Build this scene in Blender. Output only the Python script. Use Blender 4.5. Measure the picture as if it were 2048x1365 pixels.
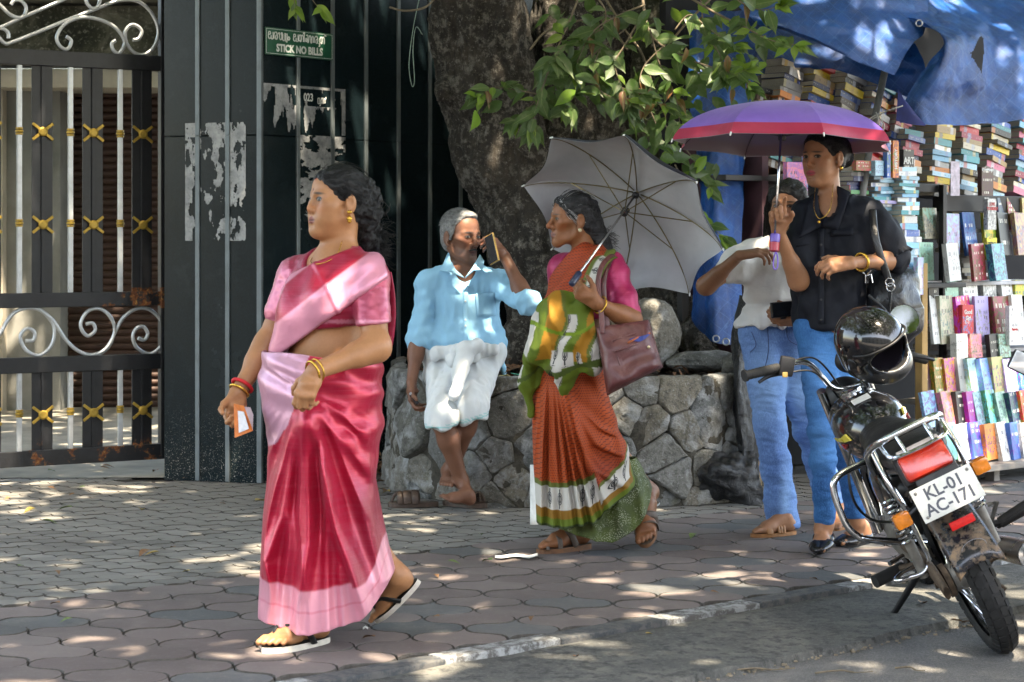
import bpy, bmesh, math, random
import numpy as np
from mathutils import Vector, Matrix, noise as mnoise

for _o in list(bpy.data.objects): bpy.data.objects.remove(_o)
SC = bpy.context.scene
COL = SC.collection
R = math.radians
rng = random.Random(7)

# ---------------------------------------------------------------- camera, sky, sun, exposure
FOC, HOR, CAMH = 3900.0, 480.0, 1.35          # focal length in photo pixels, eye level row, camera height
cam = bpy.data.cameras.new('camera'); camo = bpy.data.objects.new('camera', cam); COL.objects.link(camo)
camo.location = (0, 0, CAMH); camo.rotation_euler = (R(90), 0, 0)
cam.sensor_width = 36; cam.lens = 36*FOC/2048; cam.shift_y = -(682.5-HOR)/2048
cam.clip_start = .1; cam.clip_end = 500
cam.dof.use_dof = True; cam.dof.focus_distance = 8.3; cam.dof.aperture_fstop = 7.1
SC.camera = camo
SUN_EL, SUN_AZ = 66, 205         # sun stands high behind the viewer's right shoulder
W = bpy.data.worlds.new('World'); SC.world = W; W.use_nodes = True
_nt = W.node_tree; _nt.nodes.clear()
_sky = _nt.nodes.new('ShaderNodeTexSky'); _sky.sky_type = 'NISHITA'; _sky.sun_disc = False
_sky.sun_elevation = R(SUN_EL); _sky.sun_rotation = R(180-25); _sky.dust_density = 2.5; _sky.air_density = 1.0
_bg = _nt.nodes.new('ShaderNodeBackground'); _bg.inputs[1].default_value = .15
_ow = _nt.nodes.new('ShaderNodeOutputWorld')
_nt.links.new(_sky.outputs[0], _bg.inputs[0]); _nt.links.new(_bg.outputs[0], _ow.inputs[0])
sun = bpy.data.lights.new('sun', 'SUN'); sun.energy = 2.2; sun.angle = R(.6); sun.color = (1, .95, .86)
suno = bpy.data.objects.new('sun', sun); COL.objects.link(suno)
_sd = Vector((math.sin(R(25))*math.cos(R(SUN_EL)), -math.cos(R(25))*math.cos(R(SUN_EL)), math.sin(R(SUN_EL))))  # towards the sun
suno.rotation_euler = _sd.to_track_quat('Z', 'Y').to_euler(); suno.location = _sd*30
SC.view_settings.view_transform = 'Standard'; SC.view_settings.look = 'None'
SC.view_settings.exposure = 3.5; SC.view_settings.gamma = 1
SC.view_settings.use_white_balance = True; SC.view_settings.white_balance_temperature = 8000; SC.view_settings.white_balance_tint = 10
SC.render.engine = 'CYCLES'
SC.cycles.max_bounces = 6; SC.cycles.diffuse_bounces = 3; SC.cycles.glossy_bounces = 3; SC.cycles.transmission_bounces = 4
SC.cycles.use_denoising = True
SC.cycles.sample_clamp_indirect = 6

# ---------------------------------------------------------------- helpers
def P(px, py, Y):                 # the point at depth Y seen at photo pixel (px, py)
    return Vector(((px-1024)*Y/FOC, Y, CAMH-(py-HOR)*Y/FOC))
def Gd(px, py, z=0.0):            # the point of the level z seen at that pixel
    return P(px, py, FOC*(CAMH-z)/(py-HOR))
class Plane:                      # an upright plane through two ground points
    def __init__(s, a, b):
        s.o = Vector((a[0], a[1], 0)); s.d = Vector((b[0]-a[0], b[1]-a[1], 0)); s.len = s.d.length; s.d.normalize()
        s.n = Vector((s.d.y, -s.d.x, 0))
        if s.n.y > 0: s.n = -s.n
        s.rz = math.atan2(s.d.y, s.d.x)
    def hit(s, px, py, off=0):
        r = Vector(((px-1024)/FOC, 1, -(py-HOR)/FOC)); o = s.o+s.n*off
        t = ((o-Vector((0, 0, CAMH))).dot(s.n))/r.dot(s.n)
        p = Vector((0, 0, CAMH))+r*t
        return (p-s.o).dot(s.d), p.z
    def at(s, u, z, off=0): return s.o+s.d*u+s.n*off+Vector((0, 0, z))
    def mat(s, u, z, off=0):      # x along, y outwards to viewer, z up
        m = Matrix((( s.d.x, s.n.x, 0), (s.d.y, s.n.y, 0), (0, 0, 1))).to_4x4()
        m.translation = s.at(u, z, off); return m

def link(name, me, parent=None, mat=None, smooth=False):
    o = bpy.data.objects.new(name, me); COL.objects.link(o)
    if parent is not None: o.parent = parent
    if mat is not None:
        for m in (mat if isinstance(mat, (list, tuple)) else [mat]): me.materials.append(m)
    if smooth:
        me.polygons.foreach_set('use_smooth', [True]*len(me.polygons))
    return o
def tag(o, label=None, cat=None, group=None, kind=None):
    if label: o['label'] = label
    if cat: o['category'] = cat
    if group: o['group'] = group
    if kind: o['kind'] = kind
    return o
def empty(name, loc=(0, 0, 0), label=None, cat=None, group=None):
    o = bpy.data.objects.new(name, None); COL.objects.link(o); o.location = loc; o.empty_display_size = .1
    bpy.context.view_layer.update() if False else None
    return tag(o, label, cat, group)
def under(o, parent):             # keep world placement of a mesh built in world coordinates
    o.parent = parent
    o.matrix_parent_inverse = Matrix.Translation(parent.location).inverted()
    return o
class MB:                         # collects shapes into one mesh
    def __init__(s): s.v = []; s.f = []; s.m = []
    def add(s, vs, fs, mi=0):
        n = len(s.v); s.v += [tuple(v) for v in vs]; s.f += [[i+n for i in f] for f in fs]; s.m += [mi]*len(fs); return s
    def box(s, c, d, M=None, mi=0):
        x, y, z = d[0]/2, d[1]/2, d[2]/2; c = Vector(c)
        vs = [c+Vector((a*x, b*y, e*z)) for e in (-1, 1) for b in (-1, 1) for a in (-1, 1)]
        if M is not None: vs = [M@v for v in vs]
        fs = [(0, 2, 3, 1), (4, 5, 7, 6), (0, 1, 5, 4), (2, 6, 7, 3), (0, 4, 6, 2), (1, 3, 7, 5)]
        if M is not None and M.to_3x3().determinant() < 0: fs = [f[::-1] for f in fs]
        return s.add(vs, fs, mi)
    def bbox(s, c, d, bv, M=None, mi=0):       # box with bevelled edges
        bm = bmesh.new(); bmesh.ops.create_cube(bm, size=1)
        for v in bm.verts: v.co = Vector((v.co.x*d[0], v.co.y*d[1], v.co.z*d[2]))
        bmesh.ops.bevel(bm, geom=list(bm.edges), offset=bv, segments=2, affect='EDGES', profile=.6)
        bm.normal_update(); bm.verts.index_update()
        vs = [v.co+Vector(c) for v in bm.verts]
        if M is not None: vs = [M@v for v in vs]
        fs = [[v.index for v in f.verts] for f in bm.faces]; bm.free(); return s.add(vs, fs, mi)
    def tube(s, pts, r, seg=8, cap=True, mi=0, closed=False, flat=1.0, fn=None):
        pts = [Vector(p) for p in pts]; n = len(pts)
        rr = r if isinstance(r, (list, tuple)) else [r]*n
        vs = []; up = None
        for i, p in enumerate(pts):
            if closed: t = pts[(i+1) % n]-pts[i-1]
            else: t = pts[min(i+1, n-1)]-pts[max(i-1, 0)]
            if t.length < 1e-9: t = Vector((0, 0, 1))
            t.normalize()
            if up is None:
                up = fn if fn is not None else (Vector((0, 0, 1)) if abs(t.z) < .9 else Vector((1, 0, 0)))
            a = t.cross(up)
            if a.length < 1e-6: a = t.cross(Vector((.3, 1, .2)))
            a.normalize(); b = a.cross(t).normalized(); up = b
            for k in range(seg):
                q = 2*math.pi*k/seg
                vs.append(p+a*math.cos(q)*rr[i]+b*math.sin(q)*rr[i]*flat)
        fs = []
        for i in range(n if closed else n-1):
            j = (i+1) % n
            for k in range(seg):
                l = (k+1) % seg; fs.append((i*seg+k, i*seg+l, j*seg+l, j*seg+k))
        if cap and not closed: fs += [tuple(range(seg))[::-1], tuple((n-1)*seg+k for k in range(seg))]
        return s.add(vs, fs, mi)
    def lathe(s, prof, M=None, seg=24, mi=0, cap=True):    # prof: (r, z)
        vs = []; fs = []
        for r, z in prof:
            for k in range(seg):
                q = 2*math.pi*k/seg; v = Vector((r*math.cos(q), r*math.sin(q), z)); vs.append(M@v if M is not None else v)
        n = len(prof)
        for i in range(n-1):
            for k in range(seg):
                l = (k+1) % seg; fs.append((i*seg+k, i*seg+l, (i+1)*seg+l, (i+1)*seg+k))
        if cap: fs += [tuple(range(seg))[::-1], tuple((n-1)*seg+k for k in range(seg))]
        return s.add(vs, fs, mi)
    def grid(s, g, mi=0, closed_u=False):      # rows of points
        n, m = len(g), len(g[0]); vs = [p for row in g for p in row]; fs = []
        for i in range(n-1):
            for j in range(m if closed_u else m-1):
                l = (j+1) % m; fs.append((i*m+j, i*m+l, (i+1)*m+l, (i+1)*m+j))
        return s.add(vs, fs, mi)
    def prism(s, outline, h, M=None, mi=0):    # outline in x,y ; from z=0 to h
        n = len(outline); vs = [Vector((x, y, 0)) for x, y in outline]+[Vector((x, y, h)) for x, y in outline]
        if M is not None: vs = [M@v for v in vs]
        fs = [tuple(range(n))[::-1], tuple(range(n, 2*n))]+[(i, (i+1) % n, n+(i+1) % n, n+i) for i in range(n)]
        return s.add(vs, fs, mi)
    def mesh(s, name):
        me = bpy.data.meshes.new(name); me.from_pydata(s.v, [], s.f)
        if any(s.m): me.polygons.foreach_set('material_index', s.m)
        me.update(); return me
    def build(s, name, mat=None, parent=None, smooth=False, sharp=None):
        me = s.mesh(name); o = link(name, me, None, mat, smooth)
        if sharp is not None and smooth: me.set_sharp_from_angle(angle=R(sharp))
        if parent is not None: under(o, parent)
        return o
def recalc(o):
    bm = bmesh.new(); bm.from_mesh(o.data); bmesh.ops.recalc_face_normals(bm, faces=bm.faces); bm.to_mesh(o.data); bm.free(); return o
def solidify(o, t, off=-1):
    m = o.modifiers.new('s', 'SOLIDIFY'); m.thickness = t; m.offset = off; return o
def spline(pts, n=8, closed=False):            # Catmull-Rom through points
    pts = [Vector(p) for p in pts]; out = []; k = len(pts)
    for i in range(k if closed else k-1):
        if closed: a, b, c, d = pts[i-1], pts[i], pts[(i+1) % k], pts[(i+2) % k]
        else: a, b, c, d = pts[max(i-1, 0)], pts[i], pts[i+1], pts[min(i+2, k-1)]
        for j in range(n):
            t = j/n
            out.append(.5*((2*b)+(c-a)*t+(2*a-5*b+4*c-d)*t*t+(3*b-a-3*c+d)*t**3))
    if not closed: out.append(pts[-1])
    return out
def interp(x, xs, ys): return float(np.interp(x, xs, ys))

# ---------------------------------------------------------------- materials
class N:                                        # small node builder
    def __init__(s, name):
        s.m = bpy.data.materials.new(name); s.m.use_nodes = True; s.t = s.m.node_tree
        s.b = s.t.nodes['Principled BSDF']; s.out = s.t.nodes['Material Output']
    def nd(s, typ, **kw):
        n = s.t.nodes.new(typ)
        for k, v in kw.items():
            if k.startswith('i_'):
                key = k[2:]; key = int(key) if key.isdigit() else key.replace('_', ' ')
                s.put(n.inputs[key], v)
            else: setattr(n, k, v)
        return n
    def put(s, sock, v):
        if isinstance(v, bpy.types.NodeSocket): s.t.links.new(v, sock)
        elif isinstance(v, (tuple, list)) and len(v) == 3 and sock.type == 'RGBA': sock.default_value = (*v, 1)
        else: sock.default_value = v
    def coord(s, kind='Object', scale=(1, 1, 1), rot=(0, 0, 0)):
        c = s.nd('ShaderNodeTexCoord').outputs[kind]
        mp = s.nd('ShaderNodeMapping', i_Scale=scale, i_Rotation=rot); s.put(mp.inputs[0], c); return mp.outputs[0]
    def pos(s, scale=(1, 1, 1), rot=(0, 0, 0)):
        c = s.nd('ShaderNodeNewGeometry').outputs['Position']
        mp = s.nd('ShaderNodeMapping', i_Scale=scale, i_Rotation=rot); s.put(mp.inputs[0], c); return mp.outputs[0]
    def noise(s, vec, scale=5, detail=4, rough=.6, dist=0):
        return s.nd('ShaderNodeTexNoise', i_Vector=vec, i_Scale=scale, i_Detail=detail, i_Roughness=rough, i_Distortion=dist).outputs[0]
    def voro(s, vec, scale=5, feature='F1', out=0, rand=1):
        return s.nd('ShaderNodeTexVoronoi', i_Vector=vec, i_Scale=scale, feature=feature, i_Randomness=rand).outputs[out]
    def wave(s, vec, scale=5, dist=2, dscale=1, typ='BANDS', dirn='X', prof='SIN'):
        n = s.nd('ShaderNodeTexWave', i_Vector=vec, i_Scale=scale, i_Distortion=dist, wave_type=typ, wave_profile=prof)
        n.inputs['Detail Scale'].default_value = dscale
        if typ == 'BANDS': n.bands_direction = dirn
        return n.outputs[1]
    def ramp(s, fac, stops, mode='LINEAR'):
        n = s.nd('ShaderNodeValToRGB'); n.color_ramp.interpolation = mode; e = n.color_ramp.elements
        while len(e) < len(stops): e.new(.5)
        for x, (p, c) in zip(e, stops):
            x.position = p; x.color = (*c, 1) if isinstance(c, (tuple, list)) else (c, c, c, 1)
        s.put(n.inputs[0], fac); return n.outputs[0]
    def mix(s, fac, a, b, mode='MIX'):
        n = s.nd('ShaderNodeMix', data_type='RGBA', blend_type=mode)
        s.put(n.inputs[0], fac); s.put(n.inputs[6], a); s.put(n.inputs[7], b); return n.outputs[2]
    def math(s, op, a, b=0, clamp=False):
        n = s.nd('ShaderNodeMath', operation=op, use_clamp=clamp); s.put(n.inputs[0], a); s.put(n.inputs[1], b); return n.outputs[0]
    def vmath(s, op, a, b=(0, 0, 0)):
        n = s.nd('ShaderNodeVectorMath', operation=op); s.put(n.inputs[0], a); s.put(n.inputs[1], b)
        return n.outputs['Value'] if op in ('LENGTH', 'DOT_PRODUCT', 'DISTANCE') else n.outputs[0]
    def sep(s, v): return s.nd('ShaderNodeSeparateXYZ', i_0=v).outputs
    def comb(s, x, y, z):
        n = s.nd('ShaderNodeCombineXYZ'); s.put(n.inputs[0], x); s.put(n.inputs[1], y); s.put(n.inputs[2], z); return n.outputs[0]
    def attr(s, name, out=0): return s.nd('ShaderNodeAttribute', attribute_name=name).outputs[out]
    def orand(s): return s.nd('ShaderNodeObjectInfo').outputs['Random']
    def ocol(s): return s.nd('ShaderNodeObjectInfo').outputs['Color']
    def bump(s, h, strength=.3, dist=.01, nrm=None):
        n = s.nd('ShaderNodeBump', i_Strength=strength, i_Distance=dist, i_Height=h)
        if nrm is not None: s.put(n.inputs['Normal'], nrm)
        return n.outputs[0]
    def set(s, **kw):
        for k, v in kw.items():
            s.put(s.b.inputs[{'col': 'Base Color', 'rough': 'Roughness', 'metal': 'Metallic', 'nrm': 'Normal', 'spec': 'Specular IOR Level', 'sheen': 'Sheen Weight',
              'sheenr': 'Sheen Roughness', 'sheent': 'Sheen Tint', 'coat': 'Coat Weight', 'coatr': 'Coat Roughness', 'trans': 'Transmission Weight', 'alpha': 'Alpha',
              'sss': 'Subsurface Weight', 'sssr': 'Subsurface Radius', 'ssss': 'Subsurface Scale', 'aniso': 'Anisotropic'}[k]], v)
        return s.m
def plain(name, col, rough=.6, metal=0, var=.25, vscale=12, bump=0, bscale=60, **kw):
    n = N(name); c = n.coord()
    f = n.noise(c, vscale, 4)
    col2 = tuple(max(0, x*(1-var)) for x in col); col3 = tuple(min(1, x*(1+var)) for x in col)
    n.set(col=n.ramp(f, [(.3, col2), (.7, col3)]), rough=n.ramp(f, [(.3, max(0, rough-.08)), (.7, min(1, rough+.08))]), metal=metal, **kw)
    if bump: n.set(nrm=n.bump(n.noise(c, bscale, 5), bump, .004))
    return n.m
def cloth_weave(n, scale=900, strength=.25, fold=0, fscale=14):
    p = n.pos()
    h = n.noise(p, scale, 2)
    b = n.bump(h, strength, .001)
    if fold: b = n.bump(n.noise(p, fscale, 3, .5, .6), fold, .012, b)
    return b
# ================================================================ SETTING: ground, paving, kerb, road
U = Vector((.760, .649, 0)); V = Vector((-.649, .760, 0)); K0 = Vector((-.361, 6.29, 0))
def UV(u, v, z=0): return K0+U*u+V*v+Vector((0, 0, z))
UVM = Matrix(((U.x, V.x, 0), (U.y, V.y, 0), (0, 0, 1))).to_4x4()
def m_road():
    n = N('asphalt'); p = n.pos()
    a = n.noise(p, 3.2, 6, .65); b = n.noise(p, 140, 3, .7); c = n.voro(p, 190)
    col = n.ramp(a, [(.3, (.060, .060, .062)), (.55, (.105, .102, .098)), (.75, (.16, .15, .14))])
    col = n.mix(n.ramp(b, [(.45, 0), (.7, .75)]), col, (.22, .21, .20))
    col = n.mix(n.ramp(n.noise(p, 9, 5, .7), [(.56, 0), (.7, .5)]), col, (.26, .235, .20))
    return n.set(col=col, rough=.9, nrm=n.bump(n.math('ADD', c, n.math('MULTIPLY', b, .7)), .7, .006))
def m_apron():
    n = N('worn_apron'); p = n.pos()
    a = n.noise(p, 2.6, 6, .7, .5); b = n.noise(p, 70, 4, .7)
    col = n.ramp(a, [(.3, (.042, .044, .044)), (.5, (.085, .085, .078)), (.68, (.16, .15, .13))])
    col = n.mix(n.ramp(b, [(.5, 0), (.75, .6)]), col, (.19, .185, .17))
    col = n.mix(n.ramp(n.noise(p, 24, 4, .7), [(.38, .8), (.5, 0)]), col, (.03, .031, .03))
    return n.set(col=col, rough=.92, nrm=n.bump(n.math('ADD', n.noise(p, 34, 6, .75), n.math('MULTIPLY', b, .5)), .85, .012))
def m_dirt():
    n = N('joint_dirt'); p = n.pos(); b = n.noise(p, 40, 5, .7)
    return n.set(col=n.ramp(b, [(.3, (.034, .030, .026)), (.7, (.09, .08, .068))]), rough=.95, nrm=n.bump(b, .6, .01))
def m_paver(name, c1, c2, c3):
    n = N(name); p = n.pos(); r = n.orand()
    a = n.noise(p, 1.3, 5, .6); b = n.noise(p, 60, 4, .7); d = n.noise(p, 7, 5, .7)
    col = n.ramp(r, [(0, c1), (.5, c2), (1, c3)])
    col = n.mix(n.ramp(d, [(.48, 0), (.78, .40)]), col, (.22, .195, .17))      # pale dust and wear
    col = n.mix(n.ramp(a, [(.48, 0), (.70, .5)]), col, (.055, .048, .045))       # trodden grime
    col = n.mix(n.ramp(b, [(.55, 0), (.82, .4)]), col, (.26, .24, .215))
    return n.set(col=col, rough=.86, nrm=n.bump(n.math('ADD', b, n.noise(p, 160, 2)), .35, .004))
M_ROAD, M_APRON, M_DIRT = m_road(), m_apron(), m_dirt()
M_RED = m_paver('red_paver', (.100, .077, .073), (.125, .098, .092), (.150, .122, .115))
M_SLATE = m_paver('slate_paver', (.062, .066, .068), (.085, .088, .09), (.105, .106, .105))
M_GREY = m_paver('grey_paver', (.120, .116, .105), (.155, .150, .137), (.19, .183, .168))

g = MB().grid([[(-120, y, -.055) for y in (-120, 260)], [(120, y, -.055) for y in (-120, 260)]]).build('ground', M_ROAD)
tag(g, 'grey asphalt road in front of the kerb', kind='structure')
# one sheet of earth under the paving
o = MB().grid([[UV(u, 0.02, -.014) for u in (-30, 40)], [UV(u, 60, -.014) for u in (-30, 40)]]).build('paving_bed', M_DIRT)
tag(o, kind='structure')
# strip of old concrete between kerb and road, its outer lip broken
mb = MB(); rows = [[], [], [], []]
for i in range(241):
    u = -4+i*.05
    w = -.69+.035*mnoise.noise((u*3.1, .3, 0))+.016*mnoise.noise((u*14, 2.3, 0))
    for j, (v, z) in enumerate(((-.085, -.022), (-.36, -.026), (w, -.030), (w-.012, -.062))):
        rows[j].append(UV(u, v, z+.006*mnoise.noise((u*4, j*1.7, 0))))
tag(mb.grid(rows[::-1]).build('road_shoulder', M_APRON, smooth=False), 'dark patched concrete shoulder between kerb and road', kind='structure')
# kerb stones painted black and white
def m_kerb(name, c):
    n = N(name); p = n.pos(); a = n.noise(p, 22, 6, .75)
    col = n.mix(n.ramp(a, [(.44, 0), (.56, 1)]), c, (.085, .082, .078))
    return n.set(col=col, rough=.85, nrm=n.bump(n.noise(p, 60, 5), .5, .006))
MKW, MKB = m_kerb('kerb_white_paint', (.27, .28, .28)), m_kerb('kerb_black_paint', (.040, .045, .050))
kerb = empty('kerb', UV(0, 0)); tag(kerb, 'low painted kerb edging the red paving', kind='structure')
ks = MB(); ks.bbox((0, 0, -.03), (.497, .098, .085), .006); kw = ks.mesh('kerb_stone'); kw.materials.append(MKW)
kb = kw.copy(); kb.materials.clear(); kb.materials.append(MKB)
for i in range(-4, 13):
    k = link('kerb_stone', kw if i % 2 == 0 else kb)
    k.matrix_world = Matrix.Translation(UV(.36+i*.5, -.05+rng.uniform(-.004, .004), -.0135+rng.uniform(-.002, .002))) @ UVM @ Matrix.Rotation(rng.uniform(-.015, .015), 4, 'X')
    mw = k.matrix_world.copy(); k.parent = kerb; k.matrix_parent_inverse = Matrix.Translation(kerb.location).inverted()
# interlocking pavers with waved edges, one object each
def paver_mesh(name, a, amp, mat, gap, th):
    per = []; n = 7
    for e in range(4):
        for j in range(n):
            t = j/n; w = amp*math.sin(2*math.pi*t)
            x, y = [(t, w/a), (1+w/a, t), (1-t, 1-w/a if False else 1+amp*math.sin(2*math.pi*(1-t))/a), (amp*math.sin(2*math.pi*(1-t))/a, 1-t)][e]
            per.append(((x-.5)*a, (y-.5)*a))
    mb = MB(); m = len(per)
    s1, s2 = 1-2*(gap+.0028)/a, 1-2*gap/a
    vs = [(x*s1, y*s1, 0) for x, y in per]+[(x*s2, y*s2, -.005) for x, y in per]+[(x*s2, y*s2, -th) for x, y in per]
    fs = [tuple(range(m))]+[(m+i, m+(i+1) % m, (i+1) % m, i) for i in range(m)]+[(2*m+i, 2*m+(i+1) % m, m+(i+1) % m, m+i) for i in range(m)]
    me = MB().add(vs, fs).mesh(name); me.materials.append(mat); me.materials.append(M_DIRT); me.polygons.foreach_set('material_index', [0]+[1]*(2*m)); return me
def pave(par, a, amp, mats, v0, v1, keep, maxn, gap, stuffname, ang=0):
    meshes = [paver_mesh('paver', a, amp, m, gap, .02) for m in mats]
    cand = []
    for i in range(int(-6/a), int(9/a)):
        for j in range(int(round((v1-v0)/a))+1):
            c = UV((i+.5)*a, v0+(j+.5)*a)
            if c.y < 4.5 or v0+(j+1)*a > v1+.01: continue
            px = 1024+FOC*c.x/c.y; py = HOR+FOC*CAMH/c.y
            if -160 < px < 2210 and 700 < py < 1480 and keep(c): cand.append((c.y, i, j, c))
    cand.sort(key=lambda t: t[0])
    r = random.Random(3); rest = MB(); rm = []
    for q, (d, i, j, c) in enumerate(cand):
        k = 0
        if len(mats) > 1:
            k = 1 if mnoise.noise((i*.7, j*.9, 4.2)) > .15 and r.random() < .75 else 0
        mt = Matrix.Translation((c.x, c.y, r.uniform(-.003, .001))) @ UVM @ Matrix.Rotation(r.uniform(-.008, .008), 4, 'X') @ Matrix.Rotation(r.uniform(-.008, .008), 4, 'Y')
        if q < maxn:
            o = link('paver', meshes[k]); o.matrix_world = mt; o.parent = par; o.matrix_parent_inverse = Matrix.Translation(par.location).inverted()
        else:
            me = meshes[k]; rest.add([mt@v.co for v in me.vertices], [list(f.vertices) for f in me.polygons]); rest.m[-len(me.polygons):] = [f.material_index for f in me.polygons]
    if rest.v:
        o = rest.build(stuffname, [mats[0], M_DIRT], par); o['kind'] = 'stuff'
PL_POLY = [(-.70, 11.6), (-.66, 10.72), (-.52, 10.30), (-.12, 9.93), (.42, 9.80), (.92, 9.93), (1.25, 10.25), (1.40, 10.8), (1.4, 11.6)]
def in_planter(c, grow=0):
    x, y = c.x, c.y
    return -.6 < x < 1.35 and y > np.interp(x, [p[0] for p in PL_POLY], [p[1] for p in PL_POLY])+.05
fp = empty('red_footpath', UV(0, .8)); tag(fp, 'footpath of waved red interlocking pavers along the kerb', kind='structure')
pave(fp, .2357, .026, (M_RED, M_SLATE), .012, 1.665, lambda c: True, 300, .0026, 'far_pavers')
fg = empty('grey_forecourt', UV(0, 3)); tag(fg, 'forecourt of small grey waved pavers before gate and wall', kind='structure')
def keepg(c):
    if in_planter(c): return False
    return not (c.x > -2.2 and c.y > 10.93+.9*max(0, (c.x+1.4))*1.2) and c.y < 11.25
pave(fg, .115, .011, (M_GREY,), 1.665, 9.0, keepg, 300, .0022, 'far_pavers')

# ================================================================ granite-clad wall
C0, C1, C2 = (-1.975, 10.97), (-1.394, 10.79), (.30, 12.75)
WL, WR = Plane(C0, C1), Plane(C1, C2)
def m_granite():
    n = N('polished_granite'); p = n.pos()
    s = n.noise(p, 420, 2, .8); a = n.noise(p, 2.2, 5, .6); g_ = n.noise(p, 9, 6, .75)
    col = n.ramp(s, [(.35, (.003, .0065, .008)), (.6, (.008, .0165, .020)), (.78, (.040, .062, .070))])
    col = n.mix(n.ramp(g_, [(.55, 0), (.8, .12)]), col, (.08, .10, .11))
    z = n.sep(p)[2]
    splash = n.math('MULTIPLY', n.ramp(z, [(.0, 1), (.45, 0)]), n.ramp(n.noise(p, 130, 3, .7), [(.60, 0), (.66, 1)]))
    col = n.mix(splash, col, (.38, .36, .33))      # mud spatter near the ground
    return n.set(col=col, rough=n.ramp(a, [(.3, .14), (.7, .28)]), spec=.22)
M_GRAN = m_granite()
M_STRIP = plain('strip_metal', (.13, .155, .165), .42, .3, .25, 8)
wall = empty('granite_wall', (*C1, 0), 'dark polished granite clad wall with slim grey metal strips', 'wall')
def cladding(pl, pxs, ztop=3.5, z0=.0, zj=1.93, end=None):
    us = [0 if x is None else pl.hit(x, 500)[0] for x in pxs]
    if end is not None: us.append(end)
    for i in range(len(us)-1):
        a, b = us[i], us[i+1]
        for za, zb in ((z0, zj-.0025), (zj+.0025, ztop)):
            off = rng.uniform(-.0015, .0015)
            MB().bbox(((a+b)/2, -.02+off, (za+zb)/2), (abs(b-a)-.003, .04, zb-za), .0025, pl.mat(0, 0)).build('granite_panel', M_GRAN, wall)
    for i, u in enumerate(us[1:-1]):
        for za, zb in ((z0+.004, zj-.001), (zj+.001, ztop)):
            MB().bbox((u, .004, (za+zb)/2), (.026, .014, zb-za), .003, pl.mat(0, 0)).build('metal_strip', M_STRIP, wall)
cladding(WL, [328, 396, 456, 519.5])
cladding(WR, [519.5, 595, 664, 731, 796, 859, 920], end=2.55)
# corner strip and core
cm = Matrix.Translation((C1[0], C1[1], 0))
MB().bbox((.0, .002, 1.75), (.030, .026, 3.49), .004, cm@WL.mat(0, 0).to_3x3().to_4x4()).build('corner_strip', M_STRIP, wall)
core = MB()
cp = [(C0[0]+.02, C0[1]+.05), (C1[0], C1[1]+.06), (C2[0]-.02, C2[1]+.06), (C2[0]-.05, C2[1]+.3), (C1[0]-.05, C1[1]+.55), (C0[0]+.02, C0[1]+.45)]
core.prism(cp, 3.48); recalc(core.build('wall_core', M_GRAN, wall))

# ================================================================ shop front behind the gate
M_CREAM = plain('cream_plaster', (.46, .41, .33), .85, 0, .16, 5, .2, 40)
M_GPLAST = plain('grey_plaster', (.27, .27, .25), .85, 0, .2, 4, .2, 40)
def m_moss():
    n = N('mossy_concrete'); p = n.pos()
    a = n.noise(p, 2.4, 6, .7, .8); b = n.noise(p, 30, 5, .75)
    col = n.ramp(a, [(.3, (.012, .014, .009)), (.48, (.045, .045, .03)), (.62, (.16, .15, .115)), (.8, (.30, .27, .21))])
    col = n.mix(n.ramp(b, [(.54, 0), (.66, .8)]), col, (.36, .34, .29))
    return n.set(col=col, rough=.95, nrm=n.bump(b, .5, .01))
M_MOSS = m_moss()
M_SHUT = plain('brown_shutter', (.06, .028, .019), .6, .1, .35, 7)
shop = empty('shop_front', (-4.2, 15.6, 0), 'shuttered shop front with cream beam and mossy parapet behind the gate', 'building')
YS = 15.6
def sx(px, Y=YS): return (px-1024)*Y/FOC
def sz(py, Y=YS): return CAMH-(py-HOR)*Y/FOC
MB().box((sx(-40), YS-.05, 1.3), (sx(25)-sx(-105), .5, 2.6)).build('pillar', M_CREAM, shop)
MB().box(((sx(25)+sx(131))/2, YS, 1.3), (sx(131)-sx(25), .36, 2.6)).build('wall', M_GPLAST, shop)
MB().box((sx(200), YS-.1, (sz(186)+sz(150))/2), (4.2, .9, sz(150)-sz(186))).build('beam', M_CREAM, shop)
MB().box((sx(200), YS-.35, (sz(140)+sz(30))/2), (4.2, .5, sz(30)-sz(140))).build('parapet', M_MOSS, shop)
MB().box((sx(200), YS-.55, sz(8)), (4.2, .5, .13)).build('coping', plain('weathered_coping', (.17, .165, .13), .9, 0, .4, 5, .3), shop)
MB().box((sx(200), YS+.2, sz(-150)), (4.2, .3, 1.3)).build('upper_wall', M_MOSS, shop)
sl = MB(); prof = [(0, -.5), (.012, -.4), (.02, -.1), (.02, .15), (.008, .4), (0, .5)]; hh = .058; w_ = sx(560)-sx(126)
sv = []
for x in (-w_/2, w_/2):
    for y, z in prof: sv.append((x, -y, z*hh))
sl.add(sv, [(i, i+6, i+7, i+1) for i in range(5)]); slm = sl.mesh('slat'); slm.materials.append(M_SHUT)
for i in range(int((sz(186))/hh)+1):
    o = link('shutter_slat', slm); o.location = ((sx(126)+sx(560))/2, YS+.1, (i+.5)*hh); under(o, shop)
yard = MB().grid([[(x, y, .002) for y in (11.05, 15.9)] for x in (-6.5, -1.2)]).build('courtyard', plain('yard_concrete', (.23, .215, .18), .9, 0, .35, 3, .3, 30))
tag(yard, 'dusty concrete courtyard behind the gate', kind='structure')
o = MB().box((-6.6, 13.4, 1.8), (.2, 5.2, 3.6)).build('courtyard_wall', M_GPLAST); tag(o, 'grey plastered side wall of the courtyard', 'wall')

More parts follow.
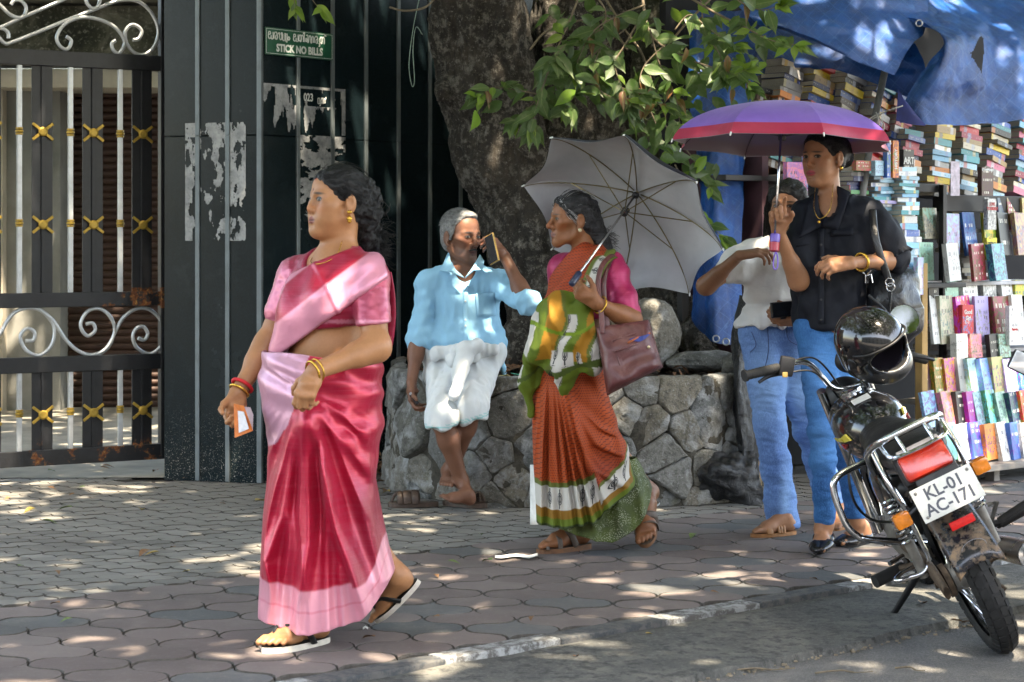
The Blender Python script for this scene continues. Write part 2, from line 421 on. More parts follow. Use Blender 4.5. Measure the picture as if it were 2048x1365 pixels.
# ================================================================ gate
GP = Plane((-2.84, 10.83), (-2.017, 11.30))
M_GBLK = N('black_gate_paint'); _p = M_GBLK.pos(); _a = M_GBLK.noise(_p, 7, 6, .7); _z = M_GBLK.sep(_p)[2]
_rm = M_GBLK.math('MULTIPLY', M_GBLK.ramp(_a, [(.55, 0), (.60, 1)]), M_GBLK.ramp(_z, [(.17, 1), (.24, 0)]))
_x = M_GBLK.sep(_p)[0]
_rm2 = M_GBLK.math('MULTIPLY', M_GBLK.math('MULTIPLY', M_GBLK.ramp(M_GBLK.noise(_p, 11, 6, .7), [(.48, 0), (.53, 1)]), M_GBLK.math('GREATER_THAN', _x, -2.33)),
    M_GBLK.math('MULTIPLY', M_GBLK.math('GREATER_THAN', _z, .955), M_GBLK.math('LESS_THAN', _z, 1.075)))
_rust = M_GBLK.math('ADD', _rm, _rm2, True)
_rc = M_GBLK.ramp(M_GBLK.noise(_p, 60, 5), [(.3, (.05, .016, .008)), (.55, (.19, .065, .02)), (.75, (.42, .26, .08))])
M_GBLK.set(col=M_GBLK.mix(_rust, M_GBLK.ramp(M_GBLK.noise(_p, 18, 5), [(.3, (.006, .0065, .008)), (.75, (.015, .016, .019))]), _rc),
           rough=M_GBLK.mix(_rust, (.42,)*3, (.9,)*3), nrm=M_GBLK.bump(M_GBLK.noise(_p, 90, 4), .25, .003)); M_GBLK = M_GBLK.m
M_SILV = plain('silver_paint', (.50, .52, .53), .38, .55, .2, 10, .15, 90)
M_GOLD = plain('brass_paint', (.42, .27, .05), .42, .55, .3, 25, .2, 80)
gate = empty('iron_gate', (-2.4, 11.05, 0), 'black iron gate with silver bars, scrolls and brass crosses', 'gate')
gm = GP.mat(0, 0)
def gz(py, px=160): return GP.hit(px, py)[1]
def gu(px): return GP.hit(px, 500)[0]
u0, u1 = gu(-420), gu(330)
def rail(ya, yb, d=.05):
    za, zb = gz(ya), gz(yb); MB().bbox(((u0+u1)/2, 0, (za+zb)/2), (u1-u0, d, abs(za-zb)), .004, gm).build('rail', M_GBLK, gate); return min(za, zb), max(za, zb)
r1 = rail(105, 136); r2 = rail(585, 614); r3 = rail(712, 743); r4 = rail(896, 927)
MB().bbox((u1-.012, .002, 1.55), (.045, .058, 2.9), .004, gm).build('gate_post', M_GBLK, gate)
for zz in (r2[0]-.03, 2.2, .3):
    MB().lathe([(.012, -.05), (.016, -.048), (.016, .048), (.012, .05)], gm@Matrix.Translation((u1+.014, .03, zz)), 10).build('hinge', M_GBLK, gate, True, 40)
spacing = gu(185)-gu(84)
flats = [gu(84)+i*spacing for i in range(-4, 3)]
for i, u in enumerate(flats):
    for (za, zb, ys) in ((r2[1], r1[0], (266, 450)), (r4[1], r3[0], (826,))):
        fb = MB().bbox((u, 0, (za+zb)/2), (.118, .012, zb-za+.004), .002, gm).build('flat_bar', M_GBLK, gate)
        under(MB().bbox((u, .011, (za+zb)/2), (.016, .012, zb-za), .003, gm).build('ridge', M_GBLK), fb)
        for y in ys:
            zc = gz(y); cr = MB()
            for s_ in (-1, 1):
                cr.bbox((0, 0, 0), (.148, .008, .016), .002, gm@Matrix.Translation((u, .019+.001*s_, zc))@Matrix.Rotation(s_*R(38), 4, 'Y'))
            cr.lathe([(.025, 0), (.027, .003), (.026, .007), (.018, .011)], gm@Matrix.Translation((u, .022, zc))@Matrix.Rotation(R(-90), 4, 'X'), 20)
            under(cr.build('brass_cross', M_GOLD), fb)
    us = u-(gu(84)-gu(38))
    for (za, zb, ys) in ((r2[1], r1[0], (266, 447)), (r4[1], r3[0], (822,))):
        sb = MB().bbox((us, .006, (za+zb)/2), (.026, .026, zb-za+.004), .003, gm).build('silver_bar', M_SILV, gate)
        for y in ys:
            zc = gz(y)
            pr = [(.016, -.022), (.021, -.02), (.021, -.012), (.016, -.010), (.023, -.005), (.023, .005), (.016, .010), (.021, .012), (.021, .02), (.016, .022)]
            under(MB().lathe(pr, gm@Matrix.Translation((us, .006, zc)), 16).build('collar', M_GOLD, None, True, 30), sb)
def scroll(pix, off=.0, r=.0105, name='scroll'):
    pts = [GP.at(*GP.hit(x, y), off) for x, y in pix]
    MB().tube(spline(pts, 6), r, 8).build(name, M_SILV, gate, True, 50)
z4 = 4.55
def zq(l): return [(x/z4, y/z4) for x, y in l]
scroll(zq([(-300, 200), (-60, 300), (40, 395), (110, 385), (330, 300), (560, 205), (840, 95), (1080, 8), (1240, 10), (1350, 85), (1420, 200), (1440, 310), (1400, 430), (1310, 500), (1220, 480), (1150, 390), (1140, 290), (1190, 230), (1250, 240), (1290, 290), (1260, 355), (1210, 365)]))
scroll(zq([(600, 335), (645, 370), (630, 430), (590, 452), (535, 410), (515, 340), (560, 250), (640, 190), (760, 160), (900, 180), (1030, 240), (1110, 330), (1130, 410), (1080, 485), (1030, 460), (1015, 400), (1050, 370)]), .004)
scroll(zq([(-250, 320), (0, 250), (200, 160), (400, 75), (620, -20), (800, -100), (1000, -180)]))
scroll(zq([(100, 45), (130, 5), (190, 10), (235, 70), (220, 140), (170, 165), (90, 135), (20, 70), (-40, 0), (-60, -90)]), .004)
scroll(zq([(75, 350), (70, 300), (30, 265), (-40, 265), (-100, 330), (-80, 400)]), .004)
scroll(zq([(790, -60), (780, 10), (830, 75), (880, 70), (905, 10), (890, -60)]), .004)
k2 = 2.844
def mq(l): return [(x/k2, 450+y/k2) for x, y in l]
scroll(mq([(-60, 700), (0, 620), (60, 520), (130, 478), (220, 482), (290, 545), (310, 610), (290, 690), (225, 742), (150, 715), (115, 640), (150, 590), (195, 610), (190, 655), (145, 660)]))
scroll(mq([(220, 478), (300, 545), (370, 650), (440, 715), (520, 740), (600, 705), (650, 610), (630, 530), (570, 478), (500, 490), (460, 550), (465, 600), (500, 632), (540, 600), (525, 560), (488, 565)]), .004)
scroll(mq([(560, 742), (620, 690), (655, 610), (700, 530), (770, 480), (840, 478), (905, 530), (935, 610), (915, 690), (850, 735), (780, 700), (755, 640), (775, 590), (815, 580), (840, 620), (820, 655), (785, 645)]))

# ================================================================ notices and torn posters on the wall
M_GREEN = plain('green_enamel', (.004, .075, .038), .35, 0, .12, 20)
M_WHITE = plain('white_print', (.62, .64, .62), .5, 0, .1, 20)
def text_obj(txt, size, M, mat, name, parent=None, ext=.0008, font=None, bold=0, sx_=1):
    cu = bpy.data.curves.new(name, 'FONT'); cu.body = txt; cu.size = size; cu.align_x = 'CENTER'; cu.align_y = 'CENTER'; cu.extrude = ext; cu.offset = bold; cu.resolution_u = 3
    o = bpy.data.objects.new(name, cu); COL.objects.link(o)
    bpy.context.view_layer.update()
    me = bpy.data.meshes.new_from_object(o.evaluated_get(bpy.context.evaluated_depsgraph_get())); bpy.data.objects.remove(o); bpy.data.curves.remove(cu)
    me.transform(M@Matrix.Diagonal((sx_, 1, 1, 1))); me.materials.clear()
    r = link(name, me, None, mat)
    if parent is not None: under(r, parent)
    return r
FACE = Matrix.Rotation(R(90), 4, 'X')          # text plane to upright, facing -y
def wall_text(pl, u, z, off):                    # matrix for text lying on a wall plane
    m = Matrix(((pl.d.x, 0, pl.n.x), (pl.d.y, 0, pl.n.y), (0, 1, 0))).to_4x4(); m.translation = pl.at(u, z, off); return m
ua, za = WR.hit(525, 57); ub, zb = WR.hit(660, 123); zc_ = (za+zb)/2+.005
sw, sh = ub-ua, .152
sg = empty('notice_sign', WR.at((ua+ub)/2, zc_, .02), 'green notice sign reading STICK NO BILLS on the granite wall', 'sign')
MB().bbox(((ua+ub)/2, .021, zc_), (sw, .006, sh), .002, WR.mat(0, 0)).build('board', M_GREEN, sg)
bd = MB()
for s_ in (-1, 1):
    bd.box(((ua+ub)/2, .0247, zc_+s_*(sh/2-.008)), (sw-.012, .001, .0022), WR.mat(0, 0)); bd.box(((ua+ub)/2+s_*(sw/2-.007), .0247, zc_), (.0022, .001, sh-.0182), WR.mat(0, 0))
bd.build('border_line', M_WHITE, sg)
text_obj('STICK NO BILLS', .058, wall_text(WR, (ua+ub)/2, zc_-.036, .0246), M_WHITE, 'lettering', sg, .0006, None, .0022, .86)
# the upper line in Malayalam, drawn letter by letter with a pen
GL = {'pa': ([[(0, .62), (.05, .8), (.22, .8), (.26, .6), (.16, .5), (.08, .56)], [(.0, .6), (-.02, .2), (.12, .02), (.3, .12), (.34, .4)], [(.34, .4), (.38, .02), (.62, .02)], [(.62, .02), (.62, .82)]], .74),
 'ra': ([[(.0, .05), (.0, .5), (.14, .8), (.34, .8), (.46, .5), (.42, .1), (.3, .0), (.2, .12), (.22, .36), (.34, .5)]], .58),
 'sa': ([[(.0, .6), (.08, .8), (.2, .7), (.16, .3), (.28, .02), (.46, .1), (.5, .5)], [(.5, .5), (.42, .75), (.5, .82), (.62, .6), (.62, .02), (.9, .02), (.9, .82)]], 1.0),
 'ya': ([[(.0, .82), (.02, .02), (.16, -.2), (.22, -.05), (.2, .8)]], .32),
 'am': ([[(.0, .25), (.12, .45), (.26, .25), (.12, .04), (.0, .25)]], .4),
 'tha': ([[(.0, .05), (.0, .55), (.14, .8), (.3, .6), (.28, .1), (.18, .02), (.12, .2)], [(.3, .6), (.44, .82), (.6, .6), (.62, .02)]], .74),
 'i': ([[(.0, .02), (.0, .8), (.06, 1.05), (-.08, 1.08), (-.12, .92)]], .16),
 'kka': ([[(.0, .3), (.1, .5), (.22, .3), (.1, .08), (.0, .3)], [(.1, .82), (.34, .82), (.34, .04), (.46, .1), (.5, .5)], [(.5, .5), (.6, .82), (.76, .7), (.76, .04), (.9, .04), (.92, .55), (1.02, .8), (1.16, .55), (1.14, .04)]], 1.28),
 'u': ([[(.02, .0), (.14, -.04), (.14, -.3), (.02, -.3)]], .2),
 'vir': ([[(-.1, .98), (.0, 1.06), (.12, .96)]], .1),
 'mu': ([[(.0, .02), (.0, .7), (.2, .78), (.4, .7), (.42, .02), (.0, .02)], [(.42, .1), (.6, .0), (.56, -.3), (.42, -.26)]], .74),
 'l': ([[(.0, .05), (.02, .6), (.16, .8), (.3, .5), (.24, .1)], [(.3, .5), (.44, .8), (.5, 1.0)]], .6)}
def pen(pl, words, u_start, z, h, off, mat, parent, r=.0042, xs=.8):
    mb = MB(); u = u_start
    for gname in words:
        if gname == ' ': u += .4*h*xs; continue
        st, w = GL[gname]
        for s_ in st: mb.tube(spline([pl.at(u+x*h*xs, z+y*h, off) for x, y in s_], 4), r, 5, fn=pl.n)
        u += w*h*xs
    return mb.build('lettering', mat, parent)
pen(WR, ['pa', 'ra', 'sa', 'ya', 'am', ' ', 'pa', 'tha', 'i', 'kka', 'ra', 'u', 'tha', 'vir'], ua+.022, zc_+.012, .048, .0246, M_WHITE, sg, .0034, .98*(sw-.05)/.40)
def m_poster(name, c1, c2, stain):
    n = N(name); p = n.pos(); a = n.noise(p, 13, 5, .7); b = n.noise(p, 45, 4, .7)
    col = n.ramp(a, [(.35, c1), (.62, c2)]); col = n.mix(n.ramp(b, [(.55, 0), (.68, .8)]), col, stain)
    return n.set(col=col, rough=.75)
M_PAP1 = m_poster('old_paper', (.20, .21, .215), (.36, .37, .37), (.10, .11, .12))
M_PAP2 = m_poster('printed_paper', (.15, .16, .17), (.34, .35, .355), (.06, .08, .10))
def torn(pl, x0, y0, x1, y1, name, mat, label, thr, seed, nx=70, fn=None, off=.0035, streak=2.2):
    (ua, za), (ub, zb) = pl.hit(x0, y0), pl.hit(x1, y1); mb = MB(); dx = (ub-ua)/nx; nz = max(4, int((za-zb)/dx)); dz = (za-zb)/nz
    idx = {}; vs = []; fs = []
    def vid(i, j):
        if (i, j) not in idx:
            idx[(i, j)] = len(vs)
            vs.append(pl.at(ua+i*dx+dx*.35*mnoise.noise((i*.9, j*.9, seed)), za-j*dz+dz*.35*mnoise.noise((i*.9, j*.9, seed+9)), off+.002*mnoise.noise((i*.13, j*.13, seed))))
        return idx[(i, j)]
    for i in range(nx):
        for j in range(nz):
            s, t = (i+.5)/nx, (j+.5)/nz
            q = mnoise.fractal((s*5*streak+seed, t*5/streak*(y1-y0)/(x1-x0), seed*1.7), .9, 2.0, 5)
            if q > thr(s, t): fs.append((vid(i, j), vid(i+1, j), vid(i+1, j+1), vid(i, j+1)))
    o = MB().add(vs, fs).build(name, mat); return tag(o, label, 'poster')
torn(WL, 371, 247, 492, 482, 'torn_poster', M_PAP1, 'ragged white remains of a poster on the left granite face', lambda s, t: -.10+.45*math.sin(min(1, s*1.25)*3.1)*(.35+t)-.25*(1 if s < .12 else 0)-(.35 if t < .12 and (s > .72 or s < .2) else 0), 3.3, 150, streak=1.5)
torn(WR, 526, 166, 690, 272, 'torn_poster', M_PAP2, 'torn poster strip reading 023 below the green sign', lambda s, t: -.15+.5*t*t-(.45 if (s > .95 or t < .05) else 0)+(.7 if s > .38 and t < .42 and s < .94 and t > .06 else 0), 8.1, 170, streak=2.6)
torn(WR, 598, 270, 690, 470, 'torn_poster', M_PAP2, 'grey torn poster behind the head of the woman in pink', lambda s, t: -.16+.35*(t-.3)+(.3 if s > .6 and t > .3 else 0), 5.7, 100, streak=.8)
text_obj('023', .062, wall_text(WR, WR.hit(616, 196)[0], WR.hit(616, 196)[1], .004), M_WHITE, 'print', sg, .0004, None, .0015, .8)
bpy.data.objects['print'].name = 'poster_print'
_pp = bpy.data.objects['poster_print']; _pp.parent = None; _pp.matrix_parent_inverse = Matrix(); tag(_pp, 'white poster figures 023 printed on the torn strip', 'poster print')
pe = pen(WR, ['mu', 'tha', 'l'], WR.hit(635, 200)[0], WR.hit(640, 208)[1], .04, .004, M_WHITE, None, .0026, .8); under(pe, _pp) if False else None
pe.parent = _pp

# dark compound wall closing the view behind the tree, and an unseen house row added to block low sky light
o = MB().box((1.5, 13.35, 2.0), (3.4, .25, 4.0)).build('compound_wall', M_MOSS); tag(o, 'dark mossy compound wall in the gap behind the tree trunk', 'wall')
ab = empty('added_house_row', (0, -15, 0), 'pale unseen house row across the road, added to shape light and reflections', 'building')
MB().box((0, -16, 4.4), (56, 1, 8.8)).build('facade', plain('pale_facade', (.26, .25, .22), .9, 0, .2, 1), ab)
for i in range(9):
    for z in (1.9, 5.2): MB().box((-22+i*5.5, -15.47, z), (2.0, .12, 1.9)).build('window', M_GRAN, ab)
MB().box((0, -15.3, 3.6), (56, .6, .25)).build('sunshade', M_CREAM, ab)
# ================================================================ implicit modelling: smooth unions of limbs, meshed with surface nets
F4 = np.float32
def _v(a): return np.array([a[0], a[1], a[2]], F4)
class Sdf:
    def __init__(s): s.ops = []
    def cone(s, a, b, ra, rb, k=.02, m='u', flat=None):
        a, b = _v(a), _v(b); ab = b-a; L2 = max(float(ab@ab), 1e-9); rm = max(ra, rb)
        ext = rm*max(1, flat[1] if flat else 1)
        ax = None
        if flat: ax = _v(flat[0]); ax = ax/np.linalg.norm(ax); fz = flat[1]
        def f(X, Y, Z):
            x, y, z = X-a[0], Y-a[1], Z-a[2]
            t = np.clip((x*ab[0]+y*ab[1]+z*ab[2])/L2, 0, 1)
            x, y, z = x-t*ab[0], y-t*ab[1], z-t*ab[2]
            d2 = x*x+y*y+z*z
            if ax is not None:
                qa = x*ax[0]+y*ax[1]+z*ax[2]; d2 = np.maximum(d2+qa*qa*(1/fz**2-1), 0)
                return (np.sqrt(d2)-(ra+(rb-ra)*t))*min(1, fz)
            return np.sqrt(d2)-(ra+(rb-ra)*t)
        s.ops.append((f, np.minimum(a, b)-ext, np.maximum(a, b)+ext, k, m)); return s
    def chain(s, pts, rs, k=.02, m='u', flat=None):
        for i in range(len(pts)-1): s.cone(pts[i], pts[i+1], rs[i], rs[i+1], k, m, flat)
        return s
    def ell(s, c, r, Rm=None, k=.02, m='u'):
        c = _v(c); r = _v(r); A = np.eye(3, dtype=F4) if Rm is None else np.array([[Rm[i][j] for j in range(3)] for i in range(3)], F4)
        ext = np.sqrt(((A*r[None, :])**2).sum(1))
        def f(X, Y, Z):
            x, y, z = X-c[0], Y-c[1], Z-c[2]
            q = [x*A[0, i]+y*A[1, i]+z*A[2, i] for i in range(3)]
            k0 = np.sqrt((q[0]/r[0])**2+(q[1]/r[1])**2+(q[2]/r[2])**2); k1 = np.sqrt((q[0]/r[0]**2)**2+(q[1]/r[1]**2)**2+(q[2]/r[2]**2)**2)
            return k0*(k0-1)/np.maximum(k1, 1e-6)
        s.ops.append((f, c-ext, c+ext, k, m)); return s
    def ball(s, c, r, k=.02, m='u'): return s.cone(c, c, r, r, k, m)
    def cut(s, p, n, k=.004):                    # keep the side the normal points away from
        p, n = _v(p), _v(n); n = n/np.linalg.norm(n)
        def f(X, Y, Z): return (X-p[0])*n[0]+(Y-p[1])*n[1]+(Z-p[2])*n[2]
        s.ops.append((f, None, None, k, 'i')); return s
    def fn(s, f, lo=None, hi=None, k=.01, m='u'): s.ops.append((f, lo, hi, k, m)); return s
    def grow(s, g):
        o = Sdf()
        for f, lo, hi, k, m in s.ops:
            if m == 'u': o.ops.append(((lambda X, Y, Z, f=f: f(X, Y, Z)-g), lo-g, hi+g, k, m))
            elif m == 's': continue
        return o
    def mesh(s, h, fine=(), clip=None, smooth=1):
        us = [o for o in s.ops if o[4] == 'u']
        lo = np.min([o[1] for o in us], 0)-3*h; hi = np.max([o[2] for o in us], 0)+3*h
        if clip is not None: lo = np.maximum(lo, clip[0]); hi = np.minimum(hi, clip[1])
        axs = []
        for d in range(3):
            pts = []; x = lo[d]
            while x < hi[d]+h:
                pts.append(x); st = h
                for fl, fh, fs in fine:
                    if fl[d]-h <= x <= fh[d]: st = min(st, fs)
                x += st
            axs.append(np.array(pts, F4))
        xs, ys, zs = axs; D = np.full((len(xs), len(ys), len(zs)), .5, F4)
        for f, l, u, k, m in s.ops:
            if l is None: sl = (slice(0, len(xs)), slice(0, len(ys)), slice(0, len(zs)))
            else:
                pad = k+3*h; sl = tuple(slice(max(0, int(np.searchsorted(A, l[d]-pad))-1), int(np.searchsorted(A, u[d]+pad))+1) for d, A in enumerate(axs))
            X, Y, Z = xs[sl[0]][:, None, None], ys[sl[1]][None, :, None], zs[sl[2]][None, None, :]
            if X.size == 0 or Y.size == 0 or Z.size == 0: continue
            d = f(X, Y, Z).astype(F4); a = D[sl]
            if m == 'u':
                hh = np.maximum(k-np.abs(a-d), 0)/max(k, 1e-6); D[sl] = np.minimum(a, d)-hh*hh*k*.25
            elif m == 's':
                d = -d; hh = np.maximum(k-np.abs(a-d), 0)/max(k, 1e-6); D[sl] = np.maximum(a, d)+hh*hh*k*.25
            elif m == 'i':
                hh = np.maximum(k-np.abs(a-d), 0)/max(k, 1e-6); D[sl] = np.maximum(a, d)+hh*hh*k*.25
            elif m == 'd': D[sl] = a+d
        return nets(D, xs, ys, zs, smooth)
def nets(D, xs, ys, zs, smooth=1):
    s = D < 0
    c = np.zeros(tuple(n-1 for n in D.shape), np.int8)
    for i in (0, 1):
        for j in (0, 1):
            for k in (0, 1): c += s[i:i+c.shape[0], j:j+c.shape[1], k:k+c.shape[2]]
    I = np.argwhere((c > 0) & (c < 8)); n = len(I)
    acc = np.zeros((n, 3), np.float64); cnt = np.zeros(n)
    cor = {}
    for i in (0, 1):
        for j in (0, 1):
            for k in (0, 1): cor[(i, j, k)] = D[I[:, 0]+i, I[:, 1]+j, I[:, 2]+k]
    for a in cor:
        for d in range(3):
            if a[d] == 0:
                b = list(a); b[d] = 1; b = tuple(b); va, vb = cor[a], cor[b]; m = (va < 0) != (vb < 0)
                t = np.where(m, va/np.where(m, va-vb, 1), 0)
                p = np.zeros((n, 3)); p[:] = a; p[:, d] += t
                acc[m] += p[m]; cnt[m] += 1
    fr = acc/np.maximum(cnt, 1)[:, None]
    Vt = np.empty((n, 3)); 
    for d, A in enumerate((xs, ys, zs)):
        A = A.astype(np.float64); Vt[:, d] = A[I[:, d]]+fr[:, d]*(A[I[:, d]+1]-A[I[:, d]])
    vid = np.full(c.shape, -1, np.int32); vid[I[:, 0], I[:, 1], I[:, 2]] = np.arange(n)
    Q = []
    for d in range(3):
        e = [slice(None)]*3; e2 = [slice(None)]*3; e[d] = slice(0, -1); e2[d] = slice(1, None)
        ch = s[tuple(e)] != s[tuple(e2)]; E = np.argwhere(ch)
        o1, o2 = (d+1) % 3, (d+2) % 3
        ok = (E[:, o1] > 0) & (E[:, o2] > 0) & (E[:, o1] < D.shape[o1]-1) & (E[:, o2] < D.shape[o2]-1); E = E[ok]
        neg = s[tuple(E.T)]
        q = []
        for (p1, p2) in ((1, 1), (0, 1), (0, 0), (1, 0)):
            G = E.copy(); G[:, o1] -= p1; G[:, o2] -= p2; q.append(vid[tuple(G.T)])
        q = np.stack(q, 1); q[~neg] = q[~neg][:, ::-1]; Q.append(q)
    Q = np.concatenate(Q); Q = Q[(Q >= 0).all(1)]
    for _ in range(smooth):
        S = np.zeros_like(Vt); w = np.zeros(n)
        for a in range(4):
            np.add.at(S, Q[:, a], Vt[Q[:, (a+1) % 4]]); np.add.at(S, Q[:, a], Vt[Q[:, (a+3) % 4]]); np.add.at(w, Q[:, a], 2)
        Vt = .5*Vt+.5*S/np.maximum(w, 1)[:, None]
    return Vt, Q
def normals(Vt, Q):
    a, b, c, d = (Vt[Q[:, i]] for i in range(4)); nn = np.cross(c-a, d-b); Nn = np.zeros_like(Vt)
    for i in range(4): np.add.at(Nn, Q[:, i], nn)
    return Nn/np.maximum(np.linalg.norm(Nn, axis=1), 1e-12)[:, None]
def npmesh(name, Vt, Q, mat=None, parent=None, smooth=True, attrs=None, org=None):
    me = bpy.data.meshes.new(name); Q = np.asarray(Q); k = Q.shape[1]
    me.vertices.add(len(Vt)); me.vertices.foreach_set('co', np.asarray(Vt, F4).ravel())
    me.loops.add(Q.size); me.loops.foreach_set('vertex_index', Q.astype(np.int32).ravel())
    me.polygons.add(len(Q)); me.polygons.foreach_set('loop_start', np.arange(0, Q.size, k, dtype=np.int32))
    if smooth: me.polygons.foreach_set('use_smooth', np.ones(len(Q), bool))
    for an, (typ, arr) in (attrs or {}).items():
        at = me.attributes.new(an, typ, 'POINT'); at.data.foreach_set({'FLOAT_COLOR': 'color', 'FLOAT_VECTOR': 'vector', 'FLOAT': 'value'}[typ], np.asarray(arr, F4).ravel())
    me.update(calc_edges=True); me.validate()
    o = link(name, me, None, mat)
    if parent is not None: under(o, parent)
    return o
def hash3(i, j, k, seed):
    h = (i.astype(np.int64)*374761393+j.astype(np.int64)*668265263+k.astype(np.int64)*2147483647+seed*1274126177) & 0xffffffff
    h = ((h ^ (h >> 13))*1274126177) & 0xffffffff
    return ((h ^ (h >> 16)) & 0xffff)/32767.5-1
def vnoise(p, scale, seed=0):                    # p: (n,3) or tuple scale per axis
    q = p*np.asarray(scale); i = np.floor(q).astype(np.int64); f = q-i; f = f*f*(3-2*f); r = 0
    for a in (0, 1):
        for b in (0, 1):
            for c in (0, 1):
                r = r+hash3(i[:, 0]+a, i[:, 1]+b, i[:, 2]+c, seed)*(f[:, 0] if a else 1-f[:, 0])*(f[:, 1] if b else 1-f[:, 1])*(f[:, 2] if c else 1-f[:, 2])
    return r
def fbm(p, scale, seed=0, oct=4, gain=.5):
    r = 0; a = 1; sc = np.asarray(scale, float)
    for o in range(oct): r = r+a*vnoise(p, sc, seed+o*17); a *= gain; sc = sc*2.03
    return r
def sstep(a, b, x): t = np.clip((x-a)/(b-a), 0, 1); return t*t*(3-2*t)
# ================================================================ stone planter round the tree
pl_pts = spline([Vector((x, y, 0)) for x, y in PL_POLY], 12)
pl_s = [0]
for a, b in zip(pl_pts, pl_pts[1:]): pl_s.append(pl_s[-1]+(b-a).length)
def pl_surf(s, z, off=0):
    x = interp(s, pl_s, [p.x for p in pl_pts]); y = interp(s, pl_s, [p.y for p in pl_pts])
    e = .01; t = Vector((interp(s+e, pl_s, [p.x for p in pl_pts])-interp(s-e, pl_s, [p.x for p in pl_pts]), interp(s+e, pl_s, [p.y for p in pl_pts])-interp(s-e, pl_s, [p.y for p in pl_pts]), 0)).normalized()
    n = Vector((t.y, -t.x, 0)); return Vector((x, y, z))+n*(off+.05*(.3-z))
def pl_px(px, py):                               # photo pixel to (s, z) on the planter face
    best = min(((abs(1024+FOC*p.x/p.y-px), s, p) for p, s in zip(pl_pts, pl_s) if p.y < 10.9), key=lambda t: t[0])
    return best[1], CAMH-(py-HOR)*best[2].y/FOC
def m_stone():
    n = N('rubble_stone'); p = n.pos(); r = n.orand()
    a = n.noise(p, 6, 6, .7, .4); b = n.noise(p, 28, 6, .75); c = n.noise(p, 90, 4, .7)
    base = n.ramp(r, [(0, (.115, .12, .12)), (.35, (.17, .17, .16)), (.6, (.20, .175, .135)), (.8, (.10, .105, .10)), (1, (.23, .22, .20))])
    col = n.mix(n.ramp(b, [(.3, .85), (.55, 0)]), base, (.035, .034, .028))
    col = n.mix(n.ramp(a, [(.5, 0), (.66, .85)]), col, (.40, .41, .41))     # pale lichen
    col = n.mix(n.ramp(n.noise(p, 3.1, 5, .6), [(.58, 0), (.7, .5)]), col, (.13, .12, .05))
    col = n.mix(n.ramp(c, [(.58, 0), (.7, .55)]), col, (.5, .5, .48))
    return n.set(col=col, rough=.93, nrm=n.bump(n.math('ADD', b, n.math('MULTIPLY', c, .5)), 1.0, .02))
def m_mortar():
    n = N('mortar_earth'); p = n.pos(); b = n.noise(p, 22, 6, .75)
    return n.set(col=n.ramp(b, [(.3, (.022, .019, .014)), (.6, (.075, .066, .05)), (.8, (.17, .16, .14))]), rough=.95, nrm=n.bump(b, 1, .03))
def m_soil():
    n = N('planter_soil'); p = n.pos(); b = n.noise(p, 30, 6, .75)
    return n.set(col=n.ramp(b, [(.3, (.018, .012, .008)), (.6, (.06, .04, .026)), (.8, (.15, .10, .06))]), rough=.95, nrm=n.bump(b, 1, .03))
M_STONE, M_MORT, M_SOIL = m_stone(), m_mortar(), m_soil()
plant = empty('stone_planter', (.42, 10.6, 0), 'low rough rubble stone planter wall round the tree trunk', 'planter')
SMAX = pl_s[-1]; ZT = .655
core = [[pl_surf(SMAX*i/240, z, .004+.022*mnoise.noise((i*.2, z*11, 1))+.010*mnoise.noise((i*.6, z*34, 2))) for z in np.linspace(-.02, ZT-.02, 36)] for i in range(241)]
MB().grid(core).build('mortar', M_MORT, plant, True)
tops = [pl_surf(SMAX*i/120, ZT-.05, -.03) for i in range(121)]; cx = Vector((.4, 11.3, ZT-.03))
rows = []
for t in (0, .1, .25, .5, .75, 1):
    rows.append([p.lerp(cx, t)+Vector((0, 0, .05*mnoise.noise((p.x*4+t*7, p.y*4, 3))+.05*t)) for p in tops])
MB().grid(rows).build('soil', M_SOIL, plant, True)
# stones: cells between hand-placed centres (photo pixel), jittered rubble elsewhere
cent = [(795, 760), (785, 850), (825, 862), (802, 940), (848, 945), (838, 992), (880, 770), (885, 880), (900, 990), (940, 955), (996, 766), (1013, 822), (995, 910), (940, 850), (1025, 970), (985, 1010), (1085, 790), (1075, 900), (1085, 990), (1150, 830), (1140, 950), (1210, 790), (1200, 890), (1205, 985), (1245, 830), (1290, 855), (1354, 780), (1368, 865), (1424, 840), (1330, 912), (1340, 952), (1415, 950), (1310, 1005), (1400, 1003), (1278, 772), (1480, 800), (1475, 920)]
seeds = [pl_px(x, y) for x, y in cent]
smin_, smax_ = min(s for s, z in seeds)-.12, max(s for s, z in seeds)+.1
r_ = random.Random(11); s = .05
while s < SMAX:
    for z in (.1, .3, .5):
        if s < smin_ or s > smax_: seeds.append((s+r_.uniform(-.06, .06), z+r_.uniform(-.05, .05)))
    s += .24
def clip_poly(poly, p, n):
    out = []
    for i in range(len(poly)):
        a, b = poly[i], poly[(i+1) % len(poly)]; da = (a[0]-p[0])*n[0]+(a[1]-p[1])*n[1]; db = (b[0]-p[0])*n[0]+(b[1]-p[1])*n[1]
        if da <= 0: out.append(a)
        if (da < 0) != (db < 0): t = da/(da-db); out.append((a[0]+t*(b[0]-a[0]), a[1]+t*(b[1]-a[1])))
    return out
hw = [random.Random(i*7+1).uniform(-1, 1) for i in range(len(seeds))]
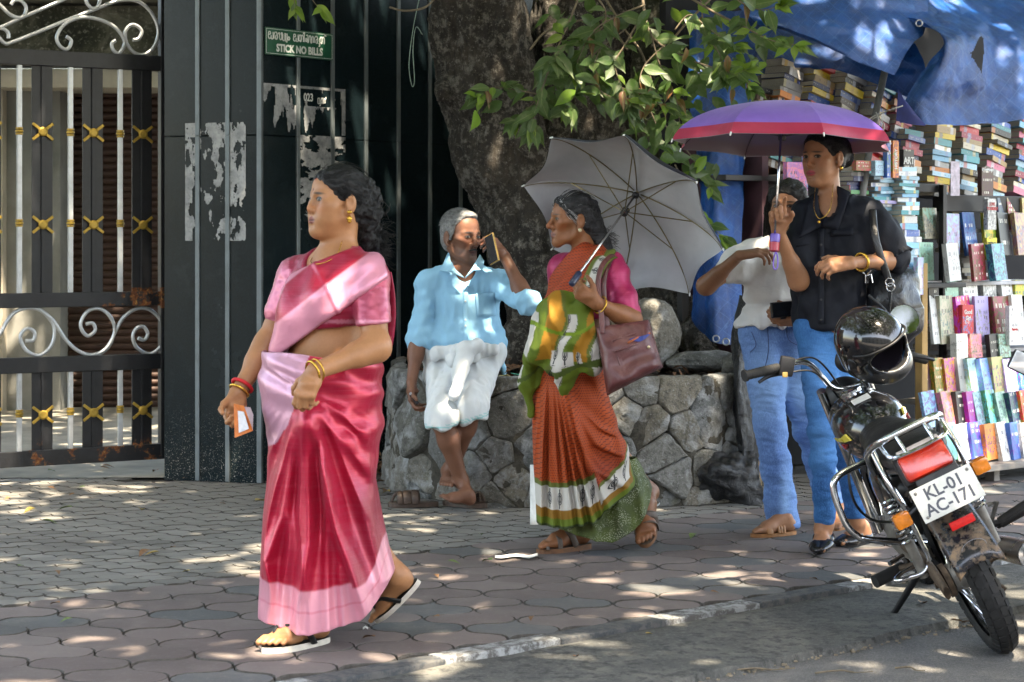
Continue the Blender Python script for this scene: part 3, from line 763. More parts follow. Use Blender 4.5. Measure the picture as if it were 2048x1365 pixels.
for q, (s0, z0) in enumerate(seeds):
    poly = [(max(.01, s0-.3), 0), (min(SMAX-.01, s0+.3), 0), (min(SMAX-.01, s0+.3), ZT), (max(.01, s0-.3), ZT)]
    for s1, z1 in seeds:
        if (s1, z1) != (s0, z0) and abs(s1-s0) < .6:
            kk = .5+.10*(hw[q]-hw[seeds.index((s1, z1))]); poly = clip_poly(poly, (s0+(s1-s0)*kk, z0+(z1-z0)*kk), (s1-s0, z1-z0))
            if not poly: break
    if not poly or len(poly) < 3: continue
    c = (sum(p[0] for p in poly)/len(poly), sum(p[1] for p in poly)/len(poly))
    # resample outline
    per = []; n_ = 26
    L = [math.dist(poly[i], poly[(i+1) % len(poly)]) for i in range(len(poly))]; T = sum(L)
    for i in range(n_):
        d = T*i/n_; j = 0
        while d > L[j] and j < len(L)-1: d -= L[j]; j += 1
        t = d/max(L[j], 1e-6); a, b = poly[j], poly[(j+1) % len(poly)]; per.append((a[0]+t*(b[0]-a[0]), a[1]+t*(b[1]-a[1])))
    rr = random.Random(q); dep = rr.uniform(.006, .034); tx, tz = rr.uniform(-.12, .12), rr.uniform(-.14, .08)
    rows = []
    for k, (f, hgt) in enumerate(((1.05, -.04), (1.0, .15), (.97, .6), (.91, .92), (.75, 1), (.5, 1.0), (.25, 1.0))):
        row = []
        for i, (a, b) in enumerate(per):
            ds, dz = (a-c[0])*f*.975, (b-c[1])*f*.975
            j = 1+.10*mnoise.noise((a*17, b*17, q*3.1))+.05*mnoise.noise((a*45, b*45, q*1.7))
            d = (dep*hgt if hgt > 0 else hgt)+ds*tx+dz*tz+.020*mnoise.noise(((c[0]+ds)*14, (c[1]+dz)*14, q*.7))+.012*abs(mnoise.noise(((c[0]+ds)*36, (c[1]+dz)*36, q*.7)))
            row.append(pl_surf(c[0]+ds*j, max(-.01, c[1]+dz*j), d))
        rows.append(row)
    mb = MB(); mb.grid(rows, closed_u=True); n0 = len(mb.v); mb.v.append(tuple(pl_surf(c[0], c[1], dep*1.05))); last = 6*n_
    for i in range(n_): mb.f.append([last+i, last+(i+1) % n_, n0]); mb.m.append(0)
    o = mb.build('stone', M_STONE, plant, True, 38); recalc(o)
# loose rocks and litter on top of the planter
def rock(c, r, seed, name='boulder', sub=3, mat=None):
    bm = bmesh.new(); bmesh.ops.create_icosphere(bm, subdivisions=sub, radius=1)
    for v in bm.verts:
        n = 1+.22*mnoise.noise(v.co*1.3+Vector((seed, 0, 0)))+.10*mnoise.noise(v.co*3.1+Vector((0, seed, 0)))+.05*mnoise.noise(v.co*8)
        v.co = Vector((v.co.x*r[0], v.co.y*r[1], v.co.z*r[2]))*n+Vector(c)
    me = bpy.data.meshes.new(name); bm.to_mesh(me); bm.free(); o = link(name, me, None, mat or M_STONE, True); me.set_sharp_from_angle(angle=R(40)); return o
tag(rock(P(1300, 665, 10.35), (.15, .13, .20), 2.2), 'tall dark boulder leaning against the trunk behind the handbag', 'boulder')
tag(rock(P(1410, 722, 10.35), (.21, .16, .055), 5.1), 'flat grey slab on the right end of the planter', 'boulder')
tag(rock(P(985, 1018, 9.9), (.13, .10, .035), 8.4, 'loose_stone'), 'flat grey stone on the paving beside the brown sandals', 'stone')
tag(rock(P(1465, 730, 10.25), (.07, .10, .06), 3.3), 'small brown stone at the planter edge by the black sheet', 'stone')

# ================================================================ tree: trunk, limbs, twigs, leaves
def m_bark():
    n = N('bark'); p = n.pos(); q = n.pos((1, 1, .32))
    a = n.noise(p, 2.6, 6, .7, .3); b = n.noise(q, 46, 6, .75, .4); c = n.noise(p, 17, 6, .75)
    col = n.ramp(a, [(.3, (.014, .012, .009)), (.5, (.042, .034, .026)), (.7, (.095, .076, .056))])
    col = n.mix(n.ramp(c, [(.50, 0), (.60, .8)]), col, (.235, .215, .185))
    col = n.mix(n.ramp(b, [(.34, .9), (.5, 0)]), col, (.014, .012, .010))
    col = n.mix(n.ramp(n.noise(p, 52, 4, .7), [(.60, 0), (.68, .7)]), col, (.34, .32, .29))
    return n.set(col=col, rough=.95, nrm=n.bump(n.math('ADD', b, n.math('MULTIPLY', c, .9)), 1.0, .055))
M_BARK = m_bark()
M_TWIG = plain('twig_bark', (.13, .10, .065), .85, 0, .35, 30)
tree = empty('street_tree', (.45, 11.1, .6), 'old leaning street tree with rough grey bark in the stone planter', 'tree')
tr = Sdf()
def T(px, py, Y=10.95): return P(px, py, Y)
tr.chain([T(1140, 790), T(1105, 600), T(1060, 480), T(1005, 320), T(975, 180), T(960, 60), T(945, -160, 10.7), T(930, -420, 10.4)], [.34, .23, .225, .24, .25, .26, .25, .20], .10)
tr.chain([T(1230, 800, 11.2), T(1190, 560, 11.3), T(1165, 300, 11.35), T(1160, 60, 11.35), T(1180, -220, 11.3), T(1230, -480, 11.2)], [.42, .34, .30, .28, .25, .22], .10)
for (x, y, Y, r, e, f_, Y2) in ((1340, 640, 10.9, .10, 1440, 745, 10.5), (1300, 690, 10.7, .08, 1365, 735, 10.3), (1040, 690, 10.7, .09, 985, 740, 10.6), (1370, 690, 11, .09, 1480, 740, 10.8), (1160, 720, 10.6, .09, 1190, 760, 10.25)):
    tr.cone(T(1210, 560, 11.1), T(x, y, Y), .16, r*1.3, .10); tr.cone(T(x, y, Y), T(e, f_, Y2), r*1.2, r*.45, .07)
tr.ball(T(888, 185, 10.75), .07, .10); tr.ball(T(1330, 620, 11), .16, .12)
Vt, Q = tr.mesh(.018, smooth=1); Nn = normals(Vt, Q)
dsp = .020*fbm(Vt, (9, 9, 3.4), 3, 4, .6)+.012*fbm(Vt, (34, 34, 9), 8, 3)
dsp -= .03*np.maximum(0, vnoise(Vt, (16, 16, 2.2), 21)-.25)
Vt = Vt+Nn*dsp[:, None]
npmesh('trunk', Vt, Q, M_BARK, tree)
# twigs and leaves in front of the trunk
def leaf_mesh(name, L, W_, curl, fold, mats):
    mb = MB(); rows = []
    prof = [0, .55, .9, 1, .93, .72, .42, .12, 0]
    n = len(prof)
    for i, w in enumerate(prof):
        t = i/(n-1); x = t*L; z = -curl*L*t*t
        rows.append([Vector((x, s*w*W_/2, z+fold*abs(s)*w*W_/2)) for s in (-1, -.5, 0, .5, 1)])
    mb.grid(rows); me = mb.mesh(name)
    me.polygons.foreach_set('use_smooth', [True]*len(me.polygons)); me.materials.append(mats); return me
def m_leaf(name, c1, c2, c3, transl=.35):
    n = N(name); r = n.orand(); g = n.coord('Object'); a = n.noise(n.pos(), 40, 4, .7)
    col = n.ramp(r, [(0, c1), (.5, c2), (1, c3)])
    col = n.mix(n.ramp(a, [(.5, 0), (.75, .6)]), col, (.16, .17, .10))
    y = n.sep(g)[1]; vein = n.ramp(n.math('ABSOLUTE', y), [(0, 1), (.0016, 0)])
    col = n.mix(n.math('MULTIPLY', vein, .5), col, (.22, .27, .10))
    n.set(col=col, rough=.42, spec=.45, nrm=n.bump(n.noise(g, 160, 3), .25, .002))
    tr = n.nd('ShaderNodeBsdfTranslucent', i_Color=n.mix(.5, col, (.20, .32, .03)))
    mx = n.nd('ShaderNodeMixShader', i_0=transl); n.put(mx.inputs[1], n.b.outputs[0]); n.put(mx.inputs[2], tr.outputs[0]); n.put(n.out.inputs[0], mx.outputs[0]); return n.m
M_LEAF = m_leaf('leaf_dull_green', (.030, .070, .016), (.052, .105, .028), (.085, .140, .048))
M_LEAFY = m_leaf('leaf_bright_green', (.11, .21, .02), (.16, .29, .03), (.20, .30, .05), .45)
M_LEAFD = m_leaf('leaf_dead_brown', (.10, .035, .015), (.17, .07, .03), (.22, .12, .05), .2)
LV = [leaf_mesh('leaf', L, w, c, f, M_LEAF) for L, w, c, f in ((.135, .062, .12, .18), (.12, .058, .3, .25), (.105, .05, -.05, .12), (.15, .066, .22, .3))]
LVY = [leaf_mesh('leaf', L, w, c, f, M_LEAFY) for L, w, c, f in ((.11, .045, .15, .2), (.085, .038, .3, .3))]
LVD = [leaf_mesh('leaf', .10, .035, .6, .8, M_LEAFD)]
rl = random.Random(21); V3_ = lambda *a: Vector(a)
def put_leaf(base, d, par, young=False, dead=False, scale=1.0):
    me = rl.choice(LVD if dead else LVY if young else LV)
    d = d.normalized(); up = Vector((rl.uniform(-.5, .5), -.75+rl.uniform(-.4, .3), .55+rl.uniform(-.4, .5)))
    y = up.cross(d); y = y.normalized() if y.length > 1e-3 else Vector((0, 1, 0)); z = d.cross(y)
    m = Matrix((d, y, z)).transposed().to_4x4() @ Matrix.Scale(scale*rl.uniform(.8, 1.12), 4); m.translation = base
    o = link('leaf', me); o.matrix_world = m; o.parent = par; o.matrix_parent_inverse = Matrix.Translation(par.location).inverted(); return o
def twig(pix, r0=.008, leaves=8, tip=4, young=.12, dead=.05, start=.25):
    pts = spline([P(*q) for q in pix], 6); n = len(pts)
    o = MB().tube(pts, [r0*(1-.75*i/(n-1)) for i in range(n)], 6).build('twig', M_TWIG, tree, True)
    for i in range(leaves):
        t = start+(1-start)*i/max(1, leaves-1); k = min(n-2, int(t*(n-1))); d = (pts[k+1]-pts[k]).normalized()
        side = Vector((rl.uniform(-1, 1), rl.uniform(-.6, .25), rl.uniform(-.9, .45)))
        put_leaf(pts[k], d*.5+side, tree, rl.random() < young, rl.random() < dead)
    for i in range(tip):
        d = (pts[-1]-pts[-2]).normalized()+Vector((rl.uniform(-.9, .9), rl.uniform(-.8, .2), rl.uniform(-.8, .4)))
        put_leaf(pts[-1], d, tree, rl.random() < young*3, False, .9)
YB = 10.2
twig([(1170, -40, YB+.3), (1140, 40, YB), (1100, 130, YB-.1), (1080, 190, YB-.15), (1030, 240, YB-.2)], .007, 9, 5)
twig([(1080, 190, YB-.15), (1030, 180, YB-.2), (985, 175, YB-.25), (965, 190, YB-.3)], .005, 10, 6, .15)
twig([(1110, 110, YB-.1), (1085, 175, YB-.25), (1070, 225, YB-.3), (1065, 255, YB-.3)], .005, 8, 6, .1)
twig([(1280, -60, YB+.3), (1290, 30, YB), (1310, 80, YB-.1), (1380, 120, YB-.25), (1470, 150, YB-.4), (1500, 175, YB-.5)], .009, 14, 5, .1, .12)
twig([(1290, 20, YB), (1250, 90, YB-.2), (1230, 130, YB-.3), (1250, 190, YB-.4), (1260, 210, YB-.4)], .006, 12, 5, .12, .1)
twig([(1300, 60, YB-.1), (1320, 130, YB-.2), (1350, 190, YB-.3), (1360, 250, YB-.4)], .006, 13, 6, .2, .12)
twig([(1290, 10, YB), (1240, 30, YB-.1), (1190, 60, YB-.2), (1160, 110, YB-.2), (1150, 150, YB-.2)], .006, 12, 6, .1)
twig([(1340, -30, YB+.1), (1420, 20, YB-.1), (1480, 50, YB-.3), (1540, 80, YB-.5), (1590, 90, YB-.6)], .008, 14, 6, .3)
twig([(1440, -30, YB), (1490, 10, YB-.3), (1530, 20, YB-.4), (1560, 10, YB-.5)], .006, 10, 6, .35)
twig([(1200, 100, YB-.2), (1190, 140, YB-.3), (1230, 170, YB-.3), (1290, 190, YB-.4)], .004, 11, 5, .1, .1)
twig([(1210, 140, YB-.2), (1200, 180, YB-.3), (1245, 205, YB-.35), (1260, 225, YB-.35)], .004, 9, 5, .35, .15)
twig([(1180, -20, YB+.1), (1210, 20, YB), (1200, 60, YB-.1), (1130, 90, YB-.2), (1110, 120, YB-.25)], .006, 10, 5, .08)
twig([(1400, -20, YB), (1410, 60, YB-.1), (1440, 110, YB-.3), (1450, 150, YB-.4)], .005, 11, 5, .15, .1)
twig([(1380, 120, YB-.2), (1400, 150, YB-.3), (1440, 160, YB-.4), (1490, 140, YB-.45)], .004, 10, 5, .2, .1)
twig([(1330, 90, YB-.1), (1290, 130, YB-.25), (1280, 170, YB-.3), (1300, 200, YB-.3), (1330, 210, YB-.35)], .004, 11, 6, .12, .12)
twig([(1350, 60, YB-.1), (1380, 30, YB-.1), (1420, 60, YB-.2), (1470, 90, YB-.35)], .005, 10, 6, .2, .05)
twig([(1250, 60, YB+.1), (1210, 90, YB), (1180, 120, YB-.1), (1150, 190, YB-.15), (1130, 220, YB-.2)], .004, 10, 5, .1, .05)
twig([(1330, 250, 10.5), (1380, 310, 10.4), (1400, 345, 10.35), (1420, 375, 10.3)], .005, 8, 5, .2, 0)
twig([(1350, 330, 10.6), (1400, 420, 10.4), (1420, 450, 10.35), (1445, 475, 10.3)], .005, 8, 6, .25, 0)
twig([(1300, 220, 10.6), (1330, 290, 10.6), (1350, 310, 10.5)], .005, 9, 4, .1, .1)
twig([(560, -60, 10.3), (585, -10, 10.2), (590, 15, 10.2)], .004, 4, 4, .9, 0)
twig([(600, -60, 10.3), (625, 0, 10.2), (645, 20, 10.2)], .003, 3, 3, .9, 0, .7)
for (x, y) in ((1372, 95), (1300, 175), (1465, 175), (1280, 210), (1500, 160), (1455, 110)): put_leaf(P(x, y, YB-.4), Vector((rl.uniform(-.3, .3), -.1, -1)), tree, False, True)
for pix in ([(780, 15, 10.3), (810, 22, 10.25), (850, 15, 10.3), (875, -10, 10.4)], [(1200, -20, 10.4), (1250, 60, 10.3), (1285, 110, 10.2), (1310, 190, 10.1)], [(1440, -20, 10.3), (1370, 50, 10.2), (1330, 100, 10.2)], [(1255, 100, 10.1), (1200, 40, 10.2), (1100, 60, 10.2), (1060, 100, 10.1)]):
    MB().tube(spline([P(*q) for q in pix], 6), .006, 6).build('twig', M_TWIG, tree, True)
fol = MB(); rq = random.Random(77); msrc = LV[0]
cl = [(1000, 190), (1060, 215), (1090, 170), (1130, 120), (1180, 90), (1240, 120), (1290, 160), (1330, 200), (1220, 200), (1380, 170), (1440, 140), (1480, 110), (1530, 70), (1490, 40), (1420, 60), (1350, 110), (1300, 60), (1200, 40), (1150, 170), (1260, 240), (1350, 250), (1420, 210), (1330, 300), (1400, 330), (1140, 20), (1380, 10)]
for (x, y) in cl:
    for k in range(8):
        c = P(x+rq.gauss(0, 26), y+rq.gauss(0, 20), YB+rq.uniform(-.35, .45)); d = V3_(rq.uniform(-1, 1), rq.uniform(-.7, .4), rq.uniform(-1, .35)).normalized(); up = V3_(rq.uniform(-.6, .6), -.6, rq.uniform(-.2, 1)); y_ = up.cross(d).normalized(); z_ = d.cross(y_); L = rq.uniform(.8, 1.1)
        mt = Matrix((d, y_, z_)).transposed().to_4x4() @ Matrix.Scale(L, 4); mt.translation = c; src = rq.choice(LV); fol.add([mt @ v.co for v in src.vertices], [list(f.vertices) for f in src.polygons], 1 if rq.random() < .1 else 0)
o = fol.build('foliage', [M_LEAF, M_LEAFY], tree, True); o['kind'] = 'stuff'
# the crown overhead, far above the frame: it shades the footpath and lets flecks of sun through
LM = []
mbc = MB(); rc_ = random.Random(5)
def crown_leaf(c, s):
    a = Vector((rc_.gauss(0, 1), rc_.gauss(0, 1), rc_.gauss(0, .5))).normalized(); b = a.cross(Vector((rc_.gauss(0, 1), rc_.gauss(0, 1), rc_.gauss(0, 1)))).normalized()
    mbc.add([c-a*s, c-b*s*.45, c+a*s, c+b*s*.45], [(0, 1, 2, 3)])
NCR = 25000
while len(mbc.f) < NCR:
    x, y = rc_.uniform(-8, 7.5), rc_.uniform(.2, 17)
    z = 5.2+rc_.uniform(-.5, 2.2)-.05*abs(x-.5)
    if mnoise.fractal((x*.9+3.1, y*.9, z*.2), .9, 2, 4) < (-.42 if x > -1.2 or y < 3.0 or y > 9.6 else -.20): continue
    for k in range(4): crown_leaf(Vector((x, y, z))+Vector((rc_.gauss(0, .2), rc_.gauss(0, .2), rc_.gauss(0, .14))), rc_.uniform(.17, .29))
o = mbc.build('crown', M_LEAF, tree); o['kind'] = 'stuff'
for pix in ([(930, -420, 10.4), (700, -800, 8.8), (300, -1100, 7.2)], [(1230, -480, 11.2), (1500, -800, 10), (1900, -1000, 8.6)], [(945, -380, 10.4), (1000, -800, 8), (1100, -1500, 5)]):
    pts = spline([P(*q) for q in pix], 6); MB().tube(pts, [.2*(1-.6*i/len(pts)) for i in range(len(pts))], 10).build('limb', M_BARK, tree, True)

# ================================================================ blue tarpaulins over the book stall
def m_tarp():
    n = N('blue_tarpaulin'); p = n.pos(); a = n.noise(p, 5, 5, .65, .5); cr = n.noise(n.pos((1, 1, 1), (0, .7, .4)), 16, 5, .7, 1.5)
    col = n.ramp(a, [(.3, (.001, .024, .11)), (.6, (.002, .066, .27)), (.8, (.008, .14, .44))])
    l1 = n.wave(n.pos((1, 1, 1), (0, .9, .2)), 5, 1.2); l2 = n.wave(n.pos((1, 1, 1), (0, -.6, .3)), 5, 1.2)
    crease = n.math('MAXIMUM', n.ramp(l1, [(.99, 0), (1, .22)]), n.ramp(l2, [(.99, 0), (1, .22)]))
    wear = n.ramp(n.noise(p, 26, 5, .75, 1), [(.58, 0), (.74, .35)])
    col = n.mix(n.math('ADD', crease, wear, True), col, (.12, .27, .52))
    wv = n.wave(p, 260, 0, dirn='Z')
    return n.set(col=col, rough=.33, spec=.5, nrm=n.bump(n.math('ADD', cr, n.math('MULTIPLY', wv, .05)), .4, .02))
M_TARP = m_tarp()
def sheet(name, ctrl, parent, mat, nu=60, nv=40, amp=.03, seed=1, hole=None, stretch=(6, 6, 6)):
    rows = [spline([P(*q) for q in row], nu//(len(row)-1)) for row in ctrl]; m = len(rows[0])
    cols = [spline([rows[i][j] for i in range(len(rows))], nv//(len(rows)-1)) for j in range(m)]
    Vt = np.array([[tuple(p) for p in c] for c in cols]); a, b = Vt.shape[:2]; V2 = Vt.reshape(-1, 3)
    Q = np.array([[i*b+j, (i+1)*b+j, (i+1)*b+j+1, i*b+j+1] for i in range(a-1) for j in range(b-1)])
    if hole: Q = np.array([q for q in Q if not hole(*(V2[q].mean(0)))])
    Nn = normals(V2, Q)
    rid = 1-np.abs(fbm(V2, np.array(stretch)*.7, seed, 3, .42)); V2 = V2+Nn*(amp*(rid-.5)+.12*amp*fbm(V2, (18, 18, 18), seed+4, 2))[:, None]
    return npmesh(name, V2, Q, mat, parent)
tarp = empty('tarpaulin', (2.4, 11.2, 2.2), 'worn blue tarpaulin sheets slung over the book stall', 'tarpaulin')
def inpix(v, poly):
    px, py = 1024+FOC*v[0]/v[1], HOR-(v[2]-CAMH)*FOC/v[1]; c = False; n = len(poly)
    for i in range(n):
        (x1, y1), (x2, y2) = poly[i], poly[(i+1) % n]
        if (y1 > py) != (y2 > py) and px < (x2-x1)*(py-y1)/(y2-y1)+x1: c = not c
    return c
sheet('roof_sheet', [[(1700, -70, 11.6), (1850, -80, 11.6), (2000, -70, 11.9), (2200, -60, 12.3)], [(1735, 8, 10.9), (1850, 22, 10.8), (2000, 30, 11.2), (2200, 35, 11.6)], [(1885, 70, 10.55), (1900, 80, 10.5), (2000, 90, 10.9), (2200, 95, 11.3)],
   [(1850, 130, 10.5), (1890, 150, 10.42), (2000, 160, 10.8), (2200, 155, 11.2)], [(1815, 190, 10.5), (1860, 205, 10.45), (2000, 205, 10.8), (2200, 195, 11.2)], [(1800, 246, 10.5), (1865, 250, 10.42), (2000, 245, 10.75), (2200, 232, 11.15)]],
   tarp, M_TARP, 120, 140, .04, 3, lambda x, y, z: inpix((x, y, z), [(1958, 75), (1967, 78), (1962, 150), (1944, 118), (1940, 108)]), (5, 5, 3.5))
sheet('valance', [[(1440, -60, 10.9), (1560, -60, 10.8), (1700, -55, 10.8), (1860, -10, 10.9)], [(1470, 0, 10.7), (1580, 10, 10.6), (1700, 30, 10.55), (1850, 62, 10.65)], [(1500, 35, 10.62), (1590, 60, 10.5), (1700, 88, 10.45), (1822, 92, 10.55)], [(1520, 50, 10.65), (1632, 88, 10.5), (1706, 118, 10.42), (1790, 150, 10.45)]],
   tarp, M_TARP, 60, 45, .03, 9, None, (2.2, 4, 9))
sheet('inner_sheet', [[(1380, 20, 11.3), (1500, 30, 11.2), (1640, 70, 11.1), (1830, 90, 11.0)], [(1395, 120, 11.3), (1500, 100, 11.1), (1650, 130, 11.0), (1850, 130, 10.9)], [(1400, 170, 11.3), (1520, 150, 11.1), (1650, 135, 11.0), (1840, 205, 10.85)]], tarp, M_TARP, 45, 40, .05, 5, None, (3, 4, 5))
sheet('hanging_sheet', [[(1370, 20, 10.95), (1430, 20, 10.9), (1480, 20, 10.85), (1525, 20, 10.85)], [(1390, 250, 10.8), (1425, 260, 10.65), (1460, 255, 10.65), (1500, 250, 10.7)], [(1400, 420, 10.7), (1430, 430, 10.5), (1460, 430, 10.55), (1488, 420, 10.6)], [(1390, 560, 10.65), (1425, 570, 10.45), (1455, 570, 10.5), (1485, 560, 10.55)], [(1388, 640, 10.6), (1420, 680, 10.45), (1450, 690, 10.45), (1482, 690, 10.5)]],
   tarp, M_TARP, 48, 60, .06, 12, None, (7, 7, 1.6))
M_ALU = plain('eyelet_metal', (.35, .36, .38), .35, .8, .1)
for (x, y, Y) in ((1838, 47, 10.60), (1820, 236, 10.43), (1805, 210, 10.45), (1432, 678, 10.40), (1452, 684, 10.40)):
    c = P(x, y, Y-.03); MB().tube([c+Vector((.017*math.cos(q), 0, .017*math.sin(q))) for q in np.linspace(0, 2*math.pi, 16, False)], .0045, 6, closed=True).build('eyelet', M_ALU, tarp, True)
sheet('corner_patch', [[(1796, 178, 10.42), (1806, 195, 10.4), (1815, 205, 10.4)], [(1794, 215, 10.4), (1820, 225, 10.38), (1838, 235, 10.38)], [(1792, 242, 10.4), (1825, 250, 10.38), (1853, 252, 10.38)]], tarp, plain('navy_hem', (.012, .02, .13), .5, 0, .3, 15), 12, 12, .006, 2)
# black plastic sheet hanging by the planter
M_BPL = N('black_plastic'); _p = M_BPL.pos(); M_BPL.set(col=M_BPL.ramp(M_BPL.noise(_p, 6, 5, .7), [(.3, (.005, .0055, .0065)), (.75, (.014, .015, .018))]), rough=.42, nrm=M_BPL.bump(M_BPL.noise(_p, 22, 5, .7, 1), .8, .02)); M_BPL = M_BPL.m
bp = empty('plastic_sheet', (1.2, 10.2, 0), 'crumpled black plastic sheet hanging beside the planter and spilling on the paving', 'plastic sheet')
sheet('hanging_part', [[(1478, 590, 10.2), (1492, 590, 10.15), (1512, 600, 10.2)], [(1462, 680, 10.15), (1480, 690, 10.05), (1512, 690, 10.15)], [(1460, 800, 10.1), (1480, 810, 9.98), (1516, 810, 10.1)], [(1468, 900, 10.05), (1488, 900, 9.95), (1522, 900, 10.1)], [(1462, 985, 10.15), (1490, 1000, 10.0), (1528, 985, 10.2)]], bp, M_BPL, 40, 90, .05, 4, None, (16, 16, 3))
sheet('spilled_part', [[(1425, 908, 9.98), (1470, 902, 9.98), (1508, 902, 10.02)], [(1396, 940, 9.90), (1450, 938, 9.84), (1515, 930, 9.92)], [(1398, 972, 9.90), (1455, 970, 9.86), (1524, 972, 9.92)], [(1402, 1002, 9.98), (1470, 1008, 9.92), (1532, 1009, 9.90)]], bp, M_BPL, 60, 45, .05, 6, None, (11, 11, 11))
o = MB().tube([P(1518, 1000, 10.25), P(1514, 940, 10.27), P(1510, 860, 10.3)], .022, 6).build('timber_prop', plain('raw_timber', (.20, .14, .07), .8, 0, .35, 14)); tag(o, 'slim raw timber prop behind the jeans of the woman in white', 'post')
# ================================================================ book stall
SPL = Plane((2.06, 11.06), (2.81, 11.70))
M_SHELF = plain('dark_shelf_wood', (.014, .012, .011), .6, 0, .3, 8)
M_STEEL = plain('rack_steel', (.009, .009, .010), .45, .3, .3, 10)
M_PLANK = plain('worn_plank', (.20, .18, .16), .8, 0, .3, 9)
M_EDGE = plain('pale_shelf_edge', (.42, .42, .44), .6, 0, .2, 9)
stall = empty('book_stall', SPL.at(.5, 0, -.2), 'roadside second-hand book stall with dark rack and shelves', 'stall')
sm = SPL.mat(0, 0)
def su(px, off=0): return SPL.hit(px, 500, off)[0]
def szz(px, py, off=0): return SPL.hit(px, py, off)[1]
MB().box((1.35, -.75, 1.6), (4.6, .05, 3.2), sm).build('back_panel', plain('stall_back', (.007, .007, .009), .9, 0, .3, 5), stall)
MB().box((-.80, -.42, .95), (.05, .62, 1.9), sm).build('side_panel', plain('maroon_board', (.055, .02, .028), .8, 0, .3, 6), stall)
MB().box((su(1878), .0, 1.0), (.032, .03, szz(1878, 372)*1.0-.0+.64-.64+.0), sm).build('rack_post', M_STEEL, stall) if False else None
zt_ = szz(1878, 370); zb_ = szz(1878, 885)
MB().bbox((su(1880), .02, (zt_+zb_)/2), (.034, .034, zt_-zb_), .003, sm).build('rack_post', M_STEEL, stall)
MB().bbox((su(1840), -.02, zt_-.02), (su(1880)-su(1800)+.02, .03, .05), .003, sm).build('rack_rail', M_STEEL, stall)
MB().bbox(((su(1880)+su(2100))/2+.02, -.06, szz(1990, 408)), (su(2100)-su(1880)-.04, .05, .10), .003, sm).build('top_board', M_SHELF, stall)
for (x0, x1, y, off, dep) in ((1886, 2100, 566, .0, .30), (1800, 1870, 566, .0, .30), (1960, 2110, 462, -.08, .25), (1886, 2110, 700, .0, .3), (1800, 1870, 660, .0, .3)):
    a, b = su(x0), su(x1); z = szz((x0+x1)/2, y)
    MB().bbox(((a+b)/2, off-dep/2+.05, z), (b-a, dep, .022), .003, sm).build('shelf', M_EDGE, stall)
za = szz(1980, 926, .55)
MB().bbox((su(2000, .55), .50, za-.02), (su(2200, .55)-su(1810, .55), .24, .035), .004, sm).build('display_plank', M_PLANK, stall)
for x in (1840, 1985, 2110): MB().box((su(x, .5), .5, (za-.04)/2), (.05, .06, za-.04), sm).build('plank_leg', M_PLANK, stall)
MB().bbox((su(1834, .3), .33, .62), (.05, .05, 1.2), .004, sm).build('timber_upright', plain('yellow_timber', (.33, .20, .07), .75, 0, .25, 10), stall)
MB().tube([P(1770, 140, 10.75), P(1745, 260, 10.7), P(1720, 420, 10.7), P(1690, 900, 10.7)], .02, 8).build('canopy_pole', plain('grey_pole', (.16, .16, .155), .7, .2, .3, 12), stall, True)
M_STR = plain('white_string', (.55, .55, .52), .8)
st = MB()
for pix in ([(1806, 212, 10.36), (1775, 222, 10.4), (1755, 232, 10.62)], [(1757, 228, 10.6), (1740, 238, 10.6), (1735, 245, 10.58)], [(1755, 232, 10.6), (1768, 250, 10.58), (1765, 265, 10.58), (1757, 270, 10.57)], [(1752, 225, 10.6), (1758, 245, 10.58), (1756, 268, 10.57)], [(1744, 240, 10.62), (1750, 236, 10.6), (1762, 232, 10.62)]):
    st.tube(spline([P(*q) for q in pix], 5), .0035, 5)
tag(st.build('tie_string', M_STR, None, True), 'white string knotted round the canopy pole', 'string')
tag(MB().tube(spline([P(*q) for q in ((838, 0, 10.9), (826, 60, 10.9), (818, 130, 10.9), (824, 172, 10.9), (829, 160, 10.9), (826, 100, 10.9), (832, 55, 10.9), (845, 70, 10.9))], 6), .0022, 5).build('hanging_wire', plain('pale_wire', (.30, .42, .36), .5), None, True), 'thin pale wire loop hanging in front of the granite wall', 'wire')
zp = szz(1650, 352, -.2)
MB().bbox(((su(1495)+su(1815))/2, -.32, zp-.03), (su(1815)-su(1495)+.1, .42, .03), .004, sm).build('pile_shelf', M_SHELF, stall)
MB().bbox(((su(1700)+su(1850))/2, .16, szz(1780, 566, .2)-.02), (su(1850)-su(1700), .26, .025), .004, sm).build('stack_shelf', M_SHELF, stall)
for x in (1500, 1650, 1812): MB().box((su(x), -.5, (zp-.04)/2), (.05, .04, zp-.045), sm).build('shelf_post', M_STEEL, stall)
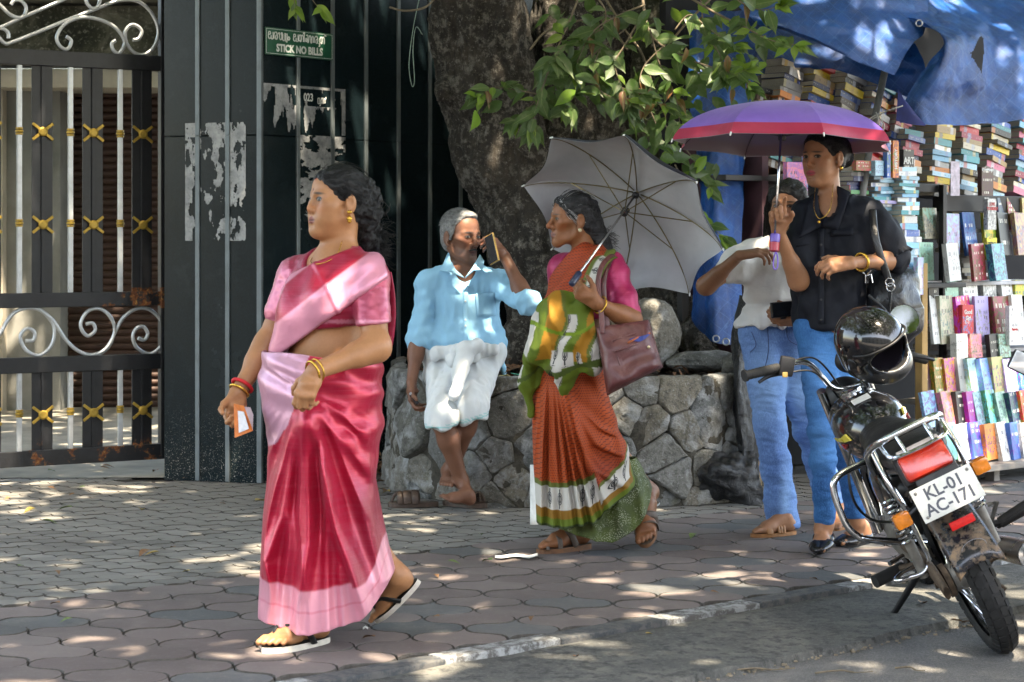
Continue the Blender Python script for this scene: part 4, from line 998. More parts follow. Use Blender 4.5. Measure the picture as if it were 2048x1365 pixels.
# ---- books
def m_cover():
    n = N('book_cover'); c = n.ocol(); r = n.orand(); g = n.coord('Generated'); s = n.sep(g)
    off = n.math('MULTIPLY', r, 37.3)
    q = n.vmath('ADD', n.vmath('MULTIPLY', g, (2.5, 1, 3)), n.comb(off, off, off))
    pic = n.noise(q, 1.6, 4, .6, 1.2)
    hue = n.nd('ShaderNodeHueSaturation', i_Hue=n.math('ADD', .25, n.math('MULTIPLY', n.math('FRACT', n.math('MULTIPLY', r, 7.7)), .5)), i_Saturation=1.0, i_Value=n.math('ADD', .35, n.math('FRACT', n.math('MULTIPLY', r, 13.1))), i_Color=c).outputs[0]
    art = n.math('MULTIPLY', n.ramp(pic, [(.47, 0), (.53, 1)]), n.math('GREATER_THAN', n.math('FRACT', n.math('MULTIPLY', r, 23.7)), .15))
    pic2 = n.noise(n.vmath('ADD', q, (9.1, 3.3, 5.7)), 3.4, 3, .6, .8); hue2 = n.nd('ShaderNodeHueSaturation', i_Hue=n.math('FRACT', n.math('ADD', .2, n.math('MULTIPLY', r, 5.3))), i_Saturation=1.1, i_Value=n.math('ADD', .25, n.math('FRACT', n.math('MULTIPLY', r, 31.7))), i_Color=hue).outputs[0]
    col = n.mix(n.math('MULTIPLY', art, .8), c, hue); col = n.mix(n.math('MULTIPLY', n.ramp(pic2, [(.54, 0), (.60, .9)]), n.math('MULTIPLY', n.math('GREATER_THAN', s[2], .15), n.math('LESS_THAN', s[2], .72))), col, hue2)
    # lines of lettering
    z = n.math('MULTIPLY', s[2], n.math('ADD', 5, n.math('MULTIPLY', r, 4))); fz = n.math('FRACT', z); row = n.math('FLOOR', z)
    tx = n.voro(n.comb(n.math('MULTIPLY', s[0], 15), n.math('MULTIPLY', row, 3.3), off), 1, 'F1', 0, 1)
    band = n.math('MULTIPLY', n.math('GREATER_THAN', fz, .45), n.math('GREATER_THAN', n.math('FRACT', n.math('MULTIPLY', n.math('ADD', row, off), .618)), .55))
    inner = n.math('MULTIPLY', n.math('GREATER_THAN', s[0], .12), n.math('LESS_THAN', s[0], .88))
    let = n.math('MULTIPLY', n.math('MULTIPLY', band, inner), n.math('LESS_THAN', tx, .42))
    bw = n.nd('ShaderNodeRGBToBW', i_0=c).outputs[0]
    ink = n.mix(n.math('GREATER_THAN', bw, .22), (.75, .72, .62), (.05, .04, .06))
    col = n.mix(n.math('MULTIPLY', let, .85), col, ink)
    return n.set(col=col, rough=.38, spec=.45)
def m_spine():
    n = N('book_spine'); c = n.ocol(); r = n.orand(); g = n.coord('Generated'); s = n.sep(g); off = n.math('MULTIPLY', r, 51.7)
    tx = n.noise(n.comb(n.math('ADD', n.math('MULTIPLY', s[0], 34), off), off, n.math('MULTIPLY', s[2], 2.5)), 1, 2, .5)
    inn = n.math('MULTIPLY', n.math('GREATER_THAN', s[2], .36), n.math('LESS_THAN', s[2], .66))
    let = n.math('MULTIPLY', inn, n.math('GREATER_THAN', tx, .62))
    bw = n.nd('ShaderNodeRGBToBW', i_0=c).outputs[0]
    ink = n.mix(n.math('GREATER_THAN', bw, .2), (.72, .7, .6), (.05, .04, .05))
    blk = n.math('LESS_THAN', n.math('FRACT', n.math('ADD', s[0], off)), .16)
    col = n.mix(n.math('MULTIPLY', blk, .7), c, n.ramp(n.math('FRACT', n.math('MULTIPLY', r, 9.1)), [(0, (.5, .02, .04)), (.3, (.6, .45, .05)), (.6, (.03, .12, .35)), (1, (.7, .7, .68))]))
    return n.set(col=n.mix(n.math('MULTIPLY', let, .6), col, ink), rough=.42)
M_COVER, M_SPINE = m_cover(), m_spine()
M_PAGES = N('page_edges'); _c = M_PAGES.coord(); M_PAGES.set(col=M_PAGES.ramp(M_PAGES.noise(M_PAGES.coord('Object', (1, 1, 1)), 500, 2), [(.3, (.30, .27, .21)), (.7, (.52, .49, .42))]), rough=.9); M_PAGES = M_PAGES.m
BKM = {}
def book_mesh(w, h, t, spine):
    # x width, y thickness (front cover faces -y), z height ; spine at -x (True) or at front (lying)
    key = (round(w, 2), round(h, 2), round(t, 3), spine)
    if key not in BKM:
        mb = MB(); c = .0018
        mb.box((0, 0, 0), (w-.006, t-2*c, h-.006), None, 1)
        mb.box((0, -t/2+c/2, 0), (w, c, h)); mb.box((0, t/2-c/2, 0), (w, c, h)); mb.box((-w/2+c/2, 0, 0), (c, t-2*c, h), None, 2)
        me = mb.mesh('book'); me.materials.append(M_COVER); me.materials.append(M_PAGES); me.materials.append(M_COVER); BKM[key] = me
    return BKM[key]
FLATM = {}
def flat_mesh(w, d, t):            # lying book, spine towards viewer (-y)
    key = (round(w, 2), round(d, 2), round(t, 3))
    if key not in FLATM:
        mb = MB(); c = .002
        mb.box((0, .003, 0), (w-.006, d-.006, t-2*c), None, 1); mb.box((0, 0, t/2-c/2), (w, d, c)); mb.box((0, 0, -t/2+c/2), (w, d, c)); mb.box((0, -d/2+c/2, 0), (w, c, t-2*c))
        me = mb.mesh('book'); me.materials.append(M_SPINE); me.materials.append(M_PAGES); FLATM[key] = me
    return FLATM[key]
PALC = {'white': (.68, .68, .66), 'cream': (.55, .50, .38), 'red': (.42, .02, .03), 'crimson': (.30, .015, .05), 'pink': (.62, .16, .26), 'magenta': (.33, .02, .20), 'orange': (.62, .20, .03), 'yellow': (.62, .45, .04), 'amber': (.40, .20, .03),
        'teal': (.03, .26, .30), 'sky blue': (.16, .42, .62), 'pale blue': (.35, .56, .68), 'blue': (.03, .10, .36), 'navy': (.015, .025, .10), 'purple': (.12, .05, .25), 'lilac': (.42, .36, .66), 'black': (.015, .015, .018), 'brown': (.09, .045, .025), 'tan': (.38, .26, .12), 'grey': (.27, .27, .27), 'green': (.05, .22, .08), 'mint': (.28, .50, .40)}
ORD = ['topmost', 'second', 'third', 'fourth', 'fifth', 'sixth', 'seventh', 'eighth', 'ninth', 'tenth', 'eleventh', 'twelfth', 'thirteenth', 'fourteenth', 'fifteenth', 'sixteenth', 'seventeenth', 'eighteenth', 'nineteenth', 'twentieth', 'twenty-first', 'twenty-second', 'twenty-third', 'twenty-fourth', 'twenty-fifth', 'twenty-sixth', 'twenty-seventh', 'twenty-eighth']
rb = random.Random(99)
def colr(nm):
    c = PALC[nm]; f = rb.uniform(.75, 1.2); return tuple(min(.8, x*f) for x in c)+(1,)
def stand(row, grp, off, y0, y1, tilt=-9, yaw=12, thick=.026):
    for i, (px, nm, wpx) in enumerate(row):
        o_ = off; zb, zt = szz(px, y1, o_), szz(px, y0, o_); h = (zt-zb)*rb.uniform(.95, 1.03); w = 1.26*wpx/FOC*SPL.at(su(px), 0, o_).y
        t = thick*rb.uniform(.7, 1.5)
        b = link('book', book_mesh(round(w*50)/50, round(h*50)/50, round(t, 2) or .02, True)); b.color = colr(nm)
        m = SPL.mat(su(px, o_), (zb+zt)/2, o_)
        fl = Matrix(((1, 0, 0, 0), (0, -1, 0, 0), (0, 0, 1, 0), (0, 0, 0, 1)))
        b.matrix_world = m @ fl @ Matrix.Rotation(R(yaw+rb.uniform(-5, 5)), 4, 'Z') @ Matrix.Rotation(R(tilt+rb.uniform(-3, 3)), 4, 'X') @ Matrix.Rotation(R(rb.uniform(-2.5, 2.5)), 4, 'Y')
        tag(b, f'{nm} paperback standing {ORD[i] if i else "first"} from left in {grp}', 'book', 'books of the stall')
def stack(px, y_top, y_bot, wpx, dep, tilt, pal, off, where, tmin=.018, tmax=.036, yaw=0, roll=0):
    z = szz(px, y_bot, off); zt = szz(px, y_top, off); lst = []
    w0 = 1.12*wpx/FOC*SPL.at(su(px), 0, off).y
    while z < zt: t = round(rb.uniform(tmin, tmax), 3); lst.append((z, t)); z += t+.001
    n = len(lst); z00 = lst[0][0]
    base = SPL.mat(su(px, off), z00, off) @ Matrix(((1, 0, 0, 0), (0, -1, 0, 0), (0, 0, 1, 0), (0, 0, 0, 1))) @ Matrix.Rotation(R(yaw), 4, 'Z') @ Matrix.Rotation(R(tilt), 4, 'Y') @ Matrix.Rotation(R(roll), 4, 'X')
    for i, (zz, t) in enumerate(lst):
        nm = rb.choice(pal); w = round(w0*rb.uniform(.88, 1.04)*50)/50
        b = link('book', flat_mesh(w, round(dep, 2), t)); b.color = colr(nm)
        b.matrix_world = base @ Matrix.Translation((rb.uniform(-.016, .016), dep/2+rb.uniform(-.02, .02), zz-z00+t/2)) @ Matrix.Rotation(R(rb.uniform(-8, 8)), 4, 'Z') @ Matrix.Rotation(R(rb.uniform(-1.5, 1.5)), 4, 'Y')
        k = n-1-i; tag(b, f'{nm} book, {ORD[min(k, 27)]} from top of {where}', 'book', 'books of the stall')
stand([(1900, 'sky blue', 34), (1926, 'white', 36), (1952, 'blue', 36), (1978, 'orange', 37), (2004, 'white', 34), (2027, 'blue', 36), (2052, 'grey', 36), (2078, 'magenta', 34)], 'the lowest row on the plank', .50, 846, 922)
stand([(1858, 'sky blue', 40), (1892, 'pink', 40), (1918, 'black', 30), (1938, 'magenta', 32), (1958, 'pale blue', 34), (1980, 'teal', 36), (2003, 'mint', 38), (2025, 'navy', 34), (2048, 'red', 36), (2072, 'lilac', 36)], 'the second lowest row', .38, 782, 856)
stand([(1846, 'brown', 34), (1872, 'amber', 34), (1898, 'amber', 40), (1921, 'grey', 32), (1943, 'pale blue', 36), (1968, 'sky blue', 38), (1993, 'tan', 38), (2020, 'lilac', 40), (2046, 'blue', 36), (2070, 'pink', 34)], 'the third lowest row', .26, 716, 788)
for y, off, dep in ((924, .42, .2), (856, .31, .2), (790, .20, .2)):
    z = szz(1960, y, off); MB().box((su(1960), off-.03, z-.012), (su(2200)-su(1850), dep, .02), sm).build('step_board', M_PLANK, stall)
stand([(1870, 'white', 30), (1890, 'cream', 44), (1925, 'red', 46), (1962, 'lilac', 44), (2000, 'crimson', 46), (2033, 'white', 44), (2068, 'black', 40)], 'the red and lilac shelf', .10, 592, 688, -6, 8)
stand([(1900, 'mint', 36), (1938, 'white', 44), (1978, 'white', 36), (2012, 'white', 36), (2040, 'yellow', 36)], 'the row behind the red and lilac books', .02, 560, 640, -4, 6)
stand([(1918, 'white', 40), (1950, 'pink', 38), (1985, 'black', 34), (2005, 'mint', 30)], 'the row just above the stepped display', .16, 668, 716, -4, 8)
stand([(1903, 'white', 40), (1955, 'crimson', 46), (1993, 'teal', 46)], 'the shelf of the white and crimson covers', .12, 488, 562, -7, 10)
stand([(1900, 'pale blue', 44), (1938, 'blue', 36), (1978, 'yellow', 36), (2005, 'black', 34), (2040, 'tan', 44)], 'the middle shelf before the page blocks', .0, 425, 512, -5, 8)
stand([(1979, 'white', 32), (2003, 'navy', 30), (2025, 'crimson', 34), (2052, 'tan', 38)], 'the upper right shelf', -.04, 396, 462, -4, 8)
stand([(1856, 'cream', 36), (1853, 'mint', 34)], 'the narrow shelf left of the rack post', -.05, 415, 480, -4, 4)
stand([(1850, 'mint', 40)], 'the lower narrow shelf by the rack post', .0, 486, 560, -4, 4)
stand([(1846, 'magenta', 26), (1864, 'black', 26)], 'the small shelf beside the black bag', .02, 572, 650, -4, 4)
GREYP = ['grey', 'white', 'cream', 'grey', 'tan']
for (x, yt, yb, wh) in ((1925, 415, 505, 'the pile behind the pale blue cover'), (1948, 505, 560, 'the pile behind the crimson cover'), (1890, 640, 715, 'the pile at the rack foot')): stack(x, yt, yb, 60, .14, 0, GREYP, -.06, wh, .02, .034)
BLUEP = ['pale blue', 'sky blue', 'white', 'pale blue', 'sky blue', 'teal', 'pink', 'white']
stack(1818, 342, 430, 48, .13, 0, BLUEP, .28, 'the pale stack right of the puffed sleeve', .016, .028)
stack(1822, 430, 560, 50, .13, 0, ['sky blue', 'blue', 'pale blue', 'white', 'sky blue'], .28, 'the bluer stack right of the puffed sleeve', .024, .04)
stack(1768, 352, 470, 48, .13, 0, BLUEP+['lilac', 'green'], .22, 'the thin pastel stack behind the puffed sleeve', .014, .024)
stack(1718, 335, 400, 46, .13, 0, ['navy', 'black', 'grey', 'green'], .18, 'the dark stack behind the bun', .02, .032)
MIXP = ['sky blue', 'teal', 'navy', 'blue', 'red', 'orange', 'yellow', 'white', 'cream', 'brown', 'black', 'pink', 'pale blue', 'grey', 'crimson', 'tan', 'teal', 'blue']
DARKP = ['brown', 'tan', 'cream', 'red', 'navy', 'yellow', 'grey', 'teal', 'crimson', 'black', 'blue', 'orange']
for (x, yt, yb, w, tl, pal, wh) in ((1822, 270, 345, 54, 6, MIXP, 'the heap beside the blue tarp corner'), (1880, 248, 395, 58, 5, MIXP, 'the heap above the rack'), (1938, 246, 392, 56, 7, MIXP, 'the leaning heap right of the rack top'), (1990, 240, 392, 58, 12, MIXP, 'the slanting heap beside the frame edge'), (2045, 236, 392, 60, 12, MIXP, 'the slanting heap at the frame edge')):
    stack(x, yt, yb, w, .16, tl, pal, -.05, wh, .026, .044, 4)
for (x, yt, yb, w, tl, wh, off) in ((1560, 120, 340, 60, 13, 'the leftmost sagging pile', -.25), (1622, 125, 345, 62, 14, 'the second sagging pile', -.2), (1684, 135, 350, 62, 15, 'the third sagging pile', -.15), (1742, 150, 360, 58, 15, 'the fourth sagging pile', -.1), (1792, 175, 360, 50, 12, 'the fifth sagging pile', -.1), (1520, 180, 350, 50, 8, 'the dim pile by the tarp', -.3)):
    stack(x, yt, yb, w, .16, tl, DARKP if x < 1700 else MIXP, off, wh, .027, .046, 6)
def big_book(px0, py0, px1, py1, off, nm, label, txt=None, tsize=.05, tcol=None, tz=.5, rotv=False):
    u, z1 = SPL.hit((px0+px1)/2, py0, off); _, z0 = SPL.hit((px0+px1)/2, py1, off); w = (px1-px0)/FOC*SPL.at(u, 0, off).y
    b = link('book', book_mesh(w, z1-z0, .03, True)); b.color = colr(nm)
    b.matrix_world = SPL.mat(u, (z0+z1)/2, off) @ Matrix(((1, 0, 0, 0), (0, -1, 0, 0), (0, 0, 1, 0), (0, 0, 0, 1)))
    tag(b, label, 'book', 'books of the stall')
    if txt:
        t = text_obj(txt, tsize, Matrix.Identity(4), tcol or M_WHITE, 'title', None, .0004, None, .001, .9); t.parent = b
        t.matrix_local = Matrix.Translation((0, -.0165, (tz-.5)*(z1-z0))) @ Matrix.Rotation(R(90), 4, 'X') @ (Matrix.Rotation(R(90), 4, 'Z') if rotv else Matrix())
    return b
M_REDP = plain('red_print', (.45, .02, .03), .5); M_BLKP = plain('black_print', (.02, .02, .022), .5)
big_book(1797, 300, 1830, 345, .24, 'black', 'black book titled ART standing on the pale blue stack', 'ART', .055)
big_book(1778, 282, 1797, 356, .30, 'orange', 'tall orange book standing beside the umbrella tip', 'HISTORY', .03, None, .5, True)
big_book(1768, 284, 1779, 356, .30, 'blue', 'slim blue book beside the tall orange one')
big_book(1700, 322, 1746, 342, .26, 'red', 'red boxed set lying behind the hair bun')
big_book(1742, 322, 1768, 352, .28, 'pale blue', 'pale picture book beside the red boxed set')
big_book(1560, 325, 1622, 400, .05, 'pink', 'pink and pale blue picture book behind the two young women')
big_book(1828, 515, 1846, 590, .34, 'pale blue', 'slim pale book with pink picture beside the black bag')
big_book(1963, 476, 1996, 520, .05, 'yellow', 'yellow book titled ZERO on the middle shelf', 'ZERO', .035, M_BLKP, .7)
big_book(1966, 398, 1994, 460, .06, 'white', 'white book titled LOVE YOURSELF with red lettering', 'LOVE\nYOURSELF', .026, M_REDP, .75)
big_book(1850, 572, 1868, 640, .08, 'black', 'dark book titled LIFE left of the rack post', 'LIFE', .03, None, .5)
big_book(1952, 335, 1990, 392, .08, 'brown', 'brown picture book titled IT HAPPENED in the heap', 'IT HAPPENED', .02, None, .9)
big_book(1914, 610, 1950, 692, .14, 'red', 'red book with white Good Girl lettering', 'Good\nGirl', .035, None, .75)
big_book(2008, 612, 2042, 690, .18, 'white', 'white book with red Sapiens lettering', 'Sapiens', .022, M_REDP, .4)
bo = MB().bbox((su(1886, .1), .1, (szz(1912, 325, .1)+szz(1912, 392, .1))/2), (.085, .003, .2), .001, sm).build('leaflet', plain('leaflet_print', (.42, .36, .42), .5, 0, .5, 30)); tag(bo, 'pale printed leaflet hanging over the rack top', 'leaflet')
bo.location.x += .07
# ================================================================ people: shared anatomy
def V3(*a): return Vector(a)
class Frame:                                     # x to the person's right, y forward, z up
    def __init__(s, O, fwd, up=(0, 0, 1), sc=1.0):
        s.O = Vector(O); s.F = Vector(fwd).normalized(); u = Vector(up); s.U = (u-s.F*u.dot(s.F)).normalized(); s.R = s.F.cross(s.U); s.sc = sc
        s.M = [[s.R[i], s.F[i], s.U[i]] for i in range(3)]
    def __call__(s, x, y, z): return s.O+(s.R*x+s.F*y+s.U*z)*s.sc
    def local(s, Vt):
        A = np.array(s.M); return (Vt-np.array(s.O)) @ A/s.sc
    def mat4(s):
        m = Matrix(s.M).to_4x4(); m.translation = s.O; return m @ Matrix.Scale(s.sc, 4)
def head(S, h, neck, nr=.05, fat=0, nose=1.0, jaw=1.0, sunk=0, ear=1):
    q = h.sc
    def e(c, r, k=.02, m='u'): S.ell(h(*c), [x*q for x in r], h.M, k*q, m)
    def b(c, r, k=.02, m='u'): S.ball(h(*c), r*q, k*q, m)
    def c2(a, b_, ra, rb, k=.015, m='u'): S.cone(h(*a), h(*b_), ra*q, rb*q, k*q, m)
    e((0, -.012, .036), (.073, .092, .083), .02)
    e((0, .030, -.028), (.056+fat*.5, .058, .078), .03)
    e((0, .046, .046), (.056, .042, .05), .03)
    for s in (-1, 1):
        c2((s*.05, -.002, -.052), (s*.014, .070, -.098), .021*jaw, .019*jaw, .025)
        b((s*(.041+fat*.4), .055, -.018), .027+fat, .025)
        if fat: b((s*.034, .055, -.06), .024+fat, .03)
        c2((s*.014, .088, .019), (s*.046, .068, .020), .0095, .010, .016)
    b((0, .074, -.100), .020*jaw, .02)
    if fat: e((0, .035, -.105), (.04, .04, .022), .03)
    # sockets, then lids
    for s in (-1, 1): b((s*.033, .104, .002), .019, .014, 's')
    for s in (-1, 1): e((s*.032, .0735, .003), (.0185, .0145, .0125), .006)
    # nose
    c2((0, .086, .014), (0, .104*nose+.0, -.024), .0085, .0115, .010)
    b((0, .105*nose, -.030), .0112, .008)
    for s in (-1, 1): b((s*.0135, .0955, -.034), .0098, .006)
    for s in (-1, 1): b((s*.0075, .104, -.0445), .0045, .004, 's')
    # mouth
    e((0, .076, -.066), (.030, .018, .026), .02)
    for s in (-1, 1): c2((0, .0945, -.0605), (s*.021, .082, -.0655), .0062, .0035, .005)
    for s in (-1, 1): c2((0, .0935, -.0745), (s*.019, .081, -.069), .0080, .004, .005)
    for s in (-1, 1): c2((0, .1035, -.0672), (s*.024, .088, -.0675), .0022, .0018, .002, 's')
    c2((-.012, .099, -.0855), (.012, .099, -.0855), .007, .007, .010, 's')
    if sunk:
        for s in (-1, 1): e((s*.062, .05, -.052), (.014, .026, .024), .03, 's')
    # ears
    if ear:
        for s in (-1, 1):
            e((s*.077, -.012, -.006), (.010, .020, .033), .008)
            e((s*.087, -.006, -.002), (.007, .011, .018), .005, 's')
            b((s*.075, -.003, -.038), .009, .008)
    S.cone(h(0, -.022, -.045), neck, nr*.98, nr*1.08, .03)
def hand(S, wrist, d, n, right, curls, thumb=(20, 20), sc=1.0, spread=4, thumb_out=.65, thumb_n=.25, k=.006):
    d = Vector(d).normalized(); n = Vector(n); n = (n-d*n.dot(d)).normalized(); s = d.cross(n)
    if not right: s = -s
    W_ = Vector(wrist); q = sc
    def pt(a, b, c): return W_+(d*a+s*b+n*c)*q
    ks = [(.088, .027, 0), (.092, .009, -.003), (.087, -.009, -.001), (.079, -.026, .002)]
    segs = [(.040, .025, .020), (.044, .028, .021), (.040, .026, .020), (.031, .020, .018)]
    rad = [(.0095, .0085, .0078, .0066), (.0098, .0088, .008, .0067), (.0092, .0083, .0076, .0064), (.0082, .0073, .0067, .0058)]
    for kk, b0 in zip(ks, (.016, .006, -.006, -.015)): S.cone(pt(.0, b0, 0), pt(*kk), .0155*q, .0115*q, .012)
    S.ell(pt(.045, 0, .004), (.030*q, .030*q, .014*q), None, .02); tips = []
    for i in range(4):
        p = pt(*ks[i]); a = 0; sp = (1.5-i)*spread
        cu = curls[i] if isinstance(curls[0], (list, tuple)) else curls
        for j in range(3):
            a += cu[j]
            dr = (d*math.cos(R(a))+n*math.sin(R(a)))+s*math.sin(R(sp))*max(0, math.cos(R(a)))
            p2 = p+dr.normalized()*segs[i][j]*q
            S.cone(p, p2, rad[i][j]*q, rad[i][j+1]*q, k if j else .009); p = p2
        tips.append(p)
    p = pt(.022, .022, .008); t = (d*.72+s*thumb_out+n*thumb_n).normalized()
    p1 = p+t*.040*q; S.cone(p, p1, .0150*q, .0118*q, .014)
    t2 = (t*math.cos(R(thumb[0]))+(d*.6+n*.8-s*.35).normalized()*math.sin(R(thumb[0]))).normalized(); p2 = p1+t2*.031*q; S.cone(p1, p2, .0112*q, .0100*q, k)
    t3 = (t2*math.cos(R(thumb[1]))+(d*.3+n*.8-s*.6).normalized()*math.sin(R(thumb[1]))).normalized(); p3 = p2+t3*.024*q; S.cone(p2, p3, .0100*q, .0080*q, k)
    return tips, p3
def foot(S, heel, toe, up, inner, ankle, sc=1.0, ar=.034):
    """heel: sole centre under the heel; toe: tip of the big toe on the sole plane; inner: towards the big-toe side"""
    heel, toe = Vector(heel), Vector(toe); x = (toe-heel).normalized(); z = Vector(up); z = (z-x*z.dot(x)).normalized(); y = z.cross(x)
    if y.dot(Vector(inner)) < 0: y = -y
    L = (toe-heel).length/.235*sc
    def p(a, b, c): return heel+(x*a+y*b+z*c)*L
    S.ball(p(.012, 0, .030), .029*L, .02)
    S.cone(p(.02, 0, .032), p(.145, .004, .026), .029*L, .030*L, .02, flat=(y, 1.1))
    S.cone(p(.13, .022, .022), p(.165, .024, .018), .022*L, .018*L, .02); S.cone(p(.12, -.022, .02), p(.15, -.026, .015), .020*L, .016*L, .02)
    tl = [(.168, .030, .235, .027, .0125, .0105), (.172, .011, .230, .010, .0098, .0085), (.168, -.004, .220, -.006, .0092, .0078), (.160, -.018, .207, -.021, .0088, .0075), (.150, -.031, .190, -.036, .0085, .0075)]
    for a, b, a2, b2, r1, r2 in tl:
        am, bm = a*.45+a2*.55, b*.45+b2*.55
        S.cone(p(a-.01, b, .015), p(am, bm, .016), r1*L, r1*L, .010); S.cone(p(am, bm, .016), p(a2-.008, b2, .009), r1*L, r2*L, .005)
    S.cone(p(.075, 0, .055), p(.03, 0, .04), .026*L, .03*L, .03)
    S.cone(p(.038, 0, .07), ankle, .031*L, ar, .03); S.cone(p(.05, .004, .075), p(.115, .006, .038), .026*L, .02*L, .03)
    S.ball(p(.035, .028, .072), .012*L, .015); S.ball(p(.03, -.03, .064), .012*L, .015)
    return p
def skin(name, col, lip, brow=(.015, .01, .008), bind=None, sind=False, lipw=.024, gaze=0.0, browt=.0034, under=.35, old=0, stub=None, eyes=True, eopen=1.0):
    n = N(name); v = n.attr('hl', 1); s = n.sep(v); ax = n.math('ABSOLUTE', s[0]); front = n.math('GREATER_THAN', s[1], .045); p = n.pos()
    a = n.noise(p, 9, 4, .6); f = n.noise(p, 120, 3, .6)
    c0 = n.mix(n.ramp(a, [(.3, 0), (.7, 1)]), tuple(x*.82 for x in col), tuple(min(1, x*1.12) for x in col))
    c0 = n.mix(n.ramp(f, [(.4, .14), (.6, 0)]), c0, tuple(x*.6 for x in col))
    def ellm(cx, cz, rx, rz, soft=.25, x=None, slope=0, z=None):
        X = n.math('DIVIDE', n.math('SUBTRACT', x if x is not None else ax, cx), rx)
        zz = s[2] if not slope else n.math('SUBTRACT', s[2], n.math('MULTIPLY', n.math('SUBTRACT', ax, cx), slope))
        Z = n.math('DIVIDE', n.math('SUBTRACT', zz, cz), rz)
        d = n.math('SQRT', n.math('ADD', n.math('MULTIPLY', X, X), n.math('MULTIPLY', Z, Z)))
        m = n.nd('ShaderNodeMapRange', i_0=d); m.inputs[1].default_value = 1-soft; m.inputs[2].default_value = 1+soft; m.inputs[3].default_value = 1; m.inputs[4].default_value = 0
        return n.math('MULTIPLY', m.outputs[0], front)
    red = tuple(min(1, x*y) for x, y in zip(col, (1.12, .82, .75)))
    c0 = n.mix(n.math('MULTIPLY', ellm(.042, -.025, .022, .022, .6), .5), c0, red)
    c0 = n.mix(n.math('MULTIPLY', ellm(0, -.03, .014, .016, .5), .5), c0, red)
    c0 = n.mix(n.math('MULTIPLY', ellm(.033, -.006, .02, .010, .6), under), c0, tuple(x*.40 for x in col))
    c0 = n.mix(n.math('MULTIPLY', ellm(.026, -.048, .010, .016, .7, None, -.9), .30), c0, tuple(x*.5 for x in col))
    if stub: c0 = n.mix(n.math('MULTIPLY', ellm(0, -.08, .05, .035, .5, s[0]), .35), c0, stub)
    c0 = n.mix(n.math('MULTIPLY', ellm(0, -.0665, lipw, .0125, .18, s[0]), .9), c0, lip)
    c0 = n.mix(ellm(0, -.0672, lipw*.9, .0016, .6, s[0]), c0, (.03, .01, .01))
    c0 = n.mix(n.math('MULTIPLY', ellm(.033, .0235, .019, browt, .5, None, -.05), .9), c0, brow)
    rough = .42
    if eyes:
        eo = eopen
        c0 = n.mix(ellm(.033, .0048, .0165, .0068*eo+.001, .2), c0, (.010, .006, .005))
        c0 = n.mix(ellm(.033, .0028, .0125, .0040*eo, .18), c0, (.26, .22, .19))
        c0 = n.mix(ellm(0, .0034, .0074, .0056*eo, .15, n.math('ABSOLUTE', n.math('SUBTRACT', n.math('ABSOLUTE', n.math('SUBTRACT', s[0], gaze)), .033)) if not gaze else n.math('MINIMUM', n.math('ABSOLUTE', n.math('SUBTRACT', s[0], .033+gaze)), n.math('ABSOLUTE', n.math('SUBTRACT', s[0], -.033+gaze)))), c0, (.012, .008, .006))
    if bind: c0 = n.mix(ellm(0, .037, .0042, .0042, .2, s[0]), c0, bind)
    if sind: c0 = n.mix(ellm(0, .083, .005, .016, .3, s[0]), c0, (.42, .02, .025))
    h = n.math('ADD', n.noise(p, 260, 3), n.math('MULTIPLY', n.noise(p, 60, 4), old))
    n.set(col=c0, rough=n.ramp(n.noise(p, 22, 4, .65), [(.3, .36), (.7, .52)]), spec=.30, nrm=n.bump(h, .22+.2*old, .0015+.002*old), sss=.06, sssr=(.9, .35, .2), ssss=.02)
    return n.m
def body(name, S, mat, h, parent, res=.0065, fines=(), hres=.0032):
    c = np.array(h.O); fb = [(c-.125*h.sc, c+.125*h.sc, hres)]+[(np.array(f)-r, np.array(f)+r, .0035) for f, r in fines]
    Vt, Q = S.mesh(res, fb); hl = h.local(Vt); far = np.linalg.norm(hl, axis=1) > .2; hl[far] = (9, -9, 9)
    return npmesh(name, Vt, Q, mat, parent, True, {'hl': ('FLOAT_VECTOR', hl)})
def m_hair(name, c1, c2, rough=.5):
    n = N(name); p = n.pos(); a = n.noise(p, 55, 4, .7); b = n.noise(p, 260, 3, .7)
    col = n.mix(n.ramp(a, [(.35, 0), (.7, 1)]), c1, c2)
    return n.set(col=col, rough=.42, spec=.30, nrm=n.bump(n.math('ADD', a, b), .7, .006))
def hair_cap(h, bun=(), c=.016, thick=.006, zlow=-.05, extra=None, nsm=1, ear=True, tilt=(.8, -.62), noise_amp=.004):
    S = Sdf(); q = h.sc
    S.ell(h(0, -.014, .038), [(.073+thick)*q, (.092+thick)*q, (.083+thick)*q], h.M, .01)
    S.ell(h(0, .044, .047), [(.058+thick)*q, (.041+thick)*q, (.05+thick)*q], h.M, .03); S.ell(h(0, -.05, -.02), [.06*q, .05*q, .06*q], h.M, .03)
    pt = h(0, c*tilt[0]/(tilt[0]**2+tilt[1]**2), c*tilt[1]/(tilt[0]**2+tilt[1]**2)); nn = h.F*tilt[0]+h.U*tilt[1]
    S.cut(pt, nn, .006); S.cut(h(0, 0, zlow), -h.U+h.F*.5, .01)
    if ear:
        for s in (-1, 1): S.ball(h(s*.088, .0, -.012), .030*q, .01, 's')
    if extra: extra(S)
    Vt, Q = S.mesh(.0042, smooth=1); Nn = normals(Vt, Q); hl = h.local(Vt)
    Vt = Vt+Nn*(noise_amp*fbm(hl, (60, 18, 60), 5, 3))[:, None]
    return Vt, Q
